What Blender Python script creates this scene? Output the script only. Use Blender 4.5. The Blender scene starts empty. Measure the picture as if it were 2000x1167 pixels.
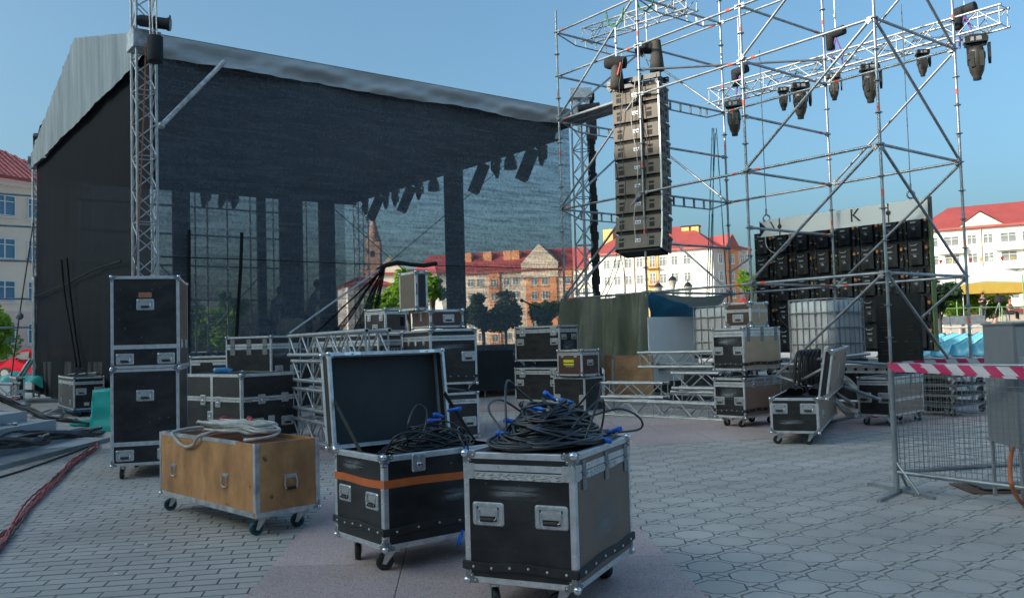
import bpy, math, random
import numpy as np
from mathutils import Vector, Matrix, Euler
random.seed(7)
S = bpy.context.scene
COL = S.collection
R = math.radians
# ------------------------------------------------------------------ camera
CF, CP, CR, CE = 1715.75, R(2.7754), R(-1.61501), 1.3152
fwd = Vector((0, math.cos(CP), math.sin(CP))); rt0 = Vector((1, 0, 0)); up0 = rt0.cross(fwd)
rt = rt0 * math.cos(CR) + up0 * math.sin(CR); up = -rt0 * math.sin(CR) + up0 * math.cos(CR)
EYE = Vector((0, 0, CE))
cd = bpy.data.cameras.new('camera'); cam = bpy.data.objects.new('camera', cd); COL.objects.link(cam)
cam.matrix_world = Matrix((( rt.x, up.x, -fwd.x, EYE.x), (rt.y, up.y, -fwd.y, EYE.y), (rt.z, up.z, -fwd.z, EYE.z), (0, 0, 0, 1)))
cd.sensor_width = 36; cd.sensor_fit = 'HORIZONTAL'; cd.lens = 36 * CF / 2000; cd.clip_start = .05; cd.clip_end = 3000
S.camera = cam
# ------------------------------------------------------------------ light
SUN_AZ, SUN_EL = R(246), R(20)
w = bpy.data.worlds.new("World"); S.world = w; w.use_nodes = True
nt = w.node_tree; sky = nt.nodes.new('ShaderNodeTexSky'); sky.sky_type = 'NISHITA'; sky.sun_disc = False
sky.sun_elevation = SUN_EL; sky.sun_rotation = SUN_AZ; sky.air_density = .85; sky.dust_density = 6.3; sky.ozone_density = 5.0
wt = nt.nodes.new('ShaderNodeMix'); wt.data_type = 'RGBA'; wt.blend_type = 'MULTIPLY'; wt.inputs[0].default_value = 1; wt.inputs[7].default_value = (.93, 1.04, .855, 1)
nt.links.new(sky.outputs[0], wt.inputs[6]); nt.links.new(wt.outputs[2], nt.nodes['Background'].inputs[0]); nt.nodes['Background'].inputs[1].default_value = .15
sd = bpy.data.lights.new('sun', 'SUN'); so = bpy.data.objects.new('sun', sd); COL.objects.link(so)
sd.energy = 2.3; sd.angle = R(.53); sd.color = (1, .9, .76)
tosun = Vector((math.sin(SUN_AZ) * math.cos(SUN_EL), math.cos(SUN_AZ) * math.cos(SUN_EL), math.sin(SUN_EL)))
so.rotation_euler = tosun.to_track_quat('Z', 'Y').to_euler()
vs = S.view_settings; vs.view_transform = 'Standard'; vs.look = 'None'; vs.exposure = 1.17; vs.gamma = 1; vs.use_curve_mapping = False
S.cycles.max_bounces = 6; S.cycles.transparent_max_bounces = 16
# ------------------------------------------------------------------ pixel (2000x1167 photo) to place
def ray(x, y): return fwd + rt * ((x - 1000) / CF) - up * ((y - 583.5) / CF)
def G(x, y, z=0.0):
    d = ray(x, y); return EYE + d * ((z - CE) / d.z)
def D(x, y, Y):
    d = ray(x, y); return EYE + d * (Y / d.y)
def P(p):
    d = Vector(p) - EYE; z = d.dot(fwd); return (1000 + CF * d.dot(rt) / z, 583.5 - CF * d.dot(up) / z)
def mix(a, b, t): return a + (b - a) * t
# ------------------------------------------------------------------ materials
def nn(t, k, **kw):
    n = t.nodes.new(k)
    for a, b in kw.items(): setattr(n, a, b)
    return n
def mat(name, col, rough=.6, metal=0.0, col2=None, nscale=6, nstretch=(1, 1, 1), bump=0, bscale=60, spec=.5, speck=None, detail=5, nlo=.35, nhi=.65, rvar=.1, sheen=0):
    m = bpy.data.materials.new(name); m.use_nodes = True; t = m.node_tree; b = t.nodes['Principled BSDF']
    b.inputs['Base Color'].default_value = (*col, 1); b.inputs['Roughness'].default_value = rough; b.inputs['Metallic'].default_value = metal
    b.inputs['Specular IOR Level'].default_value = spec
    tc = nn(t, 'ShaderNodeTexCoord'); mp = nn(t, 'ShaderNodeMapping'); mp.inputs['Scale'].default_value = nstretch
    t.links.new(tc.outputs['Object'], mp.inputs['Vector'])
    if col2 is not None:
        n = nn(t, 'ShaderNodeTexNoise'); n.inputs['Scale'].default_value = nscale; n.inputs['Detail'].default_value = detail; n.inputs['Roughness'].default_value = .6
        t.links.new(mp.outputs[0], n.inputs['Vector'])
        r = nn(t, 'ShaderNodeMapRange'); r.inputs[1].default_value = nlo; r.inputs[2].default_value = nhi; t.links.new(n.outputs['Fac'], r.inputs[0])
        mx = nn(t, 'ShaderNodeMix', data_type='RGBA'); mx.inputs[6].default_value = (*col, 1); mx.inputs[7].default_value = (*col2, 1)
        t.links.new(r.outputs[0], mx.inputs[0]); out = mx.outputs[2]
        if speck is not None:
            v = nn(t, 'ShaderNodeTexNoise'); v.inputs['Scale'].default_value = speck[1]; v.inputs['Detail'].default_value = 2; t.links.new(tc.outputs['Object'], v.inputs['Vector'])
            r2 = nn(t, 'ShaderNodeMapRange'); r2.inputs[1].default_value = speck[2]; r2.inputs[2].default_value = speck[3]; t.links.new(v.outputs['Fac'], r2.inputs[0])
            m2 = nn(t, 'ShaderNodeMix', data_type='RGBA'); m2.inputs[7].default_value = (*speck[0], 1); t.links.new(out, m2.inputs[6]); t.links.new(r2.outputs[0], m2.inputs[0]); out = m2.outputs[2]
        t.links.new(out, b.inputs['Base Color'])
        rr = nn(t, 'ShaderNodeMapRange'); rr.inputs[3].default_value = max(0, rough - rvar); rr.inputs[4].default_value = min(1, rough + rvar)
        t.links.new(n.outputs['Fac'], rr.inputs[0]); t.links.new(rr.outputs[0], b.inputs['Roughness'])
    if bump:
        n2 = nn(t, 'ShaderNodeTexNoise'); n2.inputs['Scale'].default_value = bscale; n2.inputs['Detail'].default_value = 4
        t.links.new(mp.outputs[0], n2.inputs['Vector']); bp = nn(t, 'ShaderNodeBump'); bp.inputs['Strength'].default_value = bump; bp.inputs['Distance'].default_value = .01
        t.links.new(n2.outputs['Fac'], bp.inputs['Height']); t.links.new(bp.outputs[0], b.inputs['Normal'])
    if sheen: b.inputs['Sheen Weight'].default_value = sheen
    return m
ALU = mat('aluminium', (.74, .74, .755), .4, .6, (.55, .555, .57), 14, (1, 1, 1), .06, 90, rvar=.12)
ALUW = mat('worn_aluminium', (.66, .66, .68), .48, .5, (.33, .34, .36), 9, bump=.08, bscale=70)
GALV = mat('galvanised_steel', (.42, .44, .46), .42, .65, (.26, .28, .3), 5, bump=.05, bscale=50)
CHROME = mat('bright_chrome', (.75, .76, .78), .16, 1.0)
ZINC = mat('zinc_plate', (.68, .685, .69), .36, .7, (.5, .505, .51), 30)
PLY = mat('black_laminate', (.008, .008, .0095), .4, 0, (.03, .029, .03), 3.5, (1, 1, 2.2), .03, 200, speck=((.2, .2, .21), 38, .735, .76), rvar=.08)
PLYB = mat('brown_laminate', (.075, .038, .028), .4, 0, (.1, .055, .042), 3, (1, 1, 2), .03, 200, speck=((.25, .22, .2), 38, .73, .76))
PLYG = mat('grey_laminate_warm_lit', (.15, .105, .08), .5, 0, (.19, .14, .11), 3, (1, 1, 2), .03, 200, speck=((.3, .28, .26), 38, .73, .76))  # grey board, warm light from the right added to its colour
PLYM = mat('beige_laminate_warm_lit', (.56, .36, .2), .55, 0, (.64, .43, .26), 3, (1, 1, 2), .03, 200)  # beige board, with the warm side light raised into its colour
LINER = mat('lid_lining', (.026, .028, .03), .7, 0, (.04, .043, .046), 2.4, bump=.05, bscale=250, speck=((.12, .13, .14), 30, .72, .76))
PLYT = mat('taupe_laminate', (.3, .185, .13), .5, 0, (.37, .24, .175), 3, (1, 1, 2), .03, 200)
WOOD = mat('worn_plywood', (.66, .325, .125), .62, 0, (.36, .165, .065), 2.4, (1.8, 1.8, 1.0), .12, 60, speck=((.17, .085, .04), 13, .68, .76), rvar=.1)
WOOD2 = mat('chipboard', (.33, .19, .1), .75, 0, (.22, .12, .06), 4, (1, 1, 2), .1, 50)
RUB = mat('black_rubber', (.012, .012, .013), .6, 0, (.03, .03, .03), 20, bump=.05)
BLACKP = mat('black_paint', (.012, .012, .014), .42, 0, (.024, .024, .026), 8)
CABP = mat('speaker_paint', (.14, .11, .088), .6, 0, (.175, .14, .112), 6, bump=.1, bscale=300)
GRILL = mat('dark_port', (.008, .008, .009), .7)
CBLK = mat('black_cable', (.014, .015, .017), .36, 0, (.03, .032, .035), 9, spec=.7)
CWHT = mat('white_cable', (.6, .57, .52), .5, 0, (.36, .34, .31), 7)
CRED = mat('red_cable', (.42, .05, .055), .45, 0, (.26, .03, .035), 6)
BLUE = mat('blue_plug', (.012, .17, .72), .35, 0, (.01, .12, .55), 8)
RED = mat('red_plug', (.45, .02, .02), .38, 0, (.3, .015, .015), 9)
GREYP = mat('grey_plastic', (.3, .31, .32), .45, 0, (.22, .23, .24), 9)
TEALW = mat('teal_wheel', (.008, .1, .15), .5, 0, (.006, .06, .09), 20)
ORANGE = mat('orange_tape', (.68, .16, .035), .45, 0, (.58, .125, .03), 7)
ORMARK = mat('orange_marker', (.8, .1, .03), .5)
YEL = mat('yellow_print', (.7, .62, .03), .5)
WHT = mat('white_print', (.62, .63, .64), .5, 0, (.5, .5, .5), 8)
LABEL = mat('printed_strip', (.58, .58, .57), .45, 0, (.18, .18, .18), 40, (1.0, 1.0, 6), nlo=.5, nhi=.56, detail=2)
SILVER = mat('silver_tarpaulin', (.4, .42, .43), .5, .1, (.5, .5, .49), 1.6, (1, 1, 4), bump=.4, bscale=5, rvar=.08)
GABLE = mat('gable_sheet_fold_shade', (.12, .145, .17), .5, .1, (.27, .3, .33), 1.6, (2.2, 2.2, .22), bump=.7, bscale=4, rvar=.08)  # roof tarp darkened for the gable, fold shading painted in as vertical streaks
TARPG = mat('olive_tarpaulin', (.105, .115, .085), .4, 0, (.16, .17, .135), 1.6, bump=.5, bscale=16)
TARPK = mat('dark_olive_tarpaulin', (.05, .054, .044), .6, 0, (.085, .088, .07), 2.5, bump=.5, bscale=12)
TARPB = mat('blue_tarpaulin', (.02, .15, .27), .45, 0, (.03, .22, .36), 1.6, bump=.3, bscale=8)
TEAL = mat('teal_cover', (.015, .36, .32), .45, 0, (.02, .45, .39), 1.6, bump=.9, bscale=5)
TRM = mat('truss_aluminium', (.5, .51, .525), .45, .6, (.36, .37, .385), 9, bump=.05, bscale=60)
ZINCD = mat('dark_zinc', (.27, .29, .3), .42, .5, (.2, .215, .22), 30)
CHAIRD = mat('blue_chair_shadow_side', (.07, .33, .5), .4)
BACKC = mat('black_cloth', (.01, .011, .013), .85, 0, (.02, .022, .025), 1.3, bump=.3, bscale=12)
DARK = mat('dark_gap', (.006, .006, .006), .9)
STRAPM = mat('orange_strap', (.5, .2, .1), .7, 0, (.4, .15, .08), 12)
PLASTW = mat('tank_plastic', (.66, .66, .65), .4, 0, (.56, .55, .54), 1.2, (1, 1, 2.5))
PLASTD = mat('tank_liquid_zone', (.44, .39, .365), .4, 0, (.5, .46, .44), 1.2, (1, 1, 2.5))
CHAIRB = mat('blue_chair_plastic', (.13, .4, .54), .3, 0, (.09, .32, .46), 3)
def scrim_mat(name, cov, col, lo=.35, hi=.65, amp=.3):
    m = bpy.data.materials.new(name); m.use_nodes = True; t = m.node_tree; t.nodes.remove(t.nodes['Principled BSDF'])
    out = t.nodes['Material Output']; tc = nn(t, 'ShaderNodeTexCoord')
    def noise(scale, st, det=3):
        mp = nn(t, 'ShaderNodeMapping'); mp.inputs['Scale'].default_value = st; t.links.new(tc.outputs['Object'], mp.inputs['Vector'])
        n = nn(t, 'ShaderNodeTexNoise'); n.inputs['Scale'].default_value = scale; n.inputs['Detail'].default_value = det; t.links.new(mp.outputs[0], n.inputs['Vector']); return n.outputs['Fac']
    a = noise(2.2, (.5, .5, 5)); b = noise(19, (1, 1, .8), 2); c = noise(3.2, (.35, .35, 7), 5)
    s1 = nn(t, 'ShaderNodeMath', operation='ADD'); t.links.new(a, s1.inputs[0]); t.links.new(b, s1.inputs[1])
    s2 = nn(t, 'ShaderNodeMath', operation='ADD'); t.links.new(s1.outputs[0], s2.inputs[0]); t.links.new(c, s2.inputs[1])
    mr = nn(t, 'ShaderNodeMapRange'); mr.inputs[1].default_value = 1.1; mr.inputs[2].default_value = 1.9; mr.inputs[3].default_value = cov - amp / 2; mr.inputs[4].default_value = min(1, cov + amp / 2)
    t.links.new(s2.outputs[0], mr.inputs[0])
    tr = nn(t, 'ShaderNodeBsdfTransparent'); df = nn(t, 'ShaderNodeBsdfDiffuse'); df.inputs['Color'].default_value = (*col, 1)
    mx = nn(t, 'ShaderNodeMixShader'); t.links.new(mr.outputs[0], mx.inputs[0]); t.links.new(tr.outputs[0], mx.inputs[1]); t.links.new(df.outputs[0], mx.inputs[2])
    t.links.new(mx.outputs[0], out.inputs['Surface']); return m
SCRIM = scrim_mat('black_scrim_net', .66, (.135, .152, .168), amp=.4)  # sky sheen on the black yarn is put into this paler colour
SCRIMD = scrim_mat('dense_black_scrim', .965, (.032, .034, .04), amp=.05)
SCRIMB = scrim_mat('rear_scrim_net', .5, (.08, .1, .115), amp=.2)
FOLD = scrim_mat('gathered_scrim', .8, (.03, .034, .038), amp=.3)
# ------------------------------------------------------------------ mesh maker
class M:
    def __init__(s): s.v = []; s.f = []; s.mi = []; s.sm = []
    def add(s, vs, fs, m=0, sm=False):
        o = len(s.v); s.v += [tuple(v) for v in vs]
        for f in fs: s.f.append([i + o for i in f]); s.mi.append(m); s.sm.append(sm)
    def bx(s, x0, x1, y0, y1, z0, z1, m=0, T=None):
        vs = [Vector(p) for p in ((x0, y0, z0), (x1, y0, z0), (x1, y1, z0), (x0, y1, z0), (x0, y0, z1), (x1, y0, z1), (x1, y1, z1), (x0, y1, z1))]
        if T is not None: vs = [T @ v for v in vs]
        s.add(vs, [(0, 3, 2, 1), (4, 5, 6, 7), (0, 1, 5, 4), (1, 2, 6, 5), (2, 3, 7, 6), (3, 0, 4, 7)], m)
    def beam(s, p0, p1, wd, ht, m=0, upv=(0, 0, 1)):
        p0, p1 = Vector(p0), Vector(p1); a = (p1 - p0); L = a.length; a.normalize(); u = Vector(upv); x = a.cross(u)
        if x.length < 1e-4: x = a.cross(Vector((1, 0, 0)))
        x.normalize(); z = x.cross(a)
        T = Matrix(((x.x, a.x, z.x, p0.x), (x.y, a.y, z.y, p0.y), (x.z, a.z, z.z, p0.z), (0, 0, 0, 1)))
        s.bx(-wd / 2, wd / 2, 0, L, -ht / 2, ht / 2, m, T)
    def cyl(s, p0, p1, r, n=8, m=0, r2=None, cap=True, sm=True):
        p0, p1 = Vector(p0), Vector(p1); a = p1 - p0
        if a.length < 1e-6: return
        a.normalize(); x = a.orthogonal().normalized(); y = a.cross(x); r2 = r if r2 is None else r2
        vs = []
        for i in range(n):
            t = 2 * math.pi * i / n; d = x * math.cos(t) + y * math.sin(t); vs += [p0 + d * r, p1 + d * r2]
        s.add(vs, [(2 * i, 2 * ((i + 1) % n), 2 * ((i + 1) % n) + 1, 2 * i + 1) for i in range(n)], m, sm)
        if cap:
            s.add(vs[0::2], [tuple(range(n))[::-1]], m); s.add(vs[1::2], [tuple(range(n))], m)
    def sweep(s, pts, r, n=6, m=0, cap=True):
        pts = [Vector(p) for p in pts]; vs = []; x = None
        for i, p in enumerate(pts):
            a = (pts[min(i + 1, len(pts) - 1)] - pts[max(i - 1, 0)])
            if a.length < 1e-7: a = Vector((0, 0, 1))
            a.normalize()
            if x is None: x = a.orthogonal().normalized()
            x = (x - a * x.dot(a))
            if x.length < 1e-5: x = a.orthogonal()
            x.normalize(); y = a.cross(x)
            for k in range(n):
                t = 2 * math.pi * k / n; vs.append(p + (x * math.cos(t) + y * math.sin(t)) * r)
        fs = [(i * n + k, i * n + (k + 1) % n, (i + 1) * n + (k + 1) % n, (i + 1) * n + k) for i in range(len(pts) - 1) for k in range(n)]
        s.add(vs, fs, m, True)
        if cap: s.add(vs[:n], [tuple(range(n))[::-1]], m); s.add(vs[-n:], [tuple(range(n))], m)
    def lathe(s, prof, n=12, m=0, o=(0, 0, 0), ax=(0, 0, 1)):
        o = Vector(o); a = Vector(ax).normalized(); x = a.orthogonal().normalized(); y = a.cross(x); vs = []
        for r, z in prof:
            for k in range(n):
                t = 2 * math.pi * k / n; vs.append(o + a * z + (x * math.cos(t) + y * math.sin(t)) * r)
        s.add(vs, [(i * n + k, i * n + (k + 1) % n, (i + 1) * n + (k + 1) % n, (i + 1) * n + k) for i in range(len(prof) - 1) for k in range(n)], m, True)
    def ball(s, c, r, m=0, n=8, k=5, sc=(1, 1, 1)):
        c = Vector(c); vs = []
        for j in range(k + 1):
            ph = math.pi * j / k
            for i in range(n):
                t = 2 * math.pi * i / n; vs.append(c + Vector((math.sin(ph) * math.cos(t) * sc[0], math.sin(ph) * math.sin(t) * sc[1], math.cos(ph) * sc[2])) * r)
        s.add(vs, [(j * n + i, (j + 1) * n + i, (j + 1) * n + (i + 1) % n, j * n + (i + 1) % n) for j in range(k) for i in range(n)], m, True)
    def plate(s, poly, th, m=0, T=None, bev=0.0):
        # poly in local XZ facing -Y, thickness th towards -Y from y=0
        n = len(poly); cx = sum(p[0] for p in poly) / n; cz = sum(p[1] for p in poly) / n
        def sc(p, b):
            dx, dz = p[0] - cx, p[1] - cz; l = math.hypot(dx, dz) or 1; return (p[0] - dx / l * b, p[1] - dz / l * b)
        vs = [Vector((p[0], 0, p[1])) for p in poly] + [Vector((p[0], -th + bev, p[1])) for p in poly] + [Vector((*[sc(p, bev)[0]], -th, sc(p, bev)[1])) for p in poly]
        if T is not None: vs = [T @ v for v in vs]
        fs = [(i, (i + 1) % n, n + (i + 1) % n, n + i) for i in range(n)]
        if bev: fs += [(n + i, n + (i + 1) % n, 2 * n + (i + 1) % n, 2 * n + i) for i in range(n)]
        else: vs = vs[:2 * n] + vs[n:2 * n]
        s.add(vs, fs + [tuple(2 * n + i for i in range(n))], m)
    def ring(s, po, pi, th, m=0, y0=0.0):
        n = len(po)
        vs = [Vector((p[0], y0, p[1])) for p in po] + [Vector((mix(p[0], q[0], .25), -th, mix(p[1], q[1], .25))) for p, q in zip(po, pi)] + [Vector((q[0], -th, q[1])) for q in pi] + [Vector((q[0], y0, q[1])) for q in pi]
        fs = []
        for a in range(3): fs += [(a * n + i, a * n + (i + 1) % n, (a + 1) * n + (i + 1) % n, (a + 1) * n + i) for i in range(n)]
        s.add(vs, fs, m)
    def mesh(s, name, mats):
        me = bpy.data.meshes.new(name); me.from_pydata(s.v, [], s.f)
        for m in (mats if isinstance(mats, (list, tuple)) else [mats]): me.materials.append(m)
        me.polygons.foreach_set('material_index', s.mi); me.polygons.foreach_set('use_smooth', s.sm); me.update(); return me
def rrect(w_, h_, r, n=3, cx=0, cz=0):
    o = []
    for qx, qz, a0 in ((1, 1, 0), (-1, 1, 90), (-1, -1, 180), (1, -1, 270)):
        for i in range(n + 1):
            t = R(a0 + 90 * i / n); o.append((cx + qx * (w_ / 2 - r) + math.cos(t) * r, cz + qz * (h_ / 2 - r) + math.sin(t) * r))
    return o
def link(name, data, parent=None, loc=None, rot=None, mtx=None):
    o = bpy.data.objects.new(name, data); COL.objects.link(o)
    if parent is not None: o.parent = parent
    if mtx is not None: o.matrix_basis = mtx
    else:
        if loc is not None: o.location = loc
        if rot is not None: o.rotation_euler = rot
    return o
def tag(o, label=None, cat=None, group=None, kind=None):
    if label: o['label'] = label
    if cat: o['category'] = cat
    if group: o['group'] = group
    if kind: o['kind'] = kind
    return o
def obj(name, mb, mats, parent=None, label=None, cat=None, group=None, kind=None, **kw):
    o = link(name, mb.mesh(name, mats), parent, **kw); return tag(o, label, cat, group, kind)
def thing(name, label, cat, loc=(0, 0, 0), rz=0, group=None):
    return tag(link(name, None, loc=loc, rot=(0, 0, rz)), label, cat, group)
def struct(name, mb, mats, **kw): return obj(name, mb, mats, kind='structure', **kw)
CACHE = {}
def shared(key, fn):
    if key not in CACHE: CACHE[key] = fn()
    return CACHE[key]
def copy_tree(o, parent=None):
    c = o.copy(); COL.objects.link(c); c.parent = parent
    for ch in list(o.children): copy_tree(ch, c)
    return c
# ================================================================== GROUND
def strip_x(y, side): return (-1.45 if side < 0 else .94) - .0642 * (y - 4.6)
def ring_y(x): return 10.55 + .14 * x + .02 * x * x
JOINT = mat('paving_joint', (.035, .036, .036), .95, 0, (.06, .06, .055), 30); JOINTS = mat('dirty_joint_edge', (.22, .21, .2), .95, 0, (.32, .305, .29), 20)
def stone_mat(name, c1, c2, speck, rnd=.1):
    m = mat(name, c1, .62, 0, c2, 1.3, bump=.25, bscale=140, speck=speck, rvar=.1); t = m.node_tree; b = t.nodes['Principled BSDF']
    tc = [n for n in t.nodes if n.type == 'TEX_COORD'][0]; ge = nn(t, 'ShaderNodeNewGeometry')
    for l in list(t.links):
        if l.from_node == tc: s2 = l.to_socket; t.links.remove(l); t.links.new(ge.outputs['Position'], s2)
    src = b.inputs['Base Color'].links[0].from_socket
    oi = nn(t, 'ShaderNodeObjectInfo'); at = nn(t, 'ShaderNodeAttribute'); at.attribute_name = 'tone'
    ad = nn(t, 'ShaderNodeMath', operation='ADD'); t.links.new(oi.outputs['Random'], ad.inputs[0]); t.links.new(at.outputs['Fac'], ad.inputs[1])
    fr = nn(t, 'ShaderNodeMath', operation='FRACT'); t.links.new(ad.outputs[0], fr.inputs[0])
    mr = nn(t, 'ShaderNodeMapRange'); mr.inputs[3].default_value = 1 - rnd; mr.inputs[4].default_value = 1 + rnd; t.links.new(fr.outputs[0], mr.inputs[0])
    hs = nn(t, 'ShaderNodeHueSaturation'); t.links.new(src, hs.inputs['Color']); t.links.new(mr.outputs[0], hs.inputs['Value']); out = hs.outputs[0]
    # broad dirt patches
    n3 = nn(t, 'ShaderNodeTexNoise'); n3.inputs['Scale'].default_value = .55; n3.inputs['Detail'].default_value = 6; t.links.new(ge.outputs['Position'], n3.inputs['Vector'])
    r3 = nn(t, 'ShaderNodeMapRange'); r3.inputs[1].default_value = .35; r3.inputs[2].default_value = .7; r3.inputs[3].default_value = 1.08; r3.inputs[4].default_value = .8; t.links.new(n3.outputs['Fac'], r3.inputs[0])
    h2 = nn(t, 'ShaderNodeHueSaturation'); t.links.new(out, h2.inputs['Color']); t.links.new(r3.outputs[0], h2.inputs['Value'])
    t.links.new(h2.outputs[0], b.inputs['Base Color']); return m
PAVE = stone_mat('grey_concrete_paver', (.52, .46, .42), (.44, .39, .357), ((.62, .62, .6), 55, .71, .75), .05)
GRAN = stone_mat('pink_granite', (.66, .48, .45), (.54, .4, .38), ((.22, .165, .155), 150, .5, .66), .06)
GREYG = stone_mat('grey_granite', (.42, .44, .45), (.36, .38, .39), ((.4, .4, .4), 80, .62, .7), .04)
base = M(); base.add([(-900, -200, -.03), (900, -200, -.03), (900, 1400, -.03), (-900, 1400, -.03)], [(0, 1, 2, 3)])
struct('ground', base, JOINT)
# distant paving as one sheet; its joints come from a brick texture
m = stone_mat('distant_paving', (.52, .46, .42), (.44, .39, .357), ((.45, .45, .44), 55, .69, .74)); t = m.node_tree; b = t.nodes['Principled BSDF']
br = nn(t, 'ShaderNodeTexBrick'); ge = [n for n in t.nodes if n.type == 'NEW_GEOMETRY'][0]; t.links.new(ge.outputs['Position'], br.inputs['Vector'])
br.inputs['Scale'].default_value = 1; br.inputs['Brick Width'].default_value = .24; br.inputs['Row Height'].default_value = .12; br.inputs['Mortar Size'].default_value = .006
br.inputs['Color1'].default_value = (1, 1, 1, 1); br.inputs['Color2'].default_value = (.88, .88, .88, 1); br.inputs['Mortar'].default_value = (.3, .3, .3, 1)
mu = nn(t, 'ShaderNodeMix', data_type='RGBA', blend_type='MULTIPLY'); mu.inputs[0].default_value = 1; t.links.new(b.inputs['Base Color'].links[0].from_socket, mu.inputs[6]); t.links.new(br.outputs['Color'], mu.inputs[7]); t.links.new(mu.outputs[2], b.inputs['Base Color'])
FARP = m
fs = M()
def gq(pts, z=-.003): fs.add([(x, y, z) for x, y in pts], [tuple(range(len(pts)))])
gq([(-300, -60), (300, -60), (300, 3.4), (-300, 3.4)]); gq([(-300, 3.4), (-8.3, 3.4), (-8.3, 12.2), (-300, 12.2)]); gq([(10.5, 3.4), (300, 3.4), (300, 12), (10.5, 12)])
xs = [-8.3 + 1.2 * i for i in range(17)]
gq([(-300, 12.2)] + [(x, min(12.2, ring_y(x)) if x < 0 else ring_y(x)) for x in xs] + [(300, 14), (300, 900), (-300, 900)])
struct('plaza_paving', fs, FARP)
def paver(mb, poly, cx=0, cy=0, ang=0, th=.022, ch=.0036, gap=.002, dz=0):
    n = len(poly); mx = sum(p[0] for p in poly) / n; my = sum(p[1] for p in poly) / n; c, s_ = math.cos(ang), math.sin(ang)
    def ins(d):
        out = []
        for i in range(n):
            p0, p1, p2 = poly[i - 1], poly[i], poly[(i + 1) % n]
            e1 = (p1[0] - p0[0], p1[1] - p0[1]); e2 = (p2[0] - p1[0], p2[1] - p1[1]); l1 = math.hypot(*e1); l2 = math.hypot(*e2)
            n1 = (-e1[1] / l1, e1[0] / l1); n2 = (-e2[1] / l2, e2[0] / l2); k = 1 + n1[0] * n2[0] + n1[1] * n2[1]; k = max(k, .5)
            out.append((p1[0] + d * (n1[0] + n2[0]) / k, p1[1] + d * (n1[1] + n2[1]) / k))
        return out
    vs = []
    for d, z in ((gap, -th), (gap, -ch), (gap + ch, 0)):
        for x, y in ins(d): vs.append((cx + x * c - y * s_, cy + x * s_ + y * c, z + dz))
    k0 = len(mb.f); mb.add(vs, [(a * n + i, a * n + (i + 1) % n, (a + 1) * n + (i + 1) % n, (a + 1) * n + i) for a in range(2) for i in range(n)] + [tuple(2 * n + i for i in range(n))])
    for j in range(k0, len(mb.f) - 1): mb.mi[j] = 1
def pave_area(name, pieces, shapes, matl, limit, partname):
    for k_, pl in list(shapes.items()):
        hm = max(abs(y) for x, y in pl); shapes[k_] = [(x, y * (1 - .0045 / hm)) for x, y in pl]
    """pieces: (shape, x, y, ang); nearest in view become single objects, the others one joined part"""
    root = tag(link(name, None), kind='structure')
    def inview(p):
        x, y = P((p[1], p[2], 0)); return -30 < x < 2030 and y < 1200
    pv = sorted(pieces, key=lambda p: (not inview(p), p[2])); near, rest = pv[:limit], pv[limit:]
    for sh, x, y, a in near:
        me = shared((name, sh), lambda: (lambda q: (paver(q, shapes[sh]), q.mesh(partname, [matl, JOINTS]))[1])(M()))
        o = link(partname, me, root, loc=(x, y, random.uniform(-.0012, .0008)), rot=(random.gauss(0, .003), random.gauss(0, .003), a))
    if rest:
        q = M(); tone = []
        for sh, x, y, a in rest:
            n0 = len(q.v); paver(q, shapes[sh], x, y, a, dz=random.uniform(-.0012, .0008)); tone += [random.random()] * (len(q.v) - n0)
        o = obj(partname, q, [matl, JOINTS], root, kind='stuff'); at = o.data.attributes.new('tone', 'FLOAT', 'POINT'); at.data.foreach_set('value', tone)
    return root
# left: rectangular bricks in running bond
al = R(8.8); ca, sa = math.cos(al), math.sin(al); pcs = []
bl, bw = .24, .12
for j in range(-10, 110):
    for i in range(-60, 30):
        u = (i + (.5 if j % 2 else 0)) * bl + (.04 if (j // 2) % 2 else 0); v = j * bw + 3
        x, y = u * ca - v * sa, u * sa + v * ca
        if y < 3.55 or y > 12.3 or x < -8.3 or x > strip_x(y, -1) + .16 or y > ring_y(x) + .1 and x > -2: continue
        if abs(x) > .62 * y + 1.4: continue
        pcs.append(('brick', x, y, al))
pave_area('brick_paving', pcs, {'brick': [(-bl / 2, -bw / 2), (bl / 2, -bw / 2), (bl / 2, bw / 2), (-bl / 2, bw / 2)]}, PAVE, 300, 'paving_brick')
# right: octagons, small squares and bow-shaped stones
s_ = .2085; q_ = .25; ra = .62; rr_ = ra / math.cos(R(22.5))
octp = [(rr_ * s_ * math.cos(R(22.5 + 45 * k)), rr_ * s_ * math.sin(R(22.5 + 45 * k))) for k in range(8)]
def ov(cx, cy, deg): return ((cx + rr_ * math.cos(R(deg))) * s_, (cy + rr_ * math.sin(R(deg))) * s_)
sqp = [(q_ * s_, 0), (0, q_ * s_), (-q_ * s_, 0), (0, -q_ * s_)]
bow = [((1 + q_) * s_, 0), ((2 - ra) * s_, 0), ov(2, 0, 157.5), ov(2, 0, 112.5), (2 * s_, ra * s_), (2 * s_, (1 - q_) * s_), ((2 - q_) * s_, s_), ((1 + ra) * s_, s_), ov(1, 1, -22.5), ov(1, 1, -67.5), (s_, (1 - ra) * s_), (s_, q_ * s_)]
bow = [(x - 1.5 * s_, y - .5 * s_) for x, y in bow]; bowm = [(-x, y) for x, y in bow][::-1]
ar = R(-5.2); ca, sa = math.cos(ar), math.sin(ar); pcs = []
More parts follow.
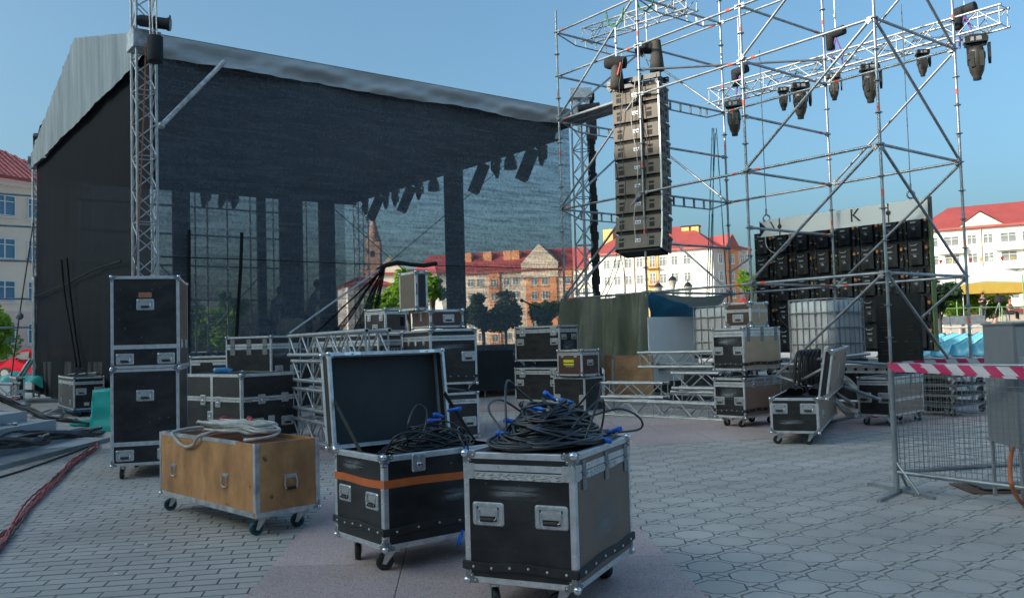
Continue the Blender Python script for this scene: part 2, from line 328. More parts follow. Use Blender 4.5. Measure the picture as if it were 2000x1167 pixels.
for j in range(-5, 60):
    for i in range(-12, 60):
        items = []
        if (i + j) % 2 == 0: items.append(('octagon', i, j))
        else: items += [('square', i, j), ('bow', i + .5, j + .5), ('bowm', i - .5, j + .5)]
        for sh, a, b_ in items:
            u, v = a * s_, b_ * s_ + 3.3; x, y = u * ca - v * sa, u * sa + v * ca
            if y < 3.5 or y > ring_y(x) + .12 or x < strip_x(y, 1) - .14 or x > .62 * y + 1.5 or x > 10.4: continue
            pcs.append((sh, x, y, ar))
pave_area('octagon_paving', pcs, {'octagon': octp, 'square': sqp, 'bow': bow, 'bowm': bowm}, PAVE, 300, 'paving_stone')
# pink granite: the straight strip and the two arcs
root = tag(link('pink_granite_paving', None), kind='structure')
def slab(poly, z=.003):
    q = M(); paver(q, poly, gap=.0015, ch=.0025, dz=z); obj('granite_slab', q, [GRAN, JOINTS], root)
y = 3.0
while y < 11.2:
    for k in range(3):
        o0 = .0; f0, f1 = k / 3, (k + 1) / 3
        pt = lambda f, yy: (mix(strip_x(yy, -1), strip_x(yy, 1), f), yy)
        y1 = y + 1.18; slab([pt(f0, y), pt(f1, y), pt(f1, min(y1, 10.9)), pt(f0, min(y1, 10.9))])
    y += 1.18
    if y > 10.8: break
for t0, t1, x0 in ((0, 1.15, -3.4), (1.15, 2.3, -3.9), (2.3, 3.45, -3.4), (6.4, 7.4, -1.5), (7.4, 8.4, -2)):
    x = x0
    while x < 9.8:
        f = lambda a, b_: (a, ring_y(a) + b_ + (.3 if a < 0 and t0 < 1 else 0) * 0)
        slab([f(x, t0), f(x + .98, t0), f(x + .98, t1), f(x, t1)], .0035); x += .98
# ================================================================== unseen building inferred from the shade edge, sized to shade the square
gd = Vector((.66, .75)).normalized(); pe = Vector((-gd.y, gd.x))
q = M(); o0 = -gd * 34; H0 = 10.6 + .405 * 34
T = Matrix(((pe.x, gd.x, 0, o0.x), (pe.y, gd.y, 0, o0.y), (0, 0, 1, 0), (0, 0, 0, 1)))
q.bx(-90, 33.9, -12, 0, 0, H0, 0, T); q.bx(34.4, 75, -12, 0, 0, H0, 0, T); q.bx(34.4, 75, -1.2, 0, H0, H0 + 4.5, 0, T)  # thin upper strip added only to keep the stage roof in shade
sb = thing('long_building', 'unseen long pale plastered building behind the viewer, sized to shade the square', 'building'); obj('wall', q, mat('pale_plaster', (.55, .5, .44), .8, 0, (.48, .44, .4), 1), sb)
q = M(); q.bx(-90.4, 33.85, -12.4, .3, H0, H0 + .25, 0, T); q.bx(34.4, 75.4, -1.4, .3, H0 + 4.5, H0 + 4.75, 0, T); obj('roof', q, mat('roof_cap', (.25, .1, .08), .7), sb)
wm = M(); wm.bx(-.7, .7, -.04, .05, 0, 1.7, 0); wm = wm.mesh('window', mat('far_glass', (.03, .04, .05), .1))
for i in range(28):
    for k in range(4): link('window', wm, sb, mtx=T @ Matrix.Translation((-85 + i * 5, 0, 1.6 + k * 3.9)))
# ================================================================== FAR BUILDINGS
WALLW = mat('white_render', (.74, .7, .64), .8, 0, (.68, .64, .58), .4); WALLC = mat('cream_render', (.62, .5, .4), .8, 0, (.56, .44, .36), .25)
WALLP = mat('pink_render', (.48, .33, .27), .8, 0, (.42, .29, .25), .3); WALLO = mat('orange_render', (.62, .27, .13), .8, 0, (.55, .22, .1), .3)
WALLY = mat('yellow_render', (.66, .36, .13), .8); WALLG = mat('pale_lilac_render', (.5, .45, .42), .8); ROOFR = mat('red_metal_roof', (.33, .06, .055), .55, 0, (.27, .05, .046), .6)
ROOFT = mat('red_roof_tiles', (.6, .17, .16), .55, 0, (.48, .12, .115), 1.2); STONE = mat('church_brick', (.33, .19, .14), .85, 0, (.25, .15, .12), .5)
GLASS = mat('window_glass', (.1, .11, .12), .35, 0, (.2, .2, .2), .4); GLASSB = mat('blue_window_glass', (.05, .16, .26), .08, 0, (.1, .22, .32), .5); FRAME = mat('window_frame_white', (.72, .72, .72), .6)
def window_meshes(w_, h_, glass):
    def mk():
        a = M(); a.ring([(-w_ / 2 - .03, -h_ / 2 - .03), (w_ / 2 + .03, -h_ / 2 - .03), (w_ / 2 + .03, h_ / 2 + .03), (-w_ / 2 - .03, h_ / 2 + .03)], [(-w_ / 2 + .05, -h_ / 2 + .05), (w_ / 2 - .05, -h_ / 2 + .05), (w_ / 2 - .05, h_ / 2 - .05), (-w_ / 2 + .05, h_ / 2 - .05)], .12)
        a.bx(-.035, .035, -.1, 0, -h_ / 2, h_ / 2); a.bx(-w_ / 2, w_ / 2, -.09, 0, h_ * .18, h_ * .18 + .05); a.bx(-w_ / 2 - .15, w_ / 2 + .15, -.2, 0, -h_ / 2 - .14, -h_ / 2 - .061)
        p = M(); p.bx(-w_ / 2 + .04, w_ / 2 - .04, -.03, 0, -h_ / 2 + .04, h_ / 2 - .04); return a.mesh('window', FRAME), p.mesh('pane', glass)
    return shared(('win', w_, h_, glass.name), mk)
def windows(root, xs, zs, w_, h_, glass, skip=()):
    f, p = window_meshes(w_, h_, glass)
    for x in xs:
        for z in zs:
            if (x, z) in skip: continue
            o = link('window', f, root, loc=(x, -.002, z)); link('pane', p, o)
def wallobj(root, x0, x1, y0, y1, z0, z1, m_, name='wall'):
    q = M(); q.bx(x0, x1, y0, y1, z0, z1); return obj(name, q, m_, root)
def hip(root, x0, x1, y0, y1, z, h, m_, ins=None, over=.6, gl=False, gr=False, name='roof'):
    q = M(); x0 -= over; x1 += over; y0 -= over; y1 += over; ym = (y0 + y1) / 2; ins = (y1 - y0) / 2 if ins is None else ins
    a = x0 + (0 if gl else ins); b_ = x1 - (0 if gr else ins)
    q.add([(x0, y0, z), (x1, y0, z), (x1, y1, z), (x0, y1, z), (a, ym, z + h), (b_, ym, z + h)], [(0, 1, 5, 4), (2, 3, 4, 5), (3, 0, 4), (1, 2, 5), (3, 2, 1, 0)])
    q.bx(x0 - .05, x1 + .05, y0 - .08, y0, z - .3, z + .05); o = obj(name, q, m_, root)
    return o
def place(p0, p1):
    a = math.atan2(p1[1] - p0[1], p1[0] - p0[0]); return (p0[0], p0[1], 0), a, math.hypot(p1[0] - p0[0], p1[1] - p0[1])
# white block with the orange bay, behind the loudspeaker column
p0, p1 = D(1150, 497, 152), D(1392, 484, 143); loc, a, L = place(p0, p1)
W = thing('apartment_block', 'long sunlit white apartment block with red roof and orange balcony bay behind the scaffold', 'building', loc, a)
ZE = 15.6; wallobj(W, 0, L, 0, 14, 0, ZE, WALLW)
hip(W, 0, L, 0, 14, ZE + .3, 4.6, ROOFR, ins=6)
def lx(px): # pixel column to facade x of W
    d = ray(px, 560); o = Vector((loc[0], loc[1])); u = Vector((math.cos(a), math.sin(a))); dd = Vector((d.x, d.y)); k = (o.x * dd.y - o.y * dd.x) / (u.y * dd.x - u.x * dd.y); return k
zs = [14.0 - 2.85 * k for k in range(5)]
windows(W, [lx(p) for p in (1187, 1207, 1229, 1251, 1296.5, 1319.5, 1344)], zs, 1.15, 1.55, GLASS)
xb = lx(1277); wallobj(W, lx(1265), lx(1288), -.25, .02, 0, ZE - .1, WALLY, 'orange_bay')
for z in zs:
    f, p = window_meshes(1.0, 1.9, GLASS); o = link('balcony_door', f, W, loc=(xb, -.252, z)); link('pane', p, o)
    q = M(); q.bx(xb - 1.15, xb + 1.15, -1.1, -.26, z - 1.15, z - 1.0)
    for k in range(9): q.bx(xb - 1.1 + k * .27, xb - 1.06 + k * .27, -1.1, -1.06, z - 1, z - .2)
    q.bx(xb - 1.15, xb + 1.15, -1.12, -1.04, z - .2, z - .12); obj('balcony', q, WALLO, W)
q = M(); q.cyl((lx(1240), -.15, 0), (lx(1240), -.15, ZE), .1, 6); obj('downpipe', q, WALLP, W)
for px in (1328, 1347):
    q = M(); x = lx(px); q.bx(x - .65, x + .65, 5.2, 6.8, ZE + 2, ZE + 4.5, 0); q.bx(x - .75, x + .75, 5.1, 6.9, ZE + 4.5, ZE + 4.7, 1); obj('chimney', q, [WALLY, DARK], W)
q = M(); x = lx(1172); q.bx(x - .9, x + .9, 5.2, 7.2, ZE + 2, ZE + 5.2); obj('chimney', q, WALLY, W)
# its end wing, in shade
p2 = D(1458, 487, 149); loc2, a2, L2 = place(p1, p2)
W2 = thing('apartment_wing', 'shaded pink and orange end of the white apartment block with a small red gable', 'building', loc2, a2)
wallobj(W2, .01, L2 * .35, 0, 8, 0, ZE, WALLG); wallobj(W2, L2 * .35, L2 * .7, -.3, 8, 0, ZE + .02, WALLO); wallobj(W2, L2 * .7, L2, 0, 8, 0, ZE, WALLG)
windows(W2, [L2 * .2, L2 * .85], zs, 1.0, 1.5, GLASS); windows(W2, [L2 * .5], [], 1, 1, GLASS)
f, p = window_meshes(1.0, 1.5, GLASS)
for z in zs: o = link('window', f, W2, loc=(L2 * .5, -.302, z)); link('pane', p, o)
q = M(); xm = L2 * .5; q.add([(xm - 2.3, -.6, ZE), (xm + 2.3, -.6, ZE), (xm, -.6, ZE + 2.6), (xm - 2.3, 6, ZE), (xm + 2.3, 6, ZE), (xm, 6, ZE + 2.6)], [(0, 1, 2), (0, 2, 5, 3), (1, 4, 5, 2)]); obj('gable', q, ROOFR, W2)
hip(W2, .3, L2, 0, 8, ZE + .28, 2.0, ROOFR)
# right block
p0, p1 = D(1790, 456, 141), D(2080, 433, 131); loc, a, L = place(p0, p1)
W = thing('apartment_building', 'white apartment building with long red roof and balconies at the right edge', 'building', loc, a)
ZE2 = 16.9; wallobj(W, 0, L, 0, 14, 0, ZE2, WALLW); hip(W, 0, L, 0, 14, ZE2 + .3, 4.2, ROOFR, ins=5)
xs_ = [lx(p) for p in (1828, 1863, 1903, 1935, 1975, 2012, 2040)]
zs2 = [15.2 - 2.9 * k for k in range(6)]
windows(W, [xs_[0], xs_[2], xs_[3], xs_[5]], zs2, 1.3, 1.5, GLASS); windows(W, [xs_[1], xs_[4], xs_[6]], zs2, 2.1, 1.5, GLASS)
for x in (xs_[1], xs_[4]):
    for z in zs2:
        q = M(); q.bx(x - 1.9, x + 1.9, -1.1, -.01, z - 2.0, z - 1.0); obj('balcony', q, WALLW, W)
q = M(); x = lx(1921); q.cyl((x, -.15, 0), (x, -.15, ZE2), .1, 6); obj('downpipe', q, WALLC, W)
q = M(); x = lx(1922); q.add([(x - 3, -.4, ZE2 + .4), (x + 3, -.4, ZE2 + .4), (x, -.4, ZE2 + 2.5), (x, 4.2, ZE2 + 2.5)], [(0, 1, 2)], 0); q.add([(x - 3.2, -.45, ZE2 + .4), (x, -.45, ZE2 + 2.7), (x, 4.5, ZE2 + 2.7), (x + 3.2, -.45, ZE2 + .4)], [(0, 1, 2), (1, 3, 2)], 1); obj('roof_dormer', q, [WALLC, ROOFR], W)
# left block
WALLE = mat('light_cream_render', (.8, .67, .54), .8, 0, (.74, .61, .49), .25); WALLF = mat('light_pink_render', (.72, .53, .47), .8, 0, (.66, .48, .43), .3)
p0, p1 = D(-150, 338, 54), D(73, 352.5, 60.5); loc, a, L = place(p0, p1)
W = thing('apartment_house', 'cream and pink plastered house with tiled red roof at the left edge', 'building', loc, a)
wallobj(W, 0, L + 3, 0, 12, 4.3, 13.2, WALLE); wallobj(W, 0, L + 3, -.03, 12, 0, 4.3, WALLF, 'base_wall'); wallobj(W, -.1, L + 3.1, -.35, 0, 12.75, 13.15, FRAME, 'cornice')
zs3 = [lambda: 0][:0] + [CE + (692 - y) / CF * 60 for y in (404, 487, 568, 650)]
windows(W, [lx(p) for p in (-90, -40, 8, 73)], zs3, 1.45, 1.35, GLASSB)
q = M(); x1_ = L + 3.6; n = 34
for k in range(n):   # tile courses as real steps
    t0, t1 = k / n, (k + 1) / n; h = 4.3; ins = 6.6
    q.add([(-8, -.6 + 6.6 * t0, 13.2 + h * t0 + .05), (x1_ - ins * t0 * .95, -.6 + 6.6 * t0, 13.2 + h * t0 + .05), (x1_ - ins * t1 * .95, -.6 + 6.6 * t1, 13.2 + h * t1), (-8, -.6 + 6.6 * t1, 13.2 + h * t1), (-8, -.6 + 6.6 * t0, 13.2 + h * t0 - .04), (x1_ - ins * t0 * .95, -.6 + 6.6 * t0, 13.2 + h * t0 - .04)], [(0, 1, 2, 3), (4, 5, 1, 0)])
for k in range(62):
    x = -7.5 + k * .42
    if x < x1_ - .4:
        tt = min(1, (x1_ - x) / 6.3); q.cyl((x, -.6, 13.27), (x, -.6 + 6.6 * tt, 13.27 + 4.3 * tt), .06, 5)
q.add([(x1_, -.6, 13.2), (x1_, 12.6, 13.2), (x1_ - 6.3, 6, 17.5)], [(0, 1, 2)]); obj('roof', q, ROOFT, W)
q = M(); q.beam((-8, -.72, 13.18), (x1_, -.72, 13.18), .16, .2); obj('gutter', q, ROOFR, W)
# pink and orange building seen through the net
p0, p1 = D(800, 536, 182), D(1160, 524, 172); loc, a, L = place(p0, p1)
W = thing('terraced_building', 'pink and orange building with dark red roof and cream gable behind the black net', 'building', loc, a)
zt = CE + (666 - 530) / CF * 177; wallobj(W, 0, L, 0, 12, 0, zt, WALLW if False else WALLC); hip(W, 0, L, 0, 12, zt + .2, 4.6, ROOFR, ins=3)
for c0, c1 in ((863, 873), (956, 977), (1028, 1088), (1100, 1118)): wallobj(W, lx(c0), lx(c1), -.4, .01, 0, zt - (.1 if c0 != 1028 else 1.5), WALLO, 'orange_bay')
xg0, xg1 = lx(1020), lx(1092); q = M(); q.add([(xg0, -.5, zt - 1.4), (xg1, -.5, zt - 1.4), (xg1, -.5, zt + 1.5), ((xg0 + xg1) / 2, -.5, zt + 5.3), (xg0, -.5, zt + 1.5), (xg0, 5, zt - 1.4), (xg1, 5, zt - 1.4), (xg1, 5, zt + 1.5), ((xg0 + xg1) / 2, 5, zt + 5.3), (xg0, 5, zt + 1.5)], [(0, 1, 2, 3, 4), (4, 3, 8, 9), (3, 2, 7, 8), (1, 6, 7, 2), (5, 0, 4, 9)]); obj('gable', q, WALLC, W)
for px in (905, 945, 985, 1000): q = M(); x = lx(px); q.bx(x - .9, x + .9, 3, 5, zt + 1, zt + 4.6); obj('chimney', q, WALLO, W)
windows(W, [lx(p) for p in (822, 840, 884, 902, 920, 938, 990, 1008, 1128, 1144)], [zt - 1.9 - 2.75 * k for k in range(5)], 1.3, 1.5, GLASS)
f, p = window_meshes(1.3, 1.5, GLASS)
for px in (966, 1045, 1066, 1109):
    for k in range(5): o = link('window', f, W, loc=(lx(px), -.402, zt - 2.2 - 2.75 * k)); link('pane', p, o)
# cream gabled house through the opening
p0, p1 = D(722, 560, 120), D(800, 558, 122); loc, a, L = place(p0, p1)
W = thing('gabled_house', 'white house with red roof seen through the opening in the net', 'building', loc, a)
z1_ = CE + (673 - 556) / CF * 121; wallobj(W, -3, L, 0, 8, 0, z1_, WALLG); hip(W, -3, L * .55, 0, 8, z1_, 1.4, ROOFR)
p0, p1 = D(735, 560, 150), D(900, 558, 152); loc, a, L = place(p0, p1)
W = thing('tall_house', 'tall white gabled house rising behind the smaller red roofed house', 'building', loc, a)
z1_ = CE + (673 - 532) / CF * 150; wallobj(W, 0, L, 0, 9, 0, z1_, WALLW); xm = lx(762); w5 = lx(790) - xm
q = M(); q.add([(xm - w5, -.2, z1_ - 2), (xm + w5, -.2, z1_ - 2), (xm + w5, -.2, z1_), (xm, -.2, CE + (673 - 497) / CF * 150), (xm - w5, -.2, z1_)] + [(xm - w5, 6, z1_), (xm, 6, CE + (673 - 497) / CF * 150), (xm + w5, 6, z1_)], [(0, 1, 2, 3, 4), (4, 3, 6, 5), (3, 2, 7, 6)]); obj('gable', q, WALLC, W)
hip(W, 0, L, 0, 9, z1_ + .01, 1.0, ROOFR, ins=1)
# church tower
p0 = D(729, 560, 205); W = thing('church_tower', 'brown brick church tower behind the net, left of the opening', 'tower', (p0[0], p0[1], 0))
zc = lambda y: CE + (673 - y) / CF * 205
q = M(); q.bx(-1.7, 1.7, 0, 3.4, 0, zc(470)); q.bx(-2.9, 2.9, .1, 4, 0, zc(520)); obj('wall', q, STONE, W)
q = M(); q.lathe([(1.9, zc(470)), (1.2, zc(450)), (.9, zc(440)), (.5, zc(425)), (0, zc(415))], 8, o=(0, 1.7, 0)); obj('roof', q, STONE, W)
q = M(); q.bx(-.5, .5, -.02, .1, zc(500), zc(488)); obj('window', q, DARK, W)
# ================================================================== TREES
def leaf_mat(name, c1, c2):
    m = mat(name, c1, .6, 0, c2, 1.3); b = m.node_tree.nodes['Principled BSDF']; b.inputs['Subsurface Weight'].default_value = 0
    tr = nn(m.node_tree, 'ShaderNodeBsdfTranslucent'); tr.inputs[0].default_value = (c1[0] * 1.5, c1[1] * 1.5, c1[2], 1); mx = nn(m.node_tree, 'ShaderNodeMixShader'); mx.inputs[0].default_value = .35
    out = m.node_tree.nodes['Material Output']; m.node_tree.links.new(b.outputs[0], mx.inputs[1]); m.node_tree.links.new(tr.outputs[0], mx.inputs[2]); m.node_tree.links.new(mx.outputs[0], out.inputs['Surface']); return m
LG = leaf_mat('bright_leaves', (.15, .26, .018), (.07, .15, .015)); LD = leaf_mat('dark_leaves', (.035, .065, .022), (.02, .04, .014)); LM = leaf_mat('mid_leaves', (.08, .12, .03), (.05, .08, .02)); LR = leaf_mat('red_flowers', (.6, .03, .05), (.4, .02, .05))
BARK = mat('bark', (.06, .045, .035), .9)
def tree(x, y, h, r, leafm, label, n=2600, ls=.28, cz=None, name='tree', cat='tree', rz=None, seed=0, group=None):
    rnd = random.Random(seed + int(x * 7 + y * 3)); W = thing(name, label, cat, (x, y, 0), 0, group); rz = rz or r * .9; cz = h - rz
    q = M(); q.cyl((0, 0, 0), (0, 0, cz), .03 * h, 7, r2=.015 * h)
    blobs = []
    for k in range(14):
        d = Vector((rnd.gauss(0, 1), rnd.gauss(0, 1), rnd.gauss(0, .8))).normalized() * rnd.uniform(.35, .8); c = Vector((d.x * r, d.y * r, cz + d.z * rz)); blobs.append((c, r * rnd.uniform(.25, .45)))
        q.cyl((0, 0, cz * rnd.uniform(.5, .9)), c, .012 * h, 5, r2=.004 * h, cap=False)
    obj('trunk', q, BARK, W)
    q = M()
    for i in range(n):
        c, br_ = blobs[rnd.randrange(len(blobs))]; d = Vector((rnd.gauss(0, 1), rnd.gauss(0, 1), rnd.gauss(0, 1))).normalized() * br_ * rnd.uniform(.55, 1.1)
        p = c + d; a_ = Vector((rnd.gauss(0, 1), rnd.gauss(0, 1), rnd.gauss(0, .6))).normalized(); b_ = a_.orthogonal().normalized(); s2 = ls * rnd.uniform(.6, 1.3); a_ *= s2; b_ *= s2 * .6
        q.add([p - a_, p + b_, p + a_, p - b_], [(0, 1, 2, 3)])
    obj('crown', q, leafm, W); return W
tree(D(-12, 650, 45)[0], 45, 4.0, 1.7, LG, 'small bright green street tree at the left edge beside the cream house', ls=.12, n=3000)
for i, (px, Y, h, r, lm, lab) in enumerate([
    (746, 60, 5.2, 1.25, LG, 'narrow bright green tree left in the net opening'), (800, 62, 6.6, 1.7, LG, 'bright green tree in the middle of the net opening'), (848, 58, 6.0, 1.0, LG, 'slim bright green tree at the right side of the net opening'),
    (945, 48, 3.9, 1.1, LD, 'dark round tree left behind the net beside the black column'), (988, 50, 3.95, 1.35, LD, 'dark round tree in the middle behind the microphone stand'), (1066, 52, 3.8, 1.0, LM, 'dark tree right behind the net near the scaffold'),
    (410, 62, 5.0, 2.2, LG, 'green tree seen through the low opening at the left of the stage'), (450, 70, 6.0, 1.8, LG, 'taller green tree beside the low opening left of the stage'),
    (1466, 75, 6.8, 1.1, LG, 'bright green tree left of the video wall'), (1838, 46, 4.0, 1.0, LD, 'dark green tree beside the right edge of the video wall'),
    (1882, 60, 4.6, 1.7, LG, 'green tree behind the camera platform, left one'), (1925, 62, 4.5, 1.6, LG, 'green tree behind the camera platform, right one')]):
    p = D(px, 660, Y); tree(p[0], p[1], h, r, lm, lab, n=2600, ls=.16, seed=i)
p = D(1453, 600, 70); tree(p[0], p[1], 4.4, .75, LR, 'red flowering bush left of the video wall, above the tank', n=1500, ls=.1, name='bush', cat='bush')
# ================================================================== FLIGHT CASES
def riv(q, x, z, y=0.0, r=.0045, m=0): q.lathe([(r, 0), (r * .8, .0022), (0, .003)], 6, m, (x, -y, z), (0, -1, 0))
def handle_mesh(s=1.0):
    def mk():
        q = M(); w_, h_ = .175 * s, .118 * s
        q.ring(rrect(w_, h_, .016 * s), rrect(w_ - .05 * s, h_ - .042 * s, .006 * s), .0065 * s, 0)
        q.plate(rrect(w_ - .046 * s, h_ - .038 * s, .006 * s), .0012, 0); q.bx(-w_ * .27, w_ * .27, -.0022, -.0012, -h_ * .3, -h_ * .1, 1); q.bx(-w_ * .35, w_ * .35, -.003, -.0012, h_ * .2, h_ * .3, 1)  # dark inlays paint the shadow inside the shallow dish
        q.bx(-w_ * .3, w_ * .3, -.004 * s, 0, h_ * .08, h_ * .3, 0)
        for k in range(5): riv(q, -w_ * .38 + k * w_ * .19, h_ * .42, .0065 * s, .004 * s)
        for k in (0, 2, 4): riv(q, -w_ * .38 + k * w_ * .19, -h_ * .42, .0065 * s, .004 * s)
        for k in (-1, 1): riv(q, k * w_ * .45, 0, .0065 * s, .004 * s)
        g = M(); g.cyl((-.036 * s, -.015 * s, -.026 * s), (.036 * s, -.015 * s, -.026 * s), .0105 * s, 10, 0)
        for k in (-1, 1): g.sweep([(k * .036 * s, -.015 * s, -.026 * s), (k * .048 * s, -.015 * s, -.022 * s), (k * .053 * s, -.010 * s, .004 * s), (k * .05 * s, -.005 * s, .024 * s)], .0038 * s, 6, 1)
        return q.mesh('handle_plate', [ZINC, GRILL]), g.mesh('grip', [RUB, CHROME])
    return shared(('handle', s), mk)
def latch_mesh(s=1.0):
    def mk():
        q = M(); q.ring(rrect(.1 * s, .112 * s, .012 * s), rrect(.064 * s, .072 * s, .008 * s), .006 * s, 0); q.plate(rrect(.066 * s, .074 * s, .008 * s), .0015, 0)
        q.plate(rrect(.022 * s, .085 * s, .005 * s), .0085 * s, 0, bev=.002); q.lathe([(.017 * s, 0), (.017 * s, .009 * s), (.012 * s, .012 * s), (0, .012 * s)], 10, 1, (0, 0, -.012 * s), (0, -1, 0)); q.plate(rrect(.034 * s, .007 * s, .003 * s, cz=-.012 * s), .019 * s, 1)
        for a in (-1, 1):
            for b in (-1, 1): riv(q, a * .041 * s, b * .046 * s, .006 * s, .0045 * s)
        return q.mesh('latch', [ZINC, CHROME])
    return shared(('latch', s), mk)
def hinge_mesh(s=1.0):
    def mk():
        q = M(); q.plate(rrect(.052 * s, .06 * s, .004 * s, cz=.036 * s), .004, 0, bev=.0015); q.plate(rrect(.056 * s, .075 * s, .004 * s, cz=-.045 * s), .004, 0, bev=.0015)
        for k in range(3): q.cyl(((-.022 + k * .0155) * s, -.006, 0), ((-.022 + k * .0155 + .0125) * s, -.006, 0), .0075 * s, 8, 0)
        for z in (.02, .036, .052, -.025, -.045, -.065):
            for a in (-1, 1): riv(q, a * .013 * s, z * s, .004, .0042 * s)
        return q.mesh('hinge', [ZINCD])
    return shared(('hinge', s), mk)
def corner_mesh(s=1.0):
    def mk():   # sits at the origin, body of the case in +x +y +z
        q = M(); q.ball((.004 * s, .004 * s, .004 * s), .0185 * s, 1, 10, 6)
        pr = [(0, 0), (.058, 0), (.056, .016), (.04, .02), (.036, .036), (.02, .04), (.016, .056), (0, .058)]
        for ax in range(3):
            def mp(u, v, t):
                c = [0, 0, 0]; c[ax] = -t; c[(ax + 1) % 3] = u; c[(ax + 2) % 3] = v; return c
            n = len(pr); vs = [mp(u * s, v * s, 0) for u, v in pr] + [mp(u * s * .985, v * s * .985, .0048) for u, v in pr]
            q.add(vs, [(i, (i + 1) % n, n + (i + 1) % n, n + i) for i in range(n)] + [tuple(range(n, 2 * n))], 0)
            for u, v in ((.046, .009), (.028, .028), (.009, .046)): c = mp(u * s, v * s, .0048); q.ball(c, .0042 * s, 1, 6, 4)
        return q.mesh('corner', [ZINCD, CHROME])
    return shared(('corner', s), mk)
def caster_meshes(hh, teal):
    def mk():
        r = hh * .37; q = M(); q.bx(-.045, .045, -.04, .04, hh - .008, hh - .001); q.cyl((0, 0, hh - .03), (0, 0, hh - .008), .026, 10)
        for k in (-1, 1): q.add([(k * .019, -.03, hh - .022), (k * .019, .03, hh - .022), (k * .019, .052, r - .01), (k * .019, .03, r - .014), (k * .023, -.03, hh - .022), (k * .023, .03, hh - .022), (k * .023, .052, r - .01), (k * .023, .03, r - .014)], [(0, 1, 2, 3), (4, 5, 6, 7), (0, 1, 5, 4), (1, 2, 6, 5), (2, 3, 7, 6), (3, 0, 4, 7)])
        q.cyl((-.026, .04, r), (.026, .04, r), .007, 6); q.bx(-.02, .02, -.05, -.02, hh - .03, hh - .02)
        w_ = M(); w_.lathe([(r * .62, -.016), (r * .92, -.017), (r, -.011), (r, .011), (r * .92, .017), (r * .62, .016)], 18, 0, (0, .04, r), (1, 0, 0)); w_.cyl((-.013, .04, r), (.013, .04, r), r * .63, 16, 1)
        return q.mesh('bracket', [ZINC]), w_.mesh('wheel', [TEALW if teal else RUB, RUB])
    return shared(('caster', hh, teal), mk)
CASTERS = .14
def corner_case_geom(Nx, yb, Lx, Rx, yt, Y, a, z0=None, h=None):
    N = D(Nx, yb if yb else 800, Y); z = z0 if z0 is not None else N.z; n2 = Vector((N.x, N.y))
    def hit(px, d):
        r = ray(px, yb or 700); r = Vector((r.x, r.y)); return (n2.y * r.x - n2.x * r.y) / (d.x * r.y - d.y * r.x)
    ud, vd = Vector((math.cos(a), math.sin(a))), Vector((-math.sin(a), math.cos(a)))
    dd, ww = hit(Rx, ud), hit(Lx, vd); zt = D(Nx, yt, Y).z; hh = h if h else zt - z
    if not (0.05 < dd < 6 and .05 < ww < 6): print('CASE GEOM', Nx, dd, ww)
    ctr = n2 + ud * dd / 2 + vd * ww / 2
    return ctr, z, dd, ww, hh
def face_T(face, d, w_):
    if face == 'R': return lambda u, z: Matrix.Translation((-d / 2 + u * d, -w_ / 2, z))
    if face == 'L': return lambda u, z: Matrix.Translation((-d / 2, w_ / 2 - u * w_, z)) @ Matrix.Rotation(-math.pi / 2, 4, 'Z')
    if face == 'B': return lambda u, z: Matrix.Translation((d / 2, -w_ / 2 + u * w_, z)) @ Matrix.Rotation(math.pi / 2, 4, 'Z')
def edges(q, d, w_, z0, z1, t, m=0, rivets=True, openb=False, opent=False):
    X, Y_ = d / 2, w_ / 2; e = .0022; c = .004
    def ebar(p0, p1, nx, nz):  # bar along p0-p1 with outward diagonals given by nx, nz (unit vectors pointing inward)
        p0, p1, u, v = Vector(p0), Vector(p1), Vector(nx), Vector(nz)
        pr = [(-e + c, -e), (t, -e), (t, .001), (.001, .001), (.001, t), (-e, t), (-e, -e + c)]; n = len(pr)
        vs = [p0 + u * a + v * b for a, b in pr] + [p1 + u * a + v * b for a, b in pr]; q.add(vs, [(i, (i + 1) % n, n + (i + 1) % n, n + i) for i in range(n)], m)
    for sx in (-1, 1):
        for sy in (-1, 1):
            ebar((sx * X, sy * Y_, z0), (sx * X, sy * Y_, z1), (-sx, 0, 0), (0, -sy, 0))
    for z, sz in ((z0, 1), (z1, -1)):
        if (z == z1 and opent) or (z == z0 and openb): continue
        for sy in (-1, 1): ebar((-X, sy * Y_, z), (X, sy * Y_, z), (0, -sy, 0), (0, 0, sz))
        for sx in (-1, 1): ebar((sx * X, -Y_, z), (sx * X, Y_, z), (-sx, 0, 0), (0, 0, sz))
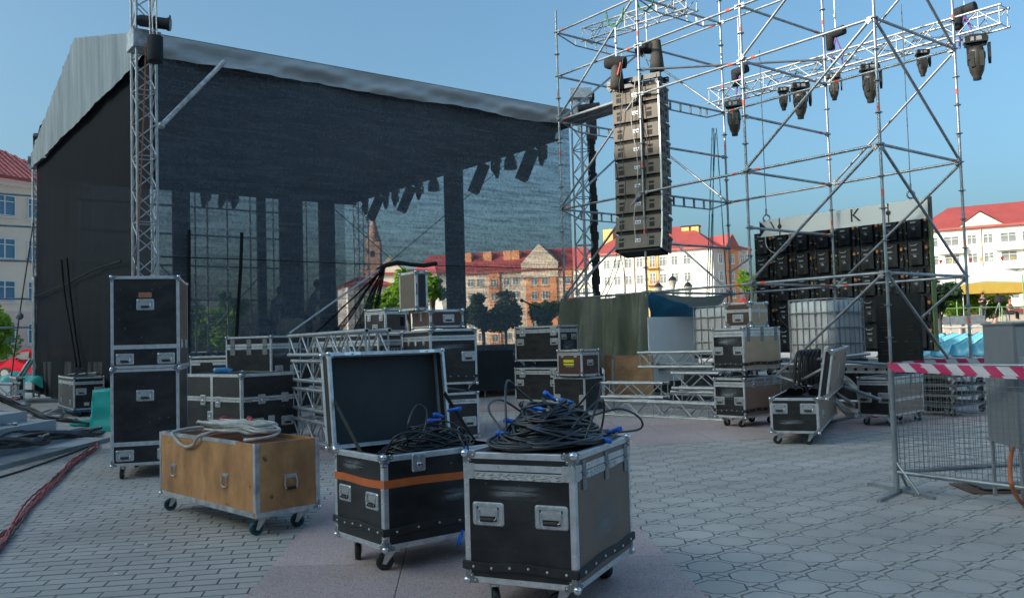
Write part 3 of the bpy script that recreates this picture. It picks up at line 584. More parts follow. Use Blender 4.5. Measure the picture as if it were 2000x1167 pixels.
def add_case_parts(T, d, w_, z0, z1, ply, t=.028, seam=None, feats=(), ends=True, plyR=None, corners=1.0, rivets=False, seamw=.045, open_top=False, open_bottom=False, edge=ALU, nosideR=False):
    """panels, trim, corners and fittings of one box between z0 and z1 in the frame of T"""
    X, Y_ = d / 2, w_ / 2
    def panel(c):  # c: x0,x1,y0,y1,z0,z1
        q = M(); q.bx(*c); return q
    th = .009
    plyR = plyR or ply
    pan = [((-X, -X + th, -Y_, Y_, z0, z1), ply), ((X - th, X, -Y_, Y_, z0, z1), ply), ((-X + th, X - th, -Y_, -Y_ + th, z0, z1), plyR), ((-X + th, X - th, Y_ - th, Y_, z0, z1), ply)]
    if not open_bottom: pan.append(((-X + th, X - th, -Y_ + th, Y_ - th, z0, z0 + th), ply))
    if not open_top: pan.append(((-X + th, X - th, -Y_ + th, Y_ - th, z1 - th, z1), ply))
    for c, m_ in pan: obj('panel', panel(c), m_, T)
    q = M(); edges(q, d, w_, z0, z1, t, opent=False, openb=False)
    if seam is not None:
        for s0, s1 in ((seam - seamw, seam - .003), (seam + .003, seam + seamw)):
            q.bx(-X - .0035, X + .0035, -Y_ - .0035, -Y_ + .001, s0, s1); q.bx(-X - .0035, -X + .001, -Y_ + .001, Y_, s0, s1); q.bx(X - .001, X + .0035, -Y_ + .001, Y_, s0, s1)
    if rivets:
        def rv(face, u, z, y=.0025): 
            T2 = face_T(face, d, w_)(u, z); p = T2 @ Vector((0, -y, 0)); q.ball(p, .0042, 1, 6, 4)
        for face, L_ in (('L', w_), ('R', d)):
            n = max(3, int(L_ / .14))
            for k in range(1, n):
                for z in (z0 + t * .55, z1 - t * .55): rv(face, k / n, z)
                if seam is not None: rv(face, (k + .3) / n, seam + .022, .004)
            n = max(3, int((z1 - z0) / .13))
            for k in range(1, n):
                for u in (.55 * t / L_, 1 - .55 * t / L_): rv(face, u, mix(z0, z1, k / n))
    obj('edge_trim', q, [edge, CHROME], T)
    if corners:
        cm = corner_mesh(corners)
        for sx in (-1, 1):
            for sy in (-1, 1):
                for z, sz in ((z0, -1), (z1, 1)):
                    link('corner', cm, T, mtx=Matrix.Translation((sx * X, sy * Y_, z)) @ Matrix.Diagonal((-sx, -sy, -sz, 1)))
    fit(T, d, w_, z0, z1, feats)
def fit(T, d, w_, z0, z1, feats):
    for f in feats:
        k, face, u, v = f[:4]; s_ = f[4] if len(f) > 4 else 1.0; z = mix(z0, z1, v); mt = face_T(face, d, w_)(u, z)
        if k == 'h':
            a, b = handle_mesh(s_); o = link('handle', a, T, mtx=mt); link('grip', b, o)
        elif k == 'l': link('latch', latch_mesh(s_), T, mtx=mt @ Matrix.Translation((0, -.003, 0)))
        elif k == 'g': link('hinge', hinge_mesh(s_), T, mtx=mt @ Matrix.Translation((0, -.0035, 0)))
        elif k == 'p':   # flat plate: size w,h, material, thickness, name
            q = M(); q.plate(rrect(f[4], f[5], min(.006, f[5] * .3)), f[7] if len(f) > 7 else .003, 0); obj(f[8] if len(f) > 8 else 'label_plate', q, f[6], T, mtx=mt)
        elif k == 'strip': # printed strip on the band
            q = M(); q.bx(-f[4] / 2, f[4] / 2, -.0046, -.003, -f[5] / 2, f[5] / 2); obj('printed_label', q, LABEL, T, mtx=mt)
def belt(T, d, w_, z, h=.045, y=.012, name='rubber_bumper', m_=None, wob=.006, full=True):
    q = M(); X, Y_ = d / 2 + .0045, w_ / 2 + .0045; n = 12
    for face, L_ in (('L', w_), ('R', d)) + ((('B', w_),) if full else ()):
        prev = None
        for k in range(n + 1):
            u = k / n; dz = math.sin(u * 9 + L_ * 5) * wob; T2 = face_T(face, d, w_)(u, z + dz); ext = .012 if k in (0, n) else 0; x = (-ext if k == 0 else ext if k == n else 0)
            c = [T2 @ Vector(p) for p in ((x, -.003, -h / 2), (x, -y - .003, -h / 2 + .005), (x, -y - .003, h / 2 - .005), (x, -.003, h / 2))]
            if prev: q.add(prev + c, [(i, (i + 1) % 4, 4 + (i + 1) % 4, 4 + i) for i in range(4)])
            prev = c
        for k in range(6): q.ball(face_T(face, d, w_)((k + .5) / 6, z + math.sin((k + .5) / 6 * 9 + L_ * 5) * wob) @ Vector((0, -y - .003, 0)), .0075, 1, 8, 4)
    obj(name, q, [m_ or RUB, ZINC], T)
def casters(T, d, w_, hh=CASTERS, teal=False, rots=None, inset=.1):
    b, wh = caster_meshes(round(hh, 3), teal)
    for i, (sx, sy) in enumerate(((-1, -1), (1, -1), (-1, 1), (1, 1))):
        c = link('caster', b, T, mtx=Matrix.Translation((sx * (d / 2 - inset), sy * (w_ / 2 - inset), 0)) @ Matrix.Rotation((rots[i] if rots else random.uniform(0, 6)), 4, 'Z')); link('wheel', wh, c)
def case(label, Nx, yb, Lx, Rx, yt, Y, a, ply=None, z0=None, cast=True, casth=None, group=None, h=None, belts=(), dust=True, **kw):
    ctr, z, d, w_, hh = corner_case_geom(Nx, yb, Lx, Rx, yt, Y, a, z0, h); ch = (casth or CASTERS) if cast else 0
    T = thing('flight_case', label, 'case', (ctr.x, ctr.y, z - ch), a, group)
    rots = kw.pop('rots', None); teal = kw.pop('teal', False); seam = kw.pop('seam', None)
    add_case_parts(T, d, w_, ch, ch + hh, ply or PLY, seam=(ch + hh * seam if seam else None), **kw)
    for b in belts: belt(T, d, w_, ch + hh * b)
    if cast: casters(T, d, w_, ch, teal, rots)
    T['d'] = d; T['w'] = w_; T['h'] = hh; T['c'] = ch
    return T
def smear(T, face, u, v, sw, sh, m_):
    d, w_, hh, ch = T['d'], T['w'], T['h'], T['c']; q = M(); q.bx(-sw / 2, sw / 2, -.0012, -.0004, -sh / 2, sh / 2); obj('worn_print', q, m_, T, mtx=face_T(face, d, w_)(u, ch + hh * v))
def smear_mat(name, col, dens=.5, sc=(1.5, 1, 22)):
    m = bpy.data.materials.new(name); m.use_nodes = True; t = m.node_tree; b = t.nodes['Principled BSDF']; b.inputs['Base Color'].default_value = (*col, 1); b.inputs['Roughness'].default_value = .45
    tc = nn(t, 'ShaderNodeTexCoord'); mp = nn(t, 'ShaderNodeMapping'); mp.inputs['Scale'].default_value = sc; t.links.new(tc.outputs['Object'], mp.inputs[0]); n = nn(t, 'ShaderNodeTexNoise'); n.inputs['Scale'].default_value = 2.0; n.inputs['Detail'].default_value = 2; t.links.new(mp.outputs[0], n.inputs['Vector'])
    # soft edges from generated coordinates
    sp = nn(t, 'ShaderNodeSeparateXYZ'); t.links.new(tc.outputs['Generated'], sp.inputs[0]); last = None
    for i in (0, 2):
        c = nn(t, 'ShaderNodeMath', operation='SUBTRACT'); c.inputs[1].default_value = .5; t.links.new(sp.outputs[i], c.inputs[0]); ab = nn(t, 'ShaderNodeMath', operation='ABSOLUTE'); t.links.new(c.outputs[0], ab.inputs[0])
        r = nn(t, 'ShaderNodeMapRange', interpolation_type='SMOOTHSTEP'); r.inputs[1].default_value = .08; r.inputs[2].default_value = .5; r.inputs[3].default_value = 1; r.inputs[4].default_value = 0; t.links.new(ab.outputs[0], r.inputs[0])
        if last is None: last = r.outputs[0]
        else: mu = nn(t, 'ShaderNodeMath', operation='MULTIPLY'); t.links.new(last, mu.inputs[0]); t.links.new(r.outputs[0], mu.inputs[1]); last = mu.outputs[0]
    r = nn(t, 'ShaderNodeMapRange'); r.inputs[1].default_value = .4; r.inputs[2].default_value = .65; r.inputs[4].default_value = dens; t.links.new(n.outputs['Fac'], r.inputs[0]); mu = nn(t, 'ShaderNodeMath', operation='MULTIPLY'); t.links.new(last, mu.inputs[0]); t.links.new(r.outputs[0], mu.inputs[1]); t.links.new(mu.outputs[0], b.inputs['Alpha'])
    return m
SMEAR = smear_mat('worn_white_print', (.3, .32, .34), .6)
SMEAR2 = smear_mat('worn_white_print_faint', (.26, .3, .33), .45, (1.5, 1.5, 14))
# ---- 1 front case with cables on its lid
c1 = case('nearest black flight case on casters, with cables heaped on its closed lid', 1129, 1152, 912, 1238, 889, 4.164, 1.134, seam=.86, seamw=.034, rivets=True, corners=1.15, z0=.14,
    feats=[('h', 'L', .22, .53, .98), ('h', 'L', .79, .53, .98), ('strip', 'L', .5, .822, .46, .03), ('strip', 'R', .42, .822, .5, .03), ('g', 'R', .14, .845, .95), ('g', 'R', .53, .845, .95), ('g', 'R', .9, .845, .95), ('p', 'L', .945, .86, .065, .075, ZINC, .0055, 'corner_brace'), ('p', 'R', .042, .86, .06, .075, ZINC, .0055, 'corner_brace'), ('p', 'L', .05, .86, .06, .075, ZINC, .0055, 'corner_brace'), ('p', 'R', .965, .86, .045, .075, ZINC, .0055, 'corner_brace')], belts=(.13,), rots=[.3, -.3, 2.2, .5], plyR=PLYG)  # right panel of the black case carries its sky sheen as lighter laminate
smear(c1, 'L', .48, .71, .32, .085, SMEAR); smear(c1, 'R', .52, .42, .42, .26, SMEAR2)
# ---- 2 open case with orange tape
c2 = case('open black flight case with orange tape round it, lid up, full of cables', 752, 1076, 657, 990, 892, 5.083, .669, z0=.14, open_top=True, rivets=True, corners=1.1, t=.03,
    feats=[('h', 'L', .22, .52, .85), ('h', 'L', .77, .5, .85), ('l', 'R', .27, .9, .95), ('l', 'R', .86, .9, .9)], belts=(.2,), rots=[1.0, 1.7, 2.6, .3], teal=False)
d, w_, hh, ch = c2['d'], c2['w'], c2['h'], c2['c']
q = M(); zt = ch + hh * .7
for face in 'LR':
    L_ = w_ if face == 'L' else d; f = face_T(face, d, w_); n = 10
    for k in range(n):
        a_, b_ = [f(u, zt + .004 * math.sin(u * 7)) for u in (k / n, (k + 1) / n)]
        q.add([a_ @ Vector((0, -.0028, -.024)), b_ @ Vector((0, -.0028, -.024)), b_ @ Vector((0, -.0028, .022)), a_ @ Vector((0, -.0028, .022))], [(0, 1, 2, 3)])
obj('orange_tape', q, ORANGE, c2)
smear(c2, 'R', .62, .5, .34, .1, SMEAR); smear(c2, 'L', .4, .86, .3, .08, SMEAR)
q = M(); q.bx(-d / 2 + .01, d / 2 - .01, -w_ / 2 + .01, w_ / 2 - .01, ch + .01, ch + hh * .72); obj('lining', q, LINER, c2)
# the lid stands up on the far long edge, open side to the viewer
lid = link('lid', None, c2, mtx=Matrix.Translation((0, w_ / 2, ch + hh + .003)) @ Matrix.Rotation(R(-6), 4, 'X')); lh = .60; ld = .11
q = M(); X = d / 2
q.bx(-X, X, ld - .009, ld, 0, lh, 0); q.bx(-X, -X + .009, .0, ld - .009, 0, lh, 0); q.bx(X - .009, X, 0, ld - .009, 0, lh, 0); q.bx(-X + .009, X - .009, 0, ld - .009, 0, .009, 0); q.bx(-X + .009, X - .009, 0, ld - .009, lh - .009, lh, 0)
obj('lid_lining', q, LINER, lid)
q = M(); q.bx(-X - .001, X + .001, ld + .0005, ld + .002, -.001, lh + .001); obj('lid_panel', q, PLY, lid)
q = M()
for x0, x1, z0_, z1_ in ((-X - .004, X + .004, -.004, .018), (-X - .004, X + .004, lh - .018, lh + .004)): q.bx(x0, x1, -.004, .02, z0_, z1_)
for sx in (-1, 1):
    q.bx(min(sx * (X + .004), sx * (X - .016)), max(sx * (X + .004), sx * (X - .016)), -.004, .02, .018, lh - .018)
    q.bx(min(sx * (X + .003), sx * (X - .02)), max(sx * (X + .003), sx * (X - .02)), ld - .03, ld + .004, 0, lh)
q.bx(-X, X, ld - .03, ld + .003, lh - .02, lh + .003); obj('edge_trim', q, ALU, lid)
cm = corner_mesh(1.1)
for sx in (-1, 1):
    for z, sz in ((0, -1), (lh, 1)):
        for y, sy in ((0, -1), (ld, 1)): link('corner', cm, lid, mtx=Matrix.Translation((sx * X, y, z)) @ Matrix.Diagonal((-sx, -sy, -sz, 1)) @ Matrix.Scale(.8, 4))
for x in (-.27, .3): q = M(); q.plate(rrect(.12, .02, .004), .006, 0); q.ball((0, -.01, 0), .008, 0, 8, 5); obj('catch', q, CHROME, lid, mtx=Matrix.Translation((x, .0, lh - .006)) @ Matrix.Rotation(0, 4, 'X'))
for x0, x1 in ((-X + .02, -X + .05), (X - .02, X - .06)):
    q = M(); q.beam((x0, w_ / 2 + .03, ch + hh + .3), (x0 + (.0 if x0 < 0 else 0), w_ / 2 - .34, ch + hh - .03), .004, .032, 0, (0, 1, 0)); obj('lid_stay_strap', q, RUB, c2)
# ---- 3 plywood trunk
ctr, z, d, w_, hh = corner_case_geom(500, 1008, 313.6, 625, 867, 6.187, .767, .14)
T = thing('plywood_trunk', 'worn open plywood trunk on teal casters with white cables lying across it', 'trunk', (ctr.x, ctr.y, 0), .767); X, Y_ = d / 2, w_ / 2; z0, z1 = .14, .14 + hh
for c in ((-X, -X + .012, -Y_, Y_, z0, z1), (X - .012, X, -Y_, Y_, z0, z1), (-X + .012, X - .012, -Y_, -Y_ + .012, z0, z1), (-X + .012, X - .012, Y_ - .012, Y_, z0, z1), (-X + .012, X - .012, -Y_ + .012, Y_ - .012, z0, z0 + .012)):
    q = M(); q.bx(*c); obj('panel', q, WOOD, T)
q = M(); t_ = .034; e = .003
for sx, sy in ((-1, -1), (-1, 1), (1, -1), (1, 1)):
    zb = z0 + (.03 if (sx, sy) == (-1, -1) else 0)
    for dx, dy in ((t_, e), (e, t_)):
        x0, x1 = sorted((sx * (X + e), sx * (X + e - (t_ if dx == t_ else 2 * e * .5)))); y0, y1 = sorted((sy * (Y_ + e), sy * (Y_ + e - (t_ if dy == t_ else e))))
        if dy == t_: y0, y1 = sorted((sy * (Y_), sy * (Y_ + e - t_)))
        q.bx(x0, x1, y0, y1, zb, z1 + .001)
q.bx(-X + .0, X, -Y_ - e - .001, -Y_, z0 - .004, z0 + .03); q.bx(-X - e - .001, -X, -Y_ + .03, Y_, z0 - .004, z0 + .03)
q.bx(-X - e, -X + .02, -Y_ + .28, Y_ - .034, z1 - .022, z1 + .004); q.bx(-X + .02, X - .02, Y_ - .018, Y_ + e, z1 - .02, z1 + .004); q.bx(-X - .003, X + .003, -Y_ - .003, Y_ + .003, z0 - .008, z0 - .0045)
obj('edge_trim', q, ALUW, T)
for sx, sy in ((-1, 1), (1, -1)): link('corner', corner_mesh(1.0), T, mtx=Matrix.Translation((sx * X, sy * Y_, z0)) @ Matrix.Diagonal((-sx, -sy, 1, 1)))
def dropm():
    q = M(); q.plate(rrect(.085, .03, .005, cz=.04), .004, 0, bev=.001); q.sweep([(-.035, -.008, .035), (-.04, -.012, .0), (-.038, -.012, -.035), (-.03, -.012, -.042), (.03, -.012, -.042), (.038, -.012, -.035), (.04, -.012, 0), (.035, -.008, .035)], .005, 6, 0)
    return q.mesh('handle', [ZINC])
dm = dropm(); f = face_T('L', d, w_)
for u, v in ((.17, .42), (.72, .42)): link('handle', dm, T, mtx=f(u, z0 + hh * v))
q = M(); q.plate(rrect(.1, .03, .005, cz=.045), .005, 0); q.sweep([(-.042, -.01, .04), (-.05, -.014, 0), (-.045, -.014, -.04), (.045, -.014, -.04), (.05, -.014, 0), (.042, -.01, .04)], .006, 6, 0); q.cyl((-.035, -.014, -.04), (.035, -.014, -.04), .011, 8, 1); obj('handle', q, [ZINC, RUB], T, mtx=face_T('R', d, w_)(.53, z0 + hh * .42))
casters(T, d, w_, .136, True, [1.5, .75, 1.15, .9], .09)
trunk = (ctr, d, w_, z1, T)
# ---- 4 tall pair
TS = .028
tall = dict(Nx=351, Lx=216.8, Rx=367.4, Y=9.345, a=1.855)
f4 = [('h', 'L', .5, .29 + .38, .95), ('h', 'L', .2, .1, .95), ('h', 'L', .8, .1, .95)]
t_low = case('tall black flight case on casters at the left, under another tall case', yb=911, yt=724, z0=.14, h=1.0, ply=PLY, feats=[('h', 'L', .5, .72, 1.0), ('h', 'L', .2, .105, 1.0), ('h', 'L', .8, .105, 1.0)], rots=[.2, .1, 1.5, 2], **tall)
t_up = case('tall black flight case with orange sticker, upper one of the tall left stack', yb=722, yt=538.8, z0=1.148, h=.965, cast=False, ply=PLY, feats=[('h', 'L', .5, .69, 1.0), ('h', 'L', .2, .1, 1.0), ('h', 'L', .8, .1, 1.0), ('p', 'L', .5, .795, .13, .055, STRAPM, .001, 'orange_sticker')], **tall)
for T, z_ in ((t_low, .14 + .2), (t_up, .2)):
    q = M(); q.bx(-T['d'] / 2 - .0035, -T['d'] / 2 + .001, -T['w'] / 2 + .02, T['w'] / 2 - .02, z_, z_ + .045); obj('band', q, ALU, T)
    for k in (0, 1): link('latch', latch_mesh(.9), T, mtx=face_T('R', T['d'], T['w'])(.25 + .5 * k, z_ + .05))
# ---- 5 case with the bottle, and the two behind
K = case('wide black flight case with butterfly latches, blue bottle on its lid', 472, 849, 364, 586, 731, 11.6, .85, z0=.1, rivets=False, seam=.62, seamw=.032, cast=True, casth=.1, corners=1.3, t=.035, plyR=PLY,
    feats=[('l', 'R', .34, .615, 1.15), ('l', 'R', .74, .62, 1.15), ('h', 'R', .27, .26, 1.1), ('h', 'R', .78, .26, 1.1), ('l', 'L', .33, .6, 1.3), ('l', 'L', .6, .58, 1.3), ('l', 'L', .45, .36, 1.15), ('strip', 'R', .12, .6, .12, .03), ('strip', 'R', .54, .6, .13, .03), ('strip', 'R', .92, .6, .1, .03), ('p', 'R', .5, .3, .1, .1, WHT, .001, 'torn_sticker')])
q = M(); q.bx(-K['d'] / 2 - .004, -K['d'] / 2 + .001, .015 - .03, .015 + .03, .13, .1 + K['h'] - .03); obj('band', q, ALU, K)
J = case('low black flight case between the tall stack and the larger hinged case', 455, 850, 372.4, 500, 694, 14.9, 1.2, z0=.14, seam=.9, feats=[('p', 'L', .4, .85, .26, .1, BLACKP, .006, 'recessed_latch')])
Mc = case('black flight case with three hinges, behind the bottle case', 532, 850, 443, 590, 655.4, 14.2, 1.2, z0=.14, seam=.88, feats=[('g', 'L', .16, .885, 1.7), ('g', 'L', .52, .885, 1.7), ('g', 'L', .87, .885, 1.7), ('h', 'R', .75, .6, 1.2), ('h', 'R', .25, .6, 1.2)])
smear(Mc, 'R', .5, .8, 1.2, .25, SMEAR)
# bottle
bt = D(433, 718, 12.3); T = thing('water_bottle', 'blue plastic water bottle lying on the wide black case', 'bottle', (bt.x, bt.y, .99 + .0), R(20))
K_top = .1 + K['h']; T.location.z = K_top + .004
q = M(); q.lathe([(0, -.11), (.035, -.108), (.042, -.09), (.042, -.02), (.038, 0), (.042, .02), (.042, .06), (.03, .1), (.014, .13)], 14, 0, (0, 0, .042), (1, .3, 0)); m_ = mat('blue_bottle_plastic', (.2, .6, .9), .08); m_.node_tree.nodes['Principled BSDF'].inputs['Transmission Weight'].default_value = .5; obj('bottle_body', q, m_, T)
q = M(); q.cyl(Vector((0, 0, .042)) + Vector((1, .3, 0)).normalized() * .128, Vector((0, 0, .042)) + Vector((1, .3, 0)).normalized() * .15, .018, 10); obj('cap', q, mat('blue_cap', (.03, .3, .7), .4), T)
# ---- middle group
X1 = case('black flight case standing on the ground under the big case, behind the open lid', 841, 853, 788, 937, 769, 11.9, .36, z0=.03, cast=False, seam=.8, seamw=.03, feats=[('h', 'R', .8, .35, 1.15), ('strip', 'R', .5, .83, .3, .03)])
W1 = case('big black flight case on casters, topmost but one of the stack behind the open lid', 841.4, 752, 788.3, 933, 643, 11.9, .36, h=None, casth=.1, seam=.84, seamw=.035, belts=(.14,), corners=1.3, feats=[('h', 'R', .82, .5, 1.15), ('l', 'L', .25, .78, .9), ('l', 'L', .8, .78, .9), ('p', 'L', .5, .78, .1, .1, WHT, .001, 'torn_sticker')])
smear(W1, 'R', .4, .68, .6, .1, SMEAR)
V1 = case('small brown flight case with one handle on top of the big black case', 840.5, 639.7, 805.4, 905.7, 604.5, 12.05, .5, ply=PLYB, cast=False, corners=1.4, feats=[('h', 'R', .55, .5, 1.0), ('p', 'L', .5, .65, .05, .12, ZINC, .004, 'latch')])
T1 = case('shallow grey open case lid standing on its end on the small brown case', 813, 605, 781, 836, 529, 12.15, .6, ply=PLYG, cast=False, corners=1.1, t=.03)
q = M(); q.bx(-.01, .01, -T1['w'] / 2 - .0, 0, .1, .2); dT, wT, hT = T1['d'], T1['w'], T1['h']
q = M(); q.bx(-dT / 2 + .05, dT / 2 - .03, -wT / 2 - .003, -wT / 2 - .0005, .05, hT - .05); obj('dark_foam', q, LINER, T1); q = M(); q.bx(-dT / 2 + .008, -dT / 2 + .02, -wT / 2 - .006, -wT / 2 - .0025, hT * .4, hT * .68); obj('slot', q, DARK, T1)
Yc = case('long black and brown flight case with printed marks behind the stacked trusses', 743, 850, 613, 789, 651, 13.2, .9, z0=.14, plyR=PLYB, seam=.9, feats=[('l', 'L', .15, .85, 1.1), ('l', 'L', .5, .85, 1.1), ('l', 'L', .85, .85, 1.1)])
def text(s, size, m_, name, parent, mtx, label=None, kind=None):
    
    def mk():
        cu = bpy.data.curves.new(name, 'FONT'); cu.body = s; cu.size = size; cu.align_x = 'CENTER'; cu.align_y = 'CENTER'; cu.extrude = .0004; cu.resolution_u = 3; cu.materials.append(m_)
        t_ = bpy.data.objects.new(name, cu); COL.objects.link(t_); me = bpy.data.meshes.new_from_object(t_); me.name = name; bpy.data.objects.remove(t_); bpy.data.curves.remove(cu); return me
    return link(name, shared(('text', s, size), mk), parent, mtx=mtx @ Matrix.Rotation(math.pi / 2, 4, 'X'))
text('C E', .09, WHT, 'ce_mark', Yc, face_T('R', Yc['d'], Yc['w'])(.3, .14 + Yc['h'] * .81) @ Matrix.Translation((0, -.002, 0)))
for k in range(3): 
    q = M(); q.ring(rrect(.07, .09, .004), rrect(.055, .075, .004), .001); q.plate([(-.015, -.03), (.015, -.03), (0, .02)], .001); obj('handling_symbol', q, WHT, Yc, mtx=face_T('R', Yc['d'], Yc['w'])(.6 + .14 * k, .14 + Yc['h'] * .8) @ Matrix.Translation((0, -.001, 0)))
U1 = case('small black and brown flight case on the long case, left of the upright lid', 753, 648, 713, 795, 602, 13.35, .8, ply=PLY, plyR=PLYB, cast=False, corners=1.2, seam=.82, seamw=.02, feats=[('l', 'L', .22, .62, .9), ('l', 'L', .8, .62, .9), ('h', 'L', .5, .22, .75), ('p', 'R', .78, .45, .08, .14, DARK, .002, 'recess')])
# ---- centre pair and brown box
P2_ = case('lower long black flight case on casters, left of the brown box', 1094, 785, 1007, 1129, 718, 16.9, .85, z0=.14, seam=.86, seamw=.035, teal=True, feats=[('l', 'L', .18, .84, 1.5), ('l', 'L', .87, .84, 1.5), ('h', 'L', .12, .55, 1.1), ('h', 'L', .88, .55, 1.1)])
P1_ = case('upper long black flight case stacked on its twin beside the olive tarpaulin', 1094, 704, 1007, 1129.5, 635, 16.9, .85, seam=.86, seamw=.035, casth=.12, teal=True, feats=[('l', 'L', .18, .84, 1.5), ('l', 'L', .87, .84, 1.5), ('h', 'L', .12, .55, 1.1), ('h', 'L', .88, .55, 1.1), ('h', 'R', .25, .68, .9), ('h', 'R', .78, .68, .9)])
smear(P1_, 'R', .5, .4, .5, .3, SMEAR)
P4_ = case('dark flight case standing flat on the ground under the small brown box', 1143, 804, 1082.5, 1180.8, 737, 16.0, .75, z0=.0, cast=False, corners=0, plyR=LINER, feats=[('l', 'L', .12, .35, 1.7), ('l', 'L', .93, .35, 1.7)])
P3_ = case('small brown flight case with a yellow print, set on the dark flat case', 1137, 733.5, 1089.5, 1171, 682.6, 15.9, .75, ply=PLYB, cast=False, seam=.84, seamw=.025, corners=1.3, feats=[('h', 'R', .48, .5, .95), ('l', 'L', .22, .8, .75), ('l', 'L', .75, .8, .75), ('p', 'L', .47, .57, .26, .05, YEL, .001, 'yellow_print'), ('p', 'L', .47, .44, .26, .03, YEL, .001, 'yellow_print'), ('p', 'L', .5, .36, .2, .008, WHT, .001, 'white_print')])
# ---- right stack
Q3_ = case('lower grey and black flight case on casters in the stack at the right', 1457, 822, 1396.7, 1529, 738.4, 12.5, .72, z0=.14, seam=.84, seamw=.035, plyR=PLYT, belts=(.18,), feats=[('h', 'L', .18, .42, 1.0), ('h', 'L', .82, .42, 1.0), ('l', 'R', .24, .84, .95), ('l', 'R', .82, .86, .95), ('p', 'R', .55, .88, .035, .16, WHT, .002, 'paper_tag')])
smear(Q3_, 'L', .5, .6, .35, .2, SMEAR)
Q2_ = case('upper beige and black flight case on casters in the stack at the right', 1454.6, 723, 1393, 1526, 639.4, 12.5, .72, casth=.1, seam=.86, seamw=.04, plyR=PLYM, belts=(.15,), feats=[('h', 'L', .18, .46, 1.0), ('h', 'L', .82, .46, 1.0), ('g', 'R', .13, .86, 1.4), ('g', 'R', .5, .86, 1.4), ('g', 'R', .88, .86, 1.4)])
smear(Q2_, 'L', .5, .7, .4, .15, SMEAR)
Q1_ = case('small brown and beige flight case on top of the stack at the right', 1467.4, 638, 1417, 1500, 589.3, 12.8, .85, ply=PLYB, plyR=PLYM, cast=False, seam=.66, seamw=.02, corners=1.6, feats=[('h', 'L', .5, .36, 1.0), ('p', 'R', .48, .6, .05, .17, ZINC, .006, 'latch')])
# ---- open case on the right
ctr_kw = dict(Nx=1601, yb=846.4, Lx=1506, Rx=1636, yt=777, Y=10.35, a=1.15)
Q4_ = case('open flight case with upright brown lid and black lamps inside', z0=.14, open_top=True, plyR=PLYT, corners=1.1, feats=[('h', 'L', .2, .7, 1.05), ('h', 'L', .79, .7, 1.05), ('h', 'R', .2, .45, .8), ('h', 'R', .85, .5, .8)], rots=[.2, .3, .1, .2], **ctr_kw)
d, w_, hh = Q4_['d'], Q4_['w'], Q4_['h']; smear(Q4_, 'L', .45, .32, .35, .07, SMEAR)
q = M(); q.bx(-d / 2 + .01, d / 2 - .01, -w_ / 2 + .01, w_ / 2 - .01, .15, .14 + hh * .8); obj('lining', q, LINER, Q4_)
for y in (-.13, .15):
    for x in (-.2, .16): q = M(); q.plate(rrect(.2, .1, .03), .15, 0, T=Matrix.Translation((x, y - .03, .14 + hh + .0)) @ Matrix.Rotation(R(90), 4, 'Z') @ Matrix.Rotation(R(0), 4, 'X')); q.sweep([(x - .06, y - .06, .14 + hh + .03), (x - .05, y, .14 + hh + .085), (x - .06, y + .06, .14 + hh + .03)], .012, 6); obj('stowed_lamp', q, BLACKP, Q4_)
lid = link('lid', None, Q4_, mtx=Matrix.Translation((0, -w_ / 2, .14 + hh)) @ Matrix.Rotation(R(9), 4, 'X')); lh = .58; X = d / 2
q = M(); q.bx(-X, X, -.1, -.09, 0, lh, 0); q.bx(-X, -X + .009, -.09, 0, 0, lh, 1); q.bx(X - .009, X, -.09, 0, 0, lh, 1); q.bx(-X + .009, X - .009, -.09, 0, lh - .009, lh, 1); obj('lid_panel', q, [PLYT, PLY], lid)
q = M(); T0 = Matrix.Translation((0, -.05, 0))
for sx in (-1, 1):
    x0, x1 = sorted((sx * (X + .003), sx * (X - .025)))
    q.bx(x0, x1, -.103, -.08, 0, lh); q.bx(x0, x1, -.02, .003, 0, lh)
for z0_, z1_ in ((-.003, .024), (lh - .024, lh + .003)): q.bx(-X + .025, X - .025, -.103, -.08, z0_, z1_); q.bx(-X - .002, -X + .002, -.08, -.02, z0_, z1_)
q.plate(rrect(.05, .2, .005), .106, 0, T=Matrix.Translation((0, 0, lh * .5))); obj('edge_trim', q, ALU, lid)
for sx in (-1, 1):
    for z, sz in ((0, -1), (lh, 1)): link('corner', corner_mesh(1.2), lid, mtx=Matrix.Translation((sx * X, -.1, z)) @ Matrix.Diagonal((-sx, 1, -sz, 1)))
for x in (-X * .75, X * .75):
    for z in (.1, lh - .1): q = M(); q.plate(rrect(.05, .05, .01), .003, 0); obj('dish', q, GRILL, lid, mtx=Matrix.Translation((x, -.1, z)))
# ---- behind the fence, and the narrow pair beside it
S1_ = case('long grey and black flight case on casters, partly behind the mesh fence', 1741, 812.5, 1677, 1806, 737, 12.1, .75, z0=.14, seam=.86, seamw=.03, plyR=PLYT, rivets=False, feats=[('h', 'L', .2, .48, 1.2), ('h', 'L', .85, .48, 1.2), ('g', 'R', .62, .88, 1.3)], teal=True)
q = M(); q.bx(-S1_['d'] / 2 + .03, S1_['d'] / 2 - .03, -S1_['w'] / 2 - .003, -S1_['w'] / 2, .14 + .2, .14 + .24); obj('band', q, ALU, S1_)
S2_ = case('narrow brown case edge standing between the open lid and the long case behind the fence', 1670, 778, 1655, 1691, 730, 15.5, .9, z0=.14, cast=True, plyR=PLYG, feats=[])
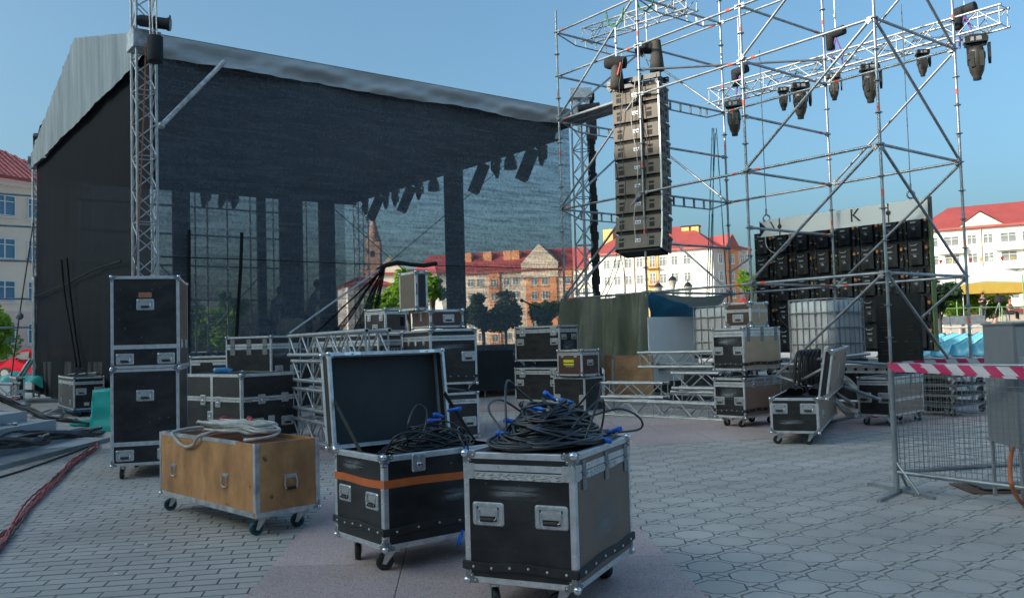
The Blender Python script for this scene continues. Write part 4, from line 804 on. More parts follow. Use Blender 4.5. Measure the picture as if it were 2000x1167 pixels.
# ---- left
A1_ = case('black flight case on a blue dolly in front of the left curtain', 143.7, 800.5, 114.8, 204, 737, 18.4, .6, teal=True, seam=.82, seamw=.03, feats=[('h', 'R', .25, .56, 1.2), ('h', 'R', .85, .58, 1.2), ('l', 'L', .2, .8, 1.0), ('l', 'L', .8, .8, 1.0), ('l', 'L', .2, .22, 1.0), ('l', 'L', .8, .22, 1.0), ('p', 'R', .42, .17, .1, .07, WHT, .001, 'white_print')])
q = M(); q.bx(-A1_['d'] / 2 - .02, A1_['d'] / 2 + .02, -A1_['w'] / 2 - .02, A1_['w'] / 2 + .02, A1_['c'] - .05, A1_['c'] - .003); obj('dolly', q, mat('blue_dolly', (.02, .1, .2), .5), A1_)
A2_ = case('narrow black flight case at the left, beside the teal sheeting', 31, 783, 19, 48, 737, 19, .6, cast=False, feats=[('h', 'R', .4, .35, 1.1)])
q_ = D(12, 845, 12.6); A3_ = case('small black flight case lying on the granite steps at the left edge', 28, 846, -30, 33, 826, 12.2, 1.2, cast=False, z0=None, feats=[])
# ================================================================== CABLES
def heap(rnd, ctr, rx, ry, rz, n, loops, r, rot=0, sag=None, z0=0, flat=.6):
    """one tangled hank: loops of a cable wandering over an oval"""
    pts = []; ph = rnd.uniform(0, 6.28); c, s_ = math.cos(rot), math.sin(rot)
    N_ = int(loops * 22)
    for i in range(N_):
        t = i / 22 * 2 * math.pi + ph; k = i / N_
        rad = 1 - .28 * math.sin(t * .137 + ph) ** 2 - .12 * math.sin(t * .61 + ph * 2); 
        x = math.cos(t) * rx * rad; y = math.sin(t) * ry * (rad * .9 + .1 * math.sin(t * .33)); 
        x += math.sin(t * .21 + ph) * rx * .16; y += math.cos(t * .17) * ry * .16
        u = min(1, math.hypot(x / rx, y / ry)); z = rz * (1 - u ** 2.2 * .85) * (.15 + .85 * abs(math.sin(t * .093 + ph * 3))) + r + rz * .06 * math.sin(t * 2.3 + ph)
        z = max(z, r * 1.1)
        pts.append(Vector((ctr[0] + x * c - y * s_, ctr[1] + x * s_ + y * c, z0 + z)))
    return pts
def plug(parent, p, dr, s_=1.0, m_=None):
    q = M(); p = Vector(p); dr = Vector(dr).normalized()
    s_ *= .66; q.lathe([(0, -.03 * s_), (.01 * s_, -.03 * s_), (.013 * s_, 0), (.0155 * s_, .012 * s_), (.0155 * s_, .05 * s_), (.019 * s_, .052 * s_), (.019 * s_, .068 * s_), (.016 * s_, .07 * s_), (.016 * s_, .085 * s_), (0, .085 * s_)], 10, 0, p, dr)
    return obj('plug', q, m_ or BLUE, parent)
rnd = random.Random(3)
zt = .14 + c1['h'] + .004
M1 = c1.matrix_basis
C1 = Matrix.Translation(c1.location) @ Matrix.Rotation(1.134, 4, 'Z'); C2 = Matrix.Translation(c2.location) @ Matrix.Rotation(.669, 4, 'Z')
G1 = 'black cables heaped on the nearest case'
def smooth(p, n=4):
    p = [Vector(a) for a in p]; out = []
    for i in range(len(p) - 1):
        a, b, c, d_ = p[max(0, i - 1)], p[i], p[i + 1], p[min(len(p) - 1, i + 2)]
        for k in range(n):
            t = k / n; out.append(.5 * ((2 * b) + (-a + c) * t + (2 * a - 5 * b + 4 * c - d_) * t * t + (-a + 3 * b - 3 * c + d_) * t ** 3))
    return out + [p[-1]]
ofs = [(.03, -.02, .35, .25, .13, 15), (-.04, .02, .33, .25, .16, 15), (.0, .0, .3, .23, .21, 15), (-.0, .0, .36, .27, .07, 14), (-.02, .0, .33, .26, .1, 17), (.06, .0, .31, .25, .14, 17), (-.07, -.02, .3, .24, .18, 16), (.0, .02, .29, .22, .22, 15), (.08, -.01, .27, .2, .25, 14), (-.04, .0, .24, .2, .28, 12), (.02, -.03, .3, .24, .2, 12)]
for i, (dx, dy, rx, ry, rz, lp) in enumerate(ofs):
    p = heap(rnd, (dx, dy), rx, ry, rz, 0, lp, .0076, rnd.uniform(-.25, .25)); q = M(); q.sweep([C1 @ (Vector(a) + Vector((0, 0, zt))) for a in p], .0076, 6)
    o = tag(obj('power_cable', q, CBLK), 'black power cable with blue plug tangled in the heap on the nearest flight case', 'cable', G1)
for i, pts in enumerate([
    [(-.15, -.24, .02), (-.1, -.27, .13), (.02, -.28, .27), (.14, -.22, .3), (.2, -.05, .15), (.1, .05, .1)],
    [(-.2, .16, .05), (-.12, .2, .25), (.0, .24, .33), (.1, .22, .27), (.2, .1, .14)],
    [(-.3, .0, .02), (-.33, .12, .1), (-.2, .26, .2), (.05, .3, .22), (.25, .2, .1), (.3, 0, .05)],
    [(.1, -.15, .12), (.25, -.3, .16), (.42, -.36, .1), (.5, -.34, .03), (.46, -.2, .01), (.3, -.1, .02)],
    [(-.2, -.2, .1), (-.05, -.28, .22), (.1, -.27, .2), (.12, -.24, .06), (.0, -.22, .01)]]):
    q = M(); q.sweep([C1 @ (Vector(a) + Vector((0, 0, zt))) for a in smooth(pts, 7)], .0064, 6); tag(obj('power_cable', q, CBLK), ('black cable standing up in a tall arc over the heap on the nearest case', 'black cable arching over the back top of the heap on the nearest case', 'black cable sweeping round the left side of the heap on the nearest case', 'black cable looping out past the right edge of the nearest case', 'black cable curling over the front face of the heap on the nearest case')[i], 'cable', G1)
PG = 'blue plugs on the nearest case'
for i, (p, d_) in enumerate([((-.26, -.02, .12), (-.5, -.6, .2)), ((.1, .02, .26), (-.2, .6, .5)), ((.02, .1, .2), (.2, .6, .2)), ((-.05, .18, .15), (-.1, 1, .1)), ((-.25, .14, .11), (.3, 1, 0)), ((.02, -.27, .03), (0, -1, -.3)), ((.22, -.26, .04), (.1, -.6, .2)), ((-.1, .0, .22), (.3, .7, .1)), ((.16, -.05, .24), (.2, .8, .1))]):
    o = plug(None, C1 @ (Vector(p) + Vector((0, 0, zt - .035 if p[2] > .1 else zt))), C1.to_3x3() @ Vector(d_), 1.15); o.name = 'connector'; tag(o, 'blue power connector lying among the black cables on the nearest case', 'connector', PG)
o = plug(None, C1 @ Vector((.3, -.24, zt + .03)), C1.to_3x3() @ Vector((1, .1, 0)), 1.5, GREYP); o.name = 'connector'; tag(o, 'grey power connector lying at the right end of the nearest case lid', 'connector')
zt2 = .14 + c2['h'] * .8
G2 = 'black cables filling the open case'
for i, (dx, dy, rx, ry, rz, lp) in enumerate([(-.05, .02, .33, .2, .16, 10), (.08, .02, .3, .2, .22, 11), (.16, -.03, .24, .18, .28, 10), (-.02, -.03, .28, .19, .24, 9), (.24, .0, .16, .18, .22, 7), (.05, .0, .36, .23, .2, 15), (.12, .02, .3, .2, .3, 12), (.0, .0, .37, .24, .14, 14), (.1, .0, .3, .2, .25, 12)]):
    p = heap(rnd, (dx, dy), rx, ry, rz, 0, lp, .0064, rnd.uniform(-.2, .2)); q = M(); q.sweep([C2 @ (Vector(a) + Vector((0, 0, zt2))) for a in p], .0064, 6); tag(obj('power_cable', q, CBLK), 'black power cable in the tangle inside the open flight case', 'cable', G2)
yf = -c2['w'] / 2
for i, pts in enumerate(([(-.15, -.1, .12), (-.17, -.14, .26), (-.08, -.1, .37), (-.02, -.12, .33), (-.06, -.14, .2), (-.1, -.1, .12)], [(-.3, -.1, .1), (-.27, -.16, .2), (-.15, -.2, .22), (.0, -.2, .18), (.1, -.16, .15)],
            [(.2, -.15, .22), (.12, -.25, .2), (.11, yf - .02, .13), (.12, yf - .035, .05)], [(.02, -.2, .2), (.08, -.26, .22), (.14, yf - .01, .15), (.15, yf - .03, -.02), (.2, yf - .03, -.12)], [(.26, yf - .03, -.14), (.2, yf - .05, -.35), (.1, yf - .06, -.46)])):
    q = M(); q.sweep([C2 @ (Vector(a) + Vector((0, 0, zt2))) for a in smooth(pts, 7)], .0062, 6); tag(obj('power_cable', q, CBLK), ('black cable standing up in a loop at the left of the open case', 'black cable arching low over the left part of the open case', 'black cable with a blue plug hanging over the rim of the open case', 'black cable dropping down the front of the open case past the orange tape', 'black cable tail hanging to the bottom edge of the open case')[i], 'cable', G2)
for p, d_, lab in [((.12, yf - .035, .09), (0, -.1, -1), 'blue connector hanging over the rim of the open case'), ((.06, yf - .05, -.4), (-.5, -.1, -1), 'blue connector hanging low in front of the open case bottom edge'), ((.18, .02, .28), (-.8, -.2, .2), 'blue connector on the cables in the open case, left one of the upper pair'), ((.12, -.02, .26), (-.8, .1, .0), 'blue connector on the cables in the open case, lowest one'), ((.28, .05, .31), (.8, -.3, .1), 'blue connector on the cables in the open case, topmost')]:
    o = plug(None, C2 @ (Vector(p) + Vector((0, 0, zt2))), C2.to_3x3() @ Vector(d_), 1.25); o.name = 'connector'; tag(o, lab, 'connector')
# white cable over the plywood trunk
ctr, d, w_, z1, T = trunk; C3 = Matrix.Translation((ctr.x, ctr.y, 0)) @ Matrix.Rotation(.767, 4, 'Z')
q = M(); q.bx(-.2, .22, -w_ / 2 + .08, w_ / 2 - .3, z1 - .12, z1 - .025); o = obj('cloth_bag', q, mat('orange_cloth', (.6, .17, .05), .8, 0, (.08, .08, .08), 3), mtx=C3); tag(o, 'orange and grey cloth bag lying inside the plywood trunk under the cables', 'bag')
GW = 'white cables across the plywood trunk'
for i in range(3):
    rx, ry = (.5, .17) if i < 2 else (.4, .12); pts = []
    for k in range(110):
        t = k / 22 * 2 * math.pi + i * 2; rad = 1 - .2 * math.sin(t * .31 + i) ** 2; y_ = math.cos(t) * rx * rad - .05 + .06 * math.sin(t * .23 + i); x_ = math.sin(t) * ry * rad + .02 + .05 * math.cos(t * .19 + i * 2)
        pts.append(C3 @ Vector((x_, y_, z1 + .02 + .05 * abs(math.sin(t * .17 + i)) + .012 * i + (.02 if math.sin(t) < -.6 else 0))))
    q = M(); q.sweep(pts, .0115, 8); tag(obj('white_cable', q, CWHT), 'thick white cable looped across the open plywood trunk', 'cable', GW)
X = d / 2
q = M(); q.sweep([C3 @ Vector(a) for a in smooth([(.1, .46, z1 + .02), (-.05, .56, z1 + .03), (-X - .0, .55, z1 + .012), (-X - .025, .46, z1 - .03), (-X - .022, .3, z1 - .085), (-X - .022, .12, z1 - .06), (-X - .01, .02, z1 + .015), (-.05, -.15, z1 + .07), (.05, -.4, z1 + .09), (.1, -.52, z1 + .06), (.0, -.6, z1 + .02), (-X + .1, -.5, z1 + .0), (-.05, -.3, z1 + .0), (0, 0, z1 + .03)], 8)], .0125, 8); tag(obj('white_cable', q, CWHT), 'white cable hanging in a loop over the front of the plywood trunk', 'cable')
for p, dr in (((.05, .38, z1 + .09), (1, .6, .1)), ((.12, -.05, z1 + .1), (.3, 1, .1)), ((.1, .43, z1 + .07), (.9, -.5, .1))):
    o = plug(None, C3 @ Vector(p), C3.to_3x3() @ Vector(dr), 1.9, RED); o.name = 'connector'; tag(o, 'red power connector among the white cables on the plywood trunk', 'connector', 'red connectors on the plywood trunk')
# red cable bundle on the left paving
path = [G(x, y, .012) for x, y in ((178, 826), (186, 838), (191, 855), (181, 876), (150, 900), (110, 932), (70, 975), (30, 1022), (-20, 1075), (-70, 1125))]
for i in range(7):
    rr = random.Random(i); off = [(rr.uniform(-.06, .06), rr.uniform(-.05, .05)) for _ in path]
    q = M(); q.sweep([p + Vector((0, 0, .012 * (k % 2))) for k, p in enumerate(smooth([p + Vector((a, b, abs(a) * .2)) for p, (a, b) in zip(path, off)], 8))], .009, 6)
    m_ = CBLK if i in (2, 5) else CRED; tag(obj('floor_cable', q, m_), ('black cable inside the red bundle on the left paving' if m_ is CBLK else 'red cable in the bundle snaking across the left paving'), 'cable', 'black cables in the red bundle' if m_ is CBLK else 'red cables across the left paving')
q = M(); q.sweep(smooth([G(x, y, .012) for x, y in ((182, 868), (150, 880), (90, 902), (30, 922), (-40, 942))], 8), .011, 6); tag(obj('floor_cable', q, CBLK), 'single black cable running in front of the granite steps', 'cable')
# ================================================================== STAGE
NX, NY = -6.674, 16.426; sa_ = .653; SU = Vector((math.cos(sa_), math.sin(sa_), 0)); SV = Vector((-SU.y, SU.x, 0)); SL, SW = 10.436, 12.34
SN = Vector((NX, NY, 0)); SR = SN + SU * SL; SLf = SN + SV * SW; SF = SR + SV * SW; ZU = Vector((0, 0, 1))
stage = thing('stage', 'large black netted stage with grey tarpaulin roof', 'stage', tuple(SN)); 
STM = Matrix.Translation(-SN)
def sobj(name, q, m_, par=None, **kw):
    o = obj(name, q, m_, par or stage); o.matrix_parent_inverse = Matrix.Identity(4)
    if par is None: o.location = -SN
    return o
def s_of(px, p0, du):  # pixel column to distance along a wall from p0 in direction du
    r = ray(px, 560); k = (p0.x * r.y - p0.y * r.x) / (du.y * r.x - du.x * r.y); return k
def wall_z(px, py, p0, du): 
    k = s_of(px, p0, du); p = p0 + du * k; return k, D(px, py, p.y).z
hole = [wall_z(px, py, SN, SU) for px, py in ((600, 690), (724, 640), (732, 575), (746, 523), (770, 520), (848, 516), (858, 560), (864, 610), (870, 655), (920, 700))]
def zbot_front(s):
    if s <= hole[0][0] or s >= hole[-1][0]: return .9
    for (a, za), (b, zb) in zip(hole, hole[1:]):
        if a <= s <= b: return max(.9, mix(za, zb, (s - a) / (b - a)))
ZT = 7.0
def curtain(p0, du, L, zb, nrm, amp, n=150, m=34, holes=()):
    q = M(); ss = sorted(set([L * i / n for i in range(n + 1)] + [h[0] for h in holes if 0 < h[0] < L])); rows = []
    for s in ss:
        z0_ = zb(s)
        for j in range(m + 1):
            t = j / m; z = mix(z0_, ZT, t); wv = amp * (math.sin(s * 2.1 + 1) * .6 + math.sin(s * 5.3 + z * .35) * .3 + math.sin(s * 11 + z) * .1) * (1 - .7 * t) * (.4 + .6 * math.sin(z * .8 + 1) ** 2)
            rows.append(p0 + du * s + nrm * wv + ZU * z)
    k = m + 1; q.add(rows, [(i * k + j, (i + 1) * k + j, (i + 1) * k + j + 1, i * k + j + 1) for i in range(len(ss) - 1) for j in range(m)], 0, True); return q
sobj('front_net', curtain(SN, SU, SL, zbot_front, -SV, .07, holes=[(h[0], 0) for h in hole]), SCRIM)
sobj('side_net', curtain(SN + SV * .1 - SU * .02, SV, SW - .1, lambda s: .12 + .15 * max(0, s - 11), -SU, .1), SCRIMD)
# rear net with a low opening at its left
RB = SLf
rh = [wall_z(px, py, RB, SU) for px, py in ((360, 668), (378, 640), (392, 583), (450, 586), (462, 645), (480, 668))]
def zbot_rear(s):
    for (a, za), (b, zb) in zip(rh, rh[1:]):
        if a <= s <= b: return max(1.0, mix(za, zb, (s - a) / (b - a)))
    return 1.0
sobj('rear_net', curtain(RB, SU, SL - .3, zbot_rear, SV, .05, n=70, m=20, holes=rh), SCRIMB)
# skirt, deck, legs
q = M()
for p0, du, L in ((SN + SU * .3, SU, SL - .3), (SR + SV * 0, SV, SW), (SN + SV * .2, SV, SW)):
    vs = []; n = int(L * 8)
    for i in range(n + 1):
        s = L * i / n; o = (SV if du is SU else SU) * (.03 * math.sin(s * 9)); vs += [p0 + du * s + o + ZU * .16, p0 + du * s + ZU * 1.12]
    q.add(vs, [(2 * i, 2 * i + 2, 2 * i + 3, 2 * i + 1) for i in range(n)], 0, True)
sobj('stage_skirt', q, BACKC)
q = M(); T = Matrix((( SU.x, SV.x, 0, 0), (SU.y, SV.y, 0, 0), (0, 0, 1, 0), (0, 0, 0, 1))); TS_ = Matrix.Translation(SN) @ T
q.bx(.3, SL, .2, SW, 1.1, 1.25, 0, TS_); sobj('deck', q, BACKC)
for k in range(9):
    q = M(); p = SN + SU * (.8 + k * 1.15) + SV * .25; q.cyl(p, p + ZU * 1.1, .025, 6); sobj('deck_leg', q, GALV)
# roof: ridge parallel to the front, gables at the ends
ZR, ZE_ = 9.05, 7.32; q = M(); o_ = .35
RP = lambda s, t, z: SN + SU * s + SV * t + ZU * z
def roof_sheet(t0, z0_, t1, z1_):
    n, m_n = 46, 8; vs = []
    for i in range(n + 1):
        for j in range(m_n + 1):
            s = mix(-.14, SL + .14, i / n); f = j / m_n; vs.append(RP(s, mix(t0, t1, f), mix(z0_, z1_, f) - .05 * math.sin(i * math.pi / 5) ** 2 * math.sin(f * math.pi)))
    k = m_n + 1; q.add(vs, [(i * k + j, (i + 1) * k + j, (i + 1) * k + j + 1, i * k + j + 1) for i in range(n) for j in range(m_n)], 0, True)
roof_sheet(-.12, ZE_, SW / 2, ZR); roof_sheet(SW + .12, ZE_, SW / 2, ZR); sobj('roof', q, SILVER)
q = M(); q.bx(.1, SL - .1, .1, SW - .1, 7.0, 7.12, 0, TS_); sobj('dark_ceiling', q, BACKC)
# valance with wrinkles on the long sides
for side in (0, 1):
    q = M(); vs = []; n = 150; m_n = 8; rnd = random.Random(5)
    for i in range(n + 1):
        s = mix(-.25, SL + .25, i / n); sag = .05 * abs(math.sin(s * .95)) 
        for j in range(m_n + 1):
            f = j / m_n; w_ = (.06 * math.sin(s * 2.1 + f * 4.5) + .05 * math.sin(s * 1.3 - f * 7) + .022 * math.sin(s * 11 + f * 9)) * min(1, f * 2)
            t = -.14 - w_ if side == 0 else SW + .14 + w_; vs.append(RP(s, t, ZE_ - .02 - f * (.40 + sag) ))
    k = m_n + 1; q.add(vs, [(i * k + j, (i + 1) * k + j, (i + 1) * k + j + 1, i * k + j + 1) for i in range(n) for j in range(m_n)], 0, True); sobj('valance', q, SILVER)
# gable drape on both ends
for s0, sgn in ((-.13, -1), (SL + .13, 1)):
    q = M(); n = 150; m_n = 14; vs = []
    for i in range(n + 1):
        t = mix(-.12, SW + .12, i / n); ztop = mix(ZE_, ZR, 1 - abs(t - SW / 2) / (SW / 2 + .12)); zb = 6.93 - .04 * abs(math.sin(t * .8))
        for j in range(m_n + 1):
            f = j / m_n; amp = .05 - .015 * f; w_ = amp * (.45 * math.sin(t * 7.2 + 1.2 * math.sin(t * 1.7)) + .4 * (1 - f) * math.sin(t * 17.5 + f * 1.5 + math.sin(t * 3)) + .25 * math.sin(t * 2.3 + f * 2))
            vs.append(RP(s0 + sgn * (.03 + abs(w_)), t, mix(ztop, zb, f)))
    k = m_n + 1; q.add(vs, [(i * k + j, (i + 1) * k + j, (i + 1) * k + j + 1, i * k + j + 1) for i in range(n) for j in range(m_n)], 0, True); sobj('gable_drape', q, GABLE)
# perimeter truss lines under the roof (dark, seen through the net)
for t in (0.25, SW - .25):
    q = M()
    for z in (6.55, 6.9): q.cyl(RP(.3, t, z), RP(SL - .2, t, z), .03, 6)
    sobj('roof_truss', q, BLACKP)
q = M()
for z in (6.6, 6.9): q.cyl(RP(SL - .1, .2, z), RP(SL - .1, SW, z), .03, 6)
for k in range(24): q.cyl(RP(SL - .1, .2 + k * .5, 6.6 if k % 2 else 6.9), RP(SL - .1, .7 + k * .5, 6.9 if k % 2 else 6.6), .012, 4)
sobj('roof_truss', q, BLACKP)
q = M(); q.bx(SL - .35, SL - .3, .2, SW, 6.55, 7.1, 0, TS_); q.bx(.2, SL, SW - .4, SW - .35, 6.5, 7.1, 0, TS_); sobj('black_border', q, BACKC)
# masking columns and backdrop legs
def column(s, t, w_, z0_=1.2, z1_=6.95, dpt=.3):
    q = M(); n = 14; vs = []
    for i in range(n + 1):
        for z in (z0_, z1_): vs.append(RP(s, t, z) + SV * (w_ * (i / n - .5)) + SU * (.03 * math.sin(i * 2.1)))
    q.add(vs, [(2 * i, 2 * i + 2, 2 * i + 3, 2 * i + 1) for i in range(n)], 0, True); q.bx(s - dpt / 2, s - .04, t - w_ / 2, t + w_ / 2, z0_, z1_, 0, TS_); return sobj('black_column', q, BACKC)
tc_ = s_of(905, SR, SV); column(SL - .2, tc_, .85, 1.2)
for px, w_ in ((355, .55), (512, .3), (640, .6)):
    s = s_of(px, SLf - SV * .3, SU); q = M(); p = SLf - SV * .3 + SU * s; q.beam(p + ZU * 1.2, p + ZU * 6.9, w_, .12, 0, tuple(SV)); sobj('black_column', q, BACKC)
# wide dark drop at the rear
s0_, s1_ = s_of(545, SLf - SV * .5, SU), s_of(590, SLf - SV * .5, SU); q = M(); p = SLf - SV * .6; q.beam(p + SU * (s0_ + s1_) / 2 + ZU * 2.35, p + SU * (s0_ + s1_) / 2 + ZU * 6.9, s1_ - s0_, .1, 0, tuple(SV)); sobj('rear_drop', q, BACKC)
# gathered net at the left of the opening, with the pole that holds it
PL = lambda px, py, off=.12: (lambda k: Vector((*(SN + SU * k - SV * off).xy, D(px, py, (SN + SU * k).y).z)))(s_of(px, SN, SU))
q = M(); q.cyl(PL(552, 651, .3), PL(744, 522, .1), .022, 8); sobj('holding_pole', q, ALU)
def foldcloth(a, b, w0, w1, seed):
    r_ = random.Random(seed); q = M(); n = 14; m_n = 8; vs = []
    for i in range(n + 1):
        f = i / n; c = a.lerp(b, f); w_ = mix(w0, w1, f)
        for j in range(m_n + 1):
            g = j / m_n - .5; vs.append(c + SU * (g * w_) - SV * (.05 * math.sin(j * 2.6 + seed) + .03 * math.sin(i * .8 + j)) + ZU * (.1 * g))
    k = m_n + 1; q.add(vs, [(i * k + j, (i + 1) * k + j, (i + 1) * k + j + 1, i * k + j + 1) for i in range(n) for j in range(m_n)], 0, True); return q
for a, b, w0, w1, sd_ in (((746, 524), (716, 655), .06, .22, 1), ((742, 528), (690, 655), .08, .35, 2), ((738, 530), (645, 660), .06, .3, 3), ((735, 535), (600, 660), .04, .2, 4)):
    sobj('gathered_net', foldcloth(PL(*a), PL(*b), w0, w1, sd_), FOLD)
q = M(); q.sweep([PL(px, py, .08) for px, py in ((735, 528), (752, 518), (775, 513), (800, 517), (825, 519), (850, 515))], .05, 8); sobj('rolled_net', q, BACKC)
# stitched seams and ties in the nets
q = M()
for pts in ([(312, 502), (500, 508), (700, 516), (900, 520), (1095, 527)], ): q.sweep([PL(a, b, .1) for a, b in pts], .012, 4)
for pts, r_ in (([(367, 450), (366, 520), (364, 600), (362, 690)], .035), ([(470, 455), (467, 520), (461, 600), (455, 690)], .035)): q.sweep([PL(a, b, .1) for a, b in smooth([(x, y, 0) for x, y in pts], 5) and [(v.x, v.y) for v in smooth([(x, y, 0) for x, y in pts], 5)]], r_, 5)
sobj('net_seam', q, DARK)
q = M()
for a, b in (((1062, 288), (800, 505)), ((690, 395), (872, 560))): q.sweep([PL(*a, -.9), PL(*b, -.9)], .012, 4)
sobj('guy_wire', q, DARK)
PS = lambda px, py, off=.12: (lambda k: Vector((*(SN + SV * k - SU * off).xy, D(px, py, (SN + SV * k).y).z)))(s_of(px, SN, SV))
q = M()
for pts in ([(133, 508), (140, 580), (152, 650), (162, 715)], [(144, 505), (150, 570), (160, 650), (170, 715)]): q.sweep([PS(v.x, v.y, .16) for v in smooth([(x, y, 0) for x, y in pts], 6)], .03, 5)
q.sweep([PS(a, b, .13) for a, b in ((75, 580), (140, 555), (200, 525), (250, 510))], .018, 4); sobj('net_seam', q, DARK)
# moving lights under the roof edge (silhouettes)
def head_meshes():
    def mk():
        b = M(); b.bx(-.2, .2, -.16, .16, -.17, -.02); b.bx(-.225, -.2, -.12, .12, -.14, -.06, 1); b.bx(.2, .225, -.12, .12, -.14, -.06, 1); b.bx(-.1, -.04, -.165, -.16, -.14, -.06, 1); b.bx(.0, .1, -.165, -.16, -.14, -.06, 1)
        for x in (-.12, .12): b.cyl((x, 0, -.02), (x, 0, .07), .012, 6, 1)
        y_ = M()
        for s_ in (-1, 1): y_.plate([(-.08, 0), (.08, 0), (.07, -.3), (.0, -.42), (-.07, -.3)], .05, 0, T=Matrix.Translation((s_ * .19 + .025 * 1, 0, -.19)) @ Matrix.Rotation(math.pi / 2, 4, 'Z'))
        y_.bx(-.2, .2, -.08, .08, -.21, -.17)
        h = M(); h.lathe([(0, -.28), (.09, -.275), (.13, -.24), (.155, -.33), (.16, -.45), (.155, -.6), (.13, -.74), (.09, -.83), (.08, -.85), (.08, -.91), (.066, -.915), (0, -.9)], 14)
        h.bx(-.16, .16, -.12, .12, -.5, -.38); h.bx(-.125, -.05, -.165, -.13, -.66, -.35, 0); h.bx(.05, .125, -.165, -.13, -.66, -.35, 0)
        return b.mesh('base', [BLACKP, GREYP]), y_.mesh('yoke', [BLACKP]), h.mesh('head', [mat('lamp_housing', (.035, .033, .03), .42, 0, (.05, .047, .043), 5)])
    return shared('head', mk)
def moving_head(p, yaw, tilt, sc, label, group):
    b, y_, h = head_meshes(); T = thing('moving_light', label, 'stage light', tuple(p), yaw, group); T.scale = (sc, sc, sc)
    link('base', b, T); link('yoke', y_, T); link('head', h, T, mtx=Matrix.Translation((0, 0, -.45)) @ Matrix.Rotation(tilt, 4, 'X') @ Matrix.Translation((0, 0, .45))); return T
for i, (px, kd) in enumerate(((1066, 0), (1038, 1), (1004, 2), (976, 0), (942, 1), (852, 2), (822, 0), (799, 1), (776, 0), (757, 0), (737, 1), (716, 0))):
    k = s_of(px, SR - SU * .1, SV); p = SR - SU * .1 + SV * k; lb, gr = 'dark stage light hanging under the roof edge behind the net', 'stage lights under the roof edge'
    if kd == 0: moving_head((p.x, p.y, 6.6), sa_ + i, .1, .62, lb, gr); continue
    T = thing('stage_light', lb, 'stage light', (p.x, p.y, 6.6), .35, gr); q = M()
    if kd == 1: q.beam((.16, 0, -.02), (-.2, 0, -.85), .3, .28, 0, (0, 1, 0))
    else: q.lathe([(.1, -.0), (.17, -.18), (.19, -.42), (.15, -.42), (0, -.3)], 12)
    obj('housing', q, BLACKP, T); q = M(); q.cyl((0, 0, .1), (0, 0, 0), .02, 6); obj('clamp', q, BLACKP, T)
for i, px in enumerate((352, 402, 436, 460)):
    k = s_of(px, SLf - SV * .5, SU); p = SLf - SV * .5 + SU * k; moving_head((p.x, p.y, 6.75), i, .2, .8, 'dark stage light behind the net at the left rear of the stage', 'stage lights at the rear truss')
# ------------------------------------------------------------------ trusses
def truss(name, label, p0, p1, size, height=None, rc=.024, rb=.009, pitch=.5, group=None, m_=None, split=True, tri=False, upv=ZU, cat='truss'):
    p0, p1 = Vector(p0), Vector(p1); ax = (p1 - p0); L = ax.length; ax.normalize(); x = ax.cross(upv).normalized(); z = x.cross(ax); height = height or size; m_ = m_ or TRM
    rz = math.atan2(ax.y, ax.x); T = thing(name, label, cat, tuple(p0), 0, group)
    cs = [(-size / 2, -height / 2), (size / 2, -height / 2), (size / 2, height / 2), (-size / 2, height / 2)] if not tri else [(-size / 2, -height / 2), (size / 2, -height / 2), (0, height / 2)]
    pt = lambda c, s: x * c[0] + z * c[1] + ax * s
    for c in cs:
        q = M(); q.cyl(pt(c, 0), pt(c, L), rc, 10); q.cyl(pt(c, -.02), pt(c, .03), rc * 1.12, 10); q.cyl(pt(c, L - .03), pt(c, L + .02), rc * 1.12, 10); q.cyl(pt(c, L + .02), pt(c, L + .021), rc * .7, 10, 1); obj('chord', q, [m_, DARK], T)
    n = max(1, round(L / pitch)); allq = M(); k = len(cs)
    for i in range(k):
        a, b = cs[i], cs[(i + 1) % k]
        for j in range(n):
            s0, s1 = L * j / n, L * (j + 1) / n; pa, pb = (a, b) if j % 2 == i % 2 else (b, a)
            for (u, v, s_, e_) in ((pa, pb, s0, s1),) + (((a, b, s0, s0),) if j % 4 == 0 else ()):
                q = M() if split else allq; q.cyl(pt(u, max(.02, s_)), pt(v, min(L - .02, e_) if e_ != s_ else max(.02, e_)), rb, 6)
                if split: obj('brace', q, m_, T)
        q = M() if split else allq; q.cyl(pt(a, L - .02), pt(b, L - .02), rb, 6)
        if split: obj('brace', q, m_, T)
    if not split: obj('bracing', allq, m_, T)
    return T
# towers of the stage
def tower_at(px, Y, z1_, label, s_=.34, z0=0):
    p = D(px, 500, Y); return truss('truss_tower', label, (p.x, p.y, z0 + .05), (p.x, p.y, z1_), s_, rc=.025, rb=.012, pitch=.3, upv=SV, split=False, cat='tower')
tw1 = tower_at(284, 15.75, 9.6, 'slim aluminium truss tower at the near left corner of the stage')
b0 = D(284, 500, 15.75); bt = Vector((b0.x, b0.y, 0))
zpx = lambda y, Y, px=284: D(px, y, Y).z
q = M(); q.bx(-.24, .24, -.24, .24, zpx(100, 15.75), zpx(66, 15.75)); obj('sleeve_block', q, ALUW, tw1, loc=(0, 0, -tw1.location.z), rot=(0, 0, sa_))
q = M(); pth = [Vector((*D(x, 500, 15.5).xy, zpx(y, 15.5, x))) for x, y in ((288, 85), (286, 160), (281, 260), (276, 360), (270, 460), (262, 540), (258, 640))]
for a, b in zip(pth, pth[1:]): q.beam(a, b, .05, .006)
o = obj('ratchet_strap', q, STRAPM); tag(o, 'faded orange strap running down the near left stage tower', 'strap')
p = D(303, 96, 15.35); T = thing('chain_bucket', 'black canvas chain bucket hanging at the top of the left stage tower', 'bucket', tuple(p)); q = M(); q.lathe([(.0, -.24), (.125, -.24), (.135, -.2), (.135, .22), (.12, .23), (.11, .2)], 16); q.cyl((0, 0, .2), (0, 0, .6), .012, 6); obj('canvas', q, BACKC, T)
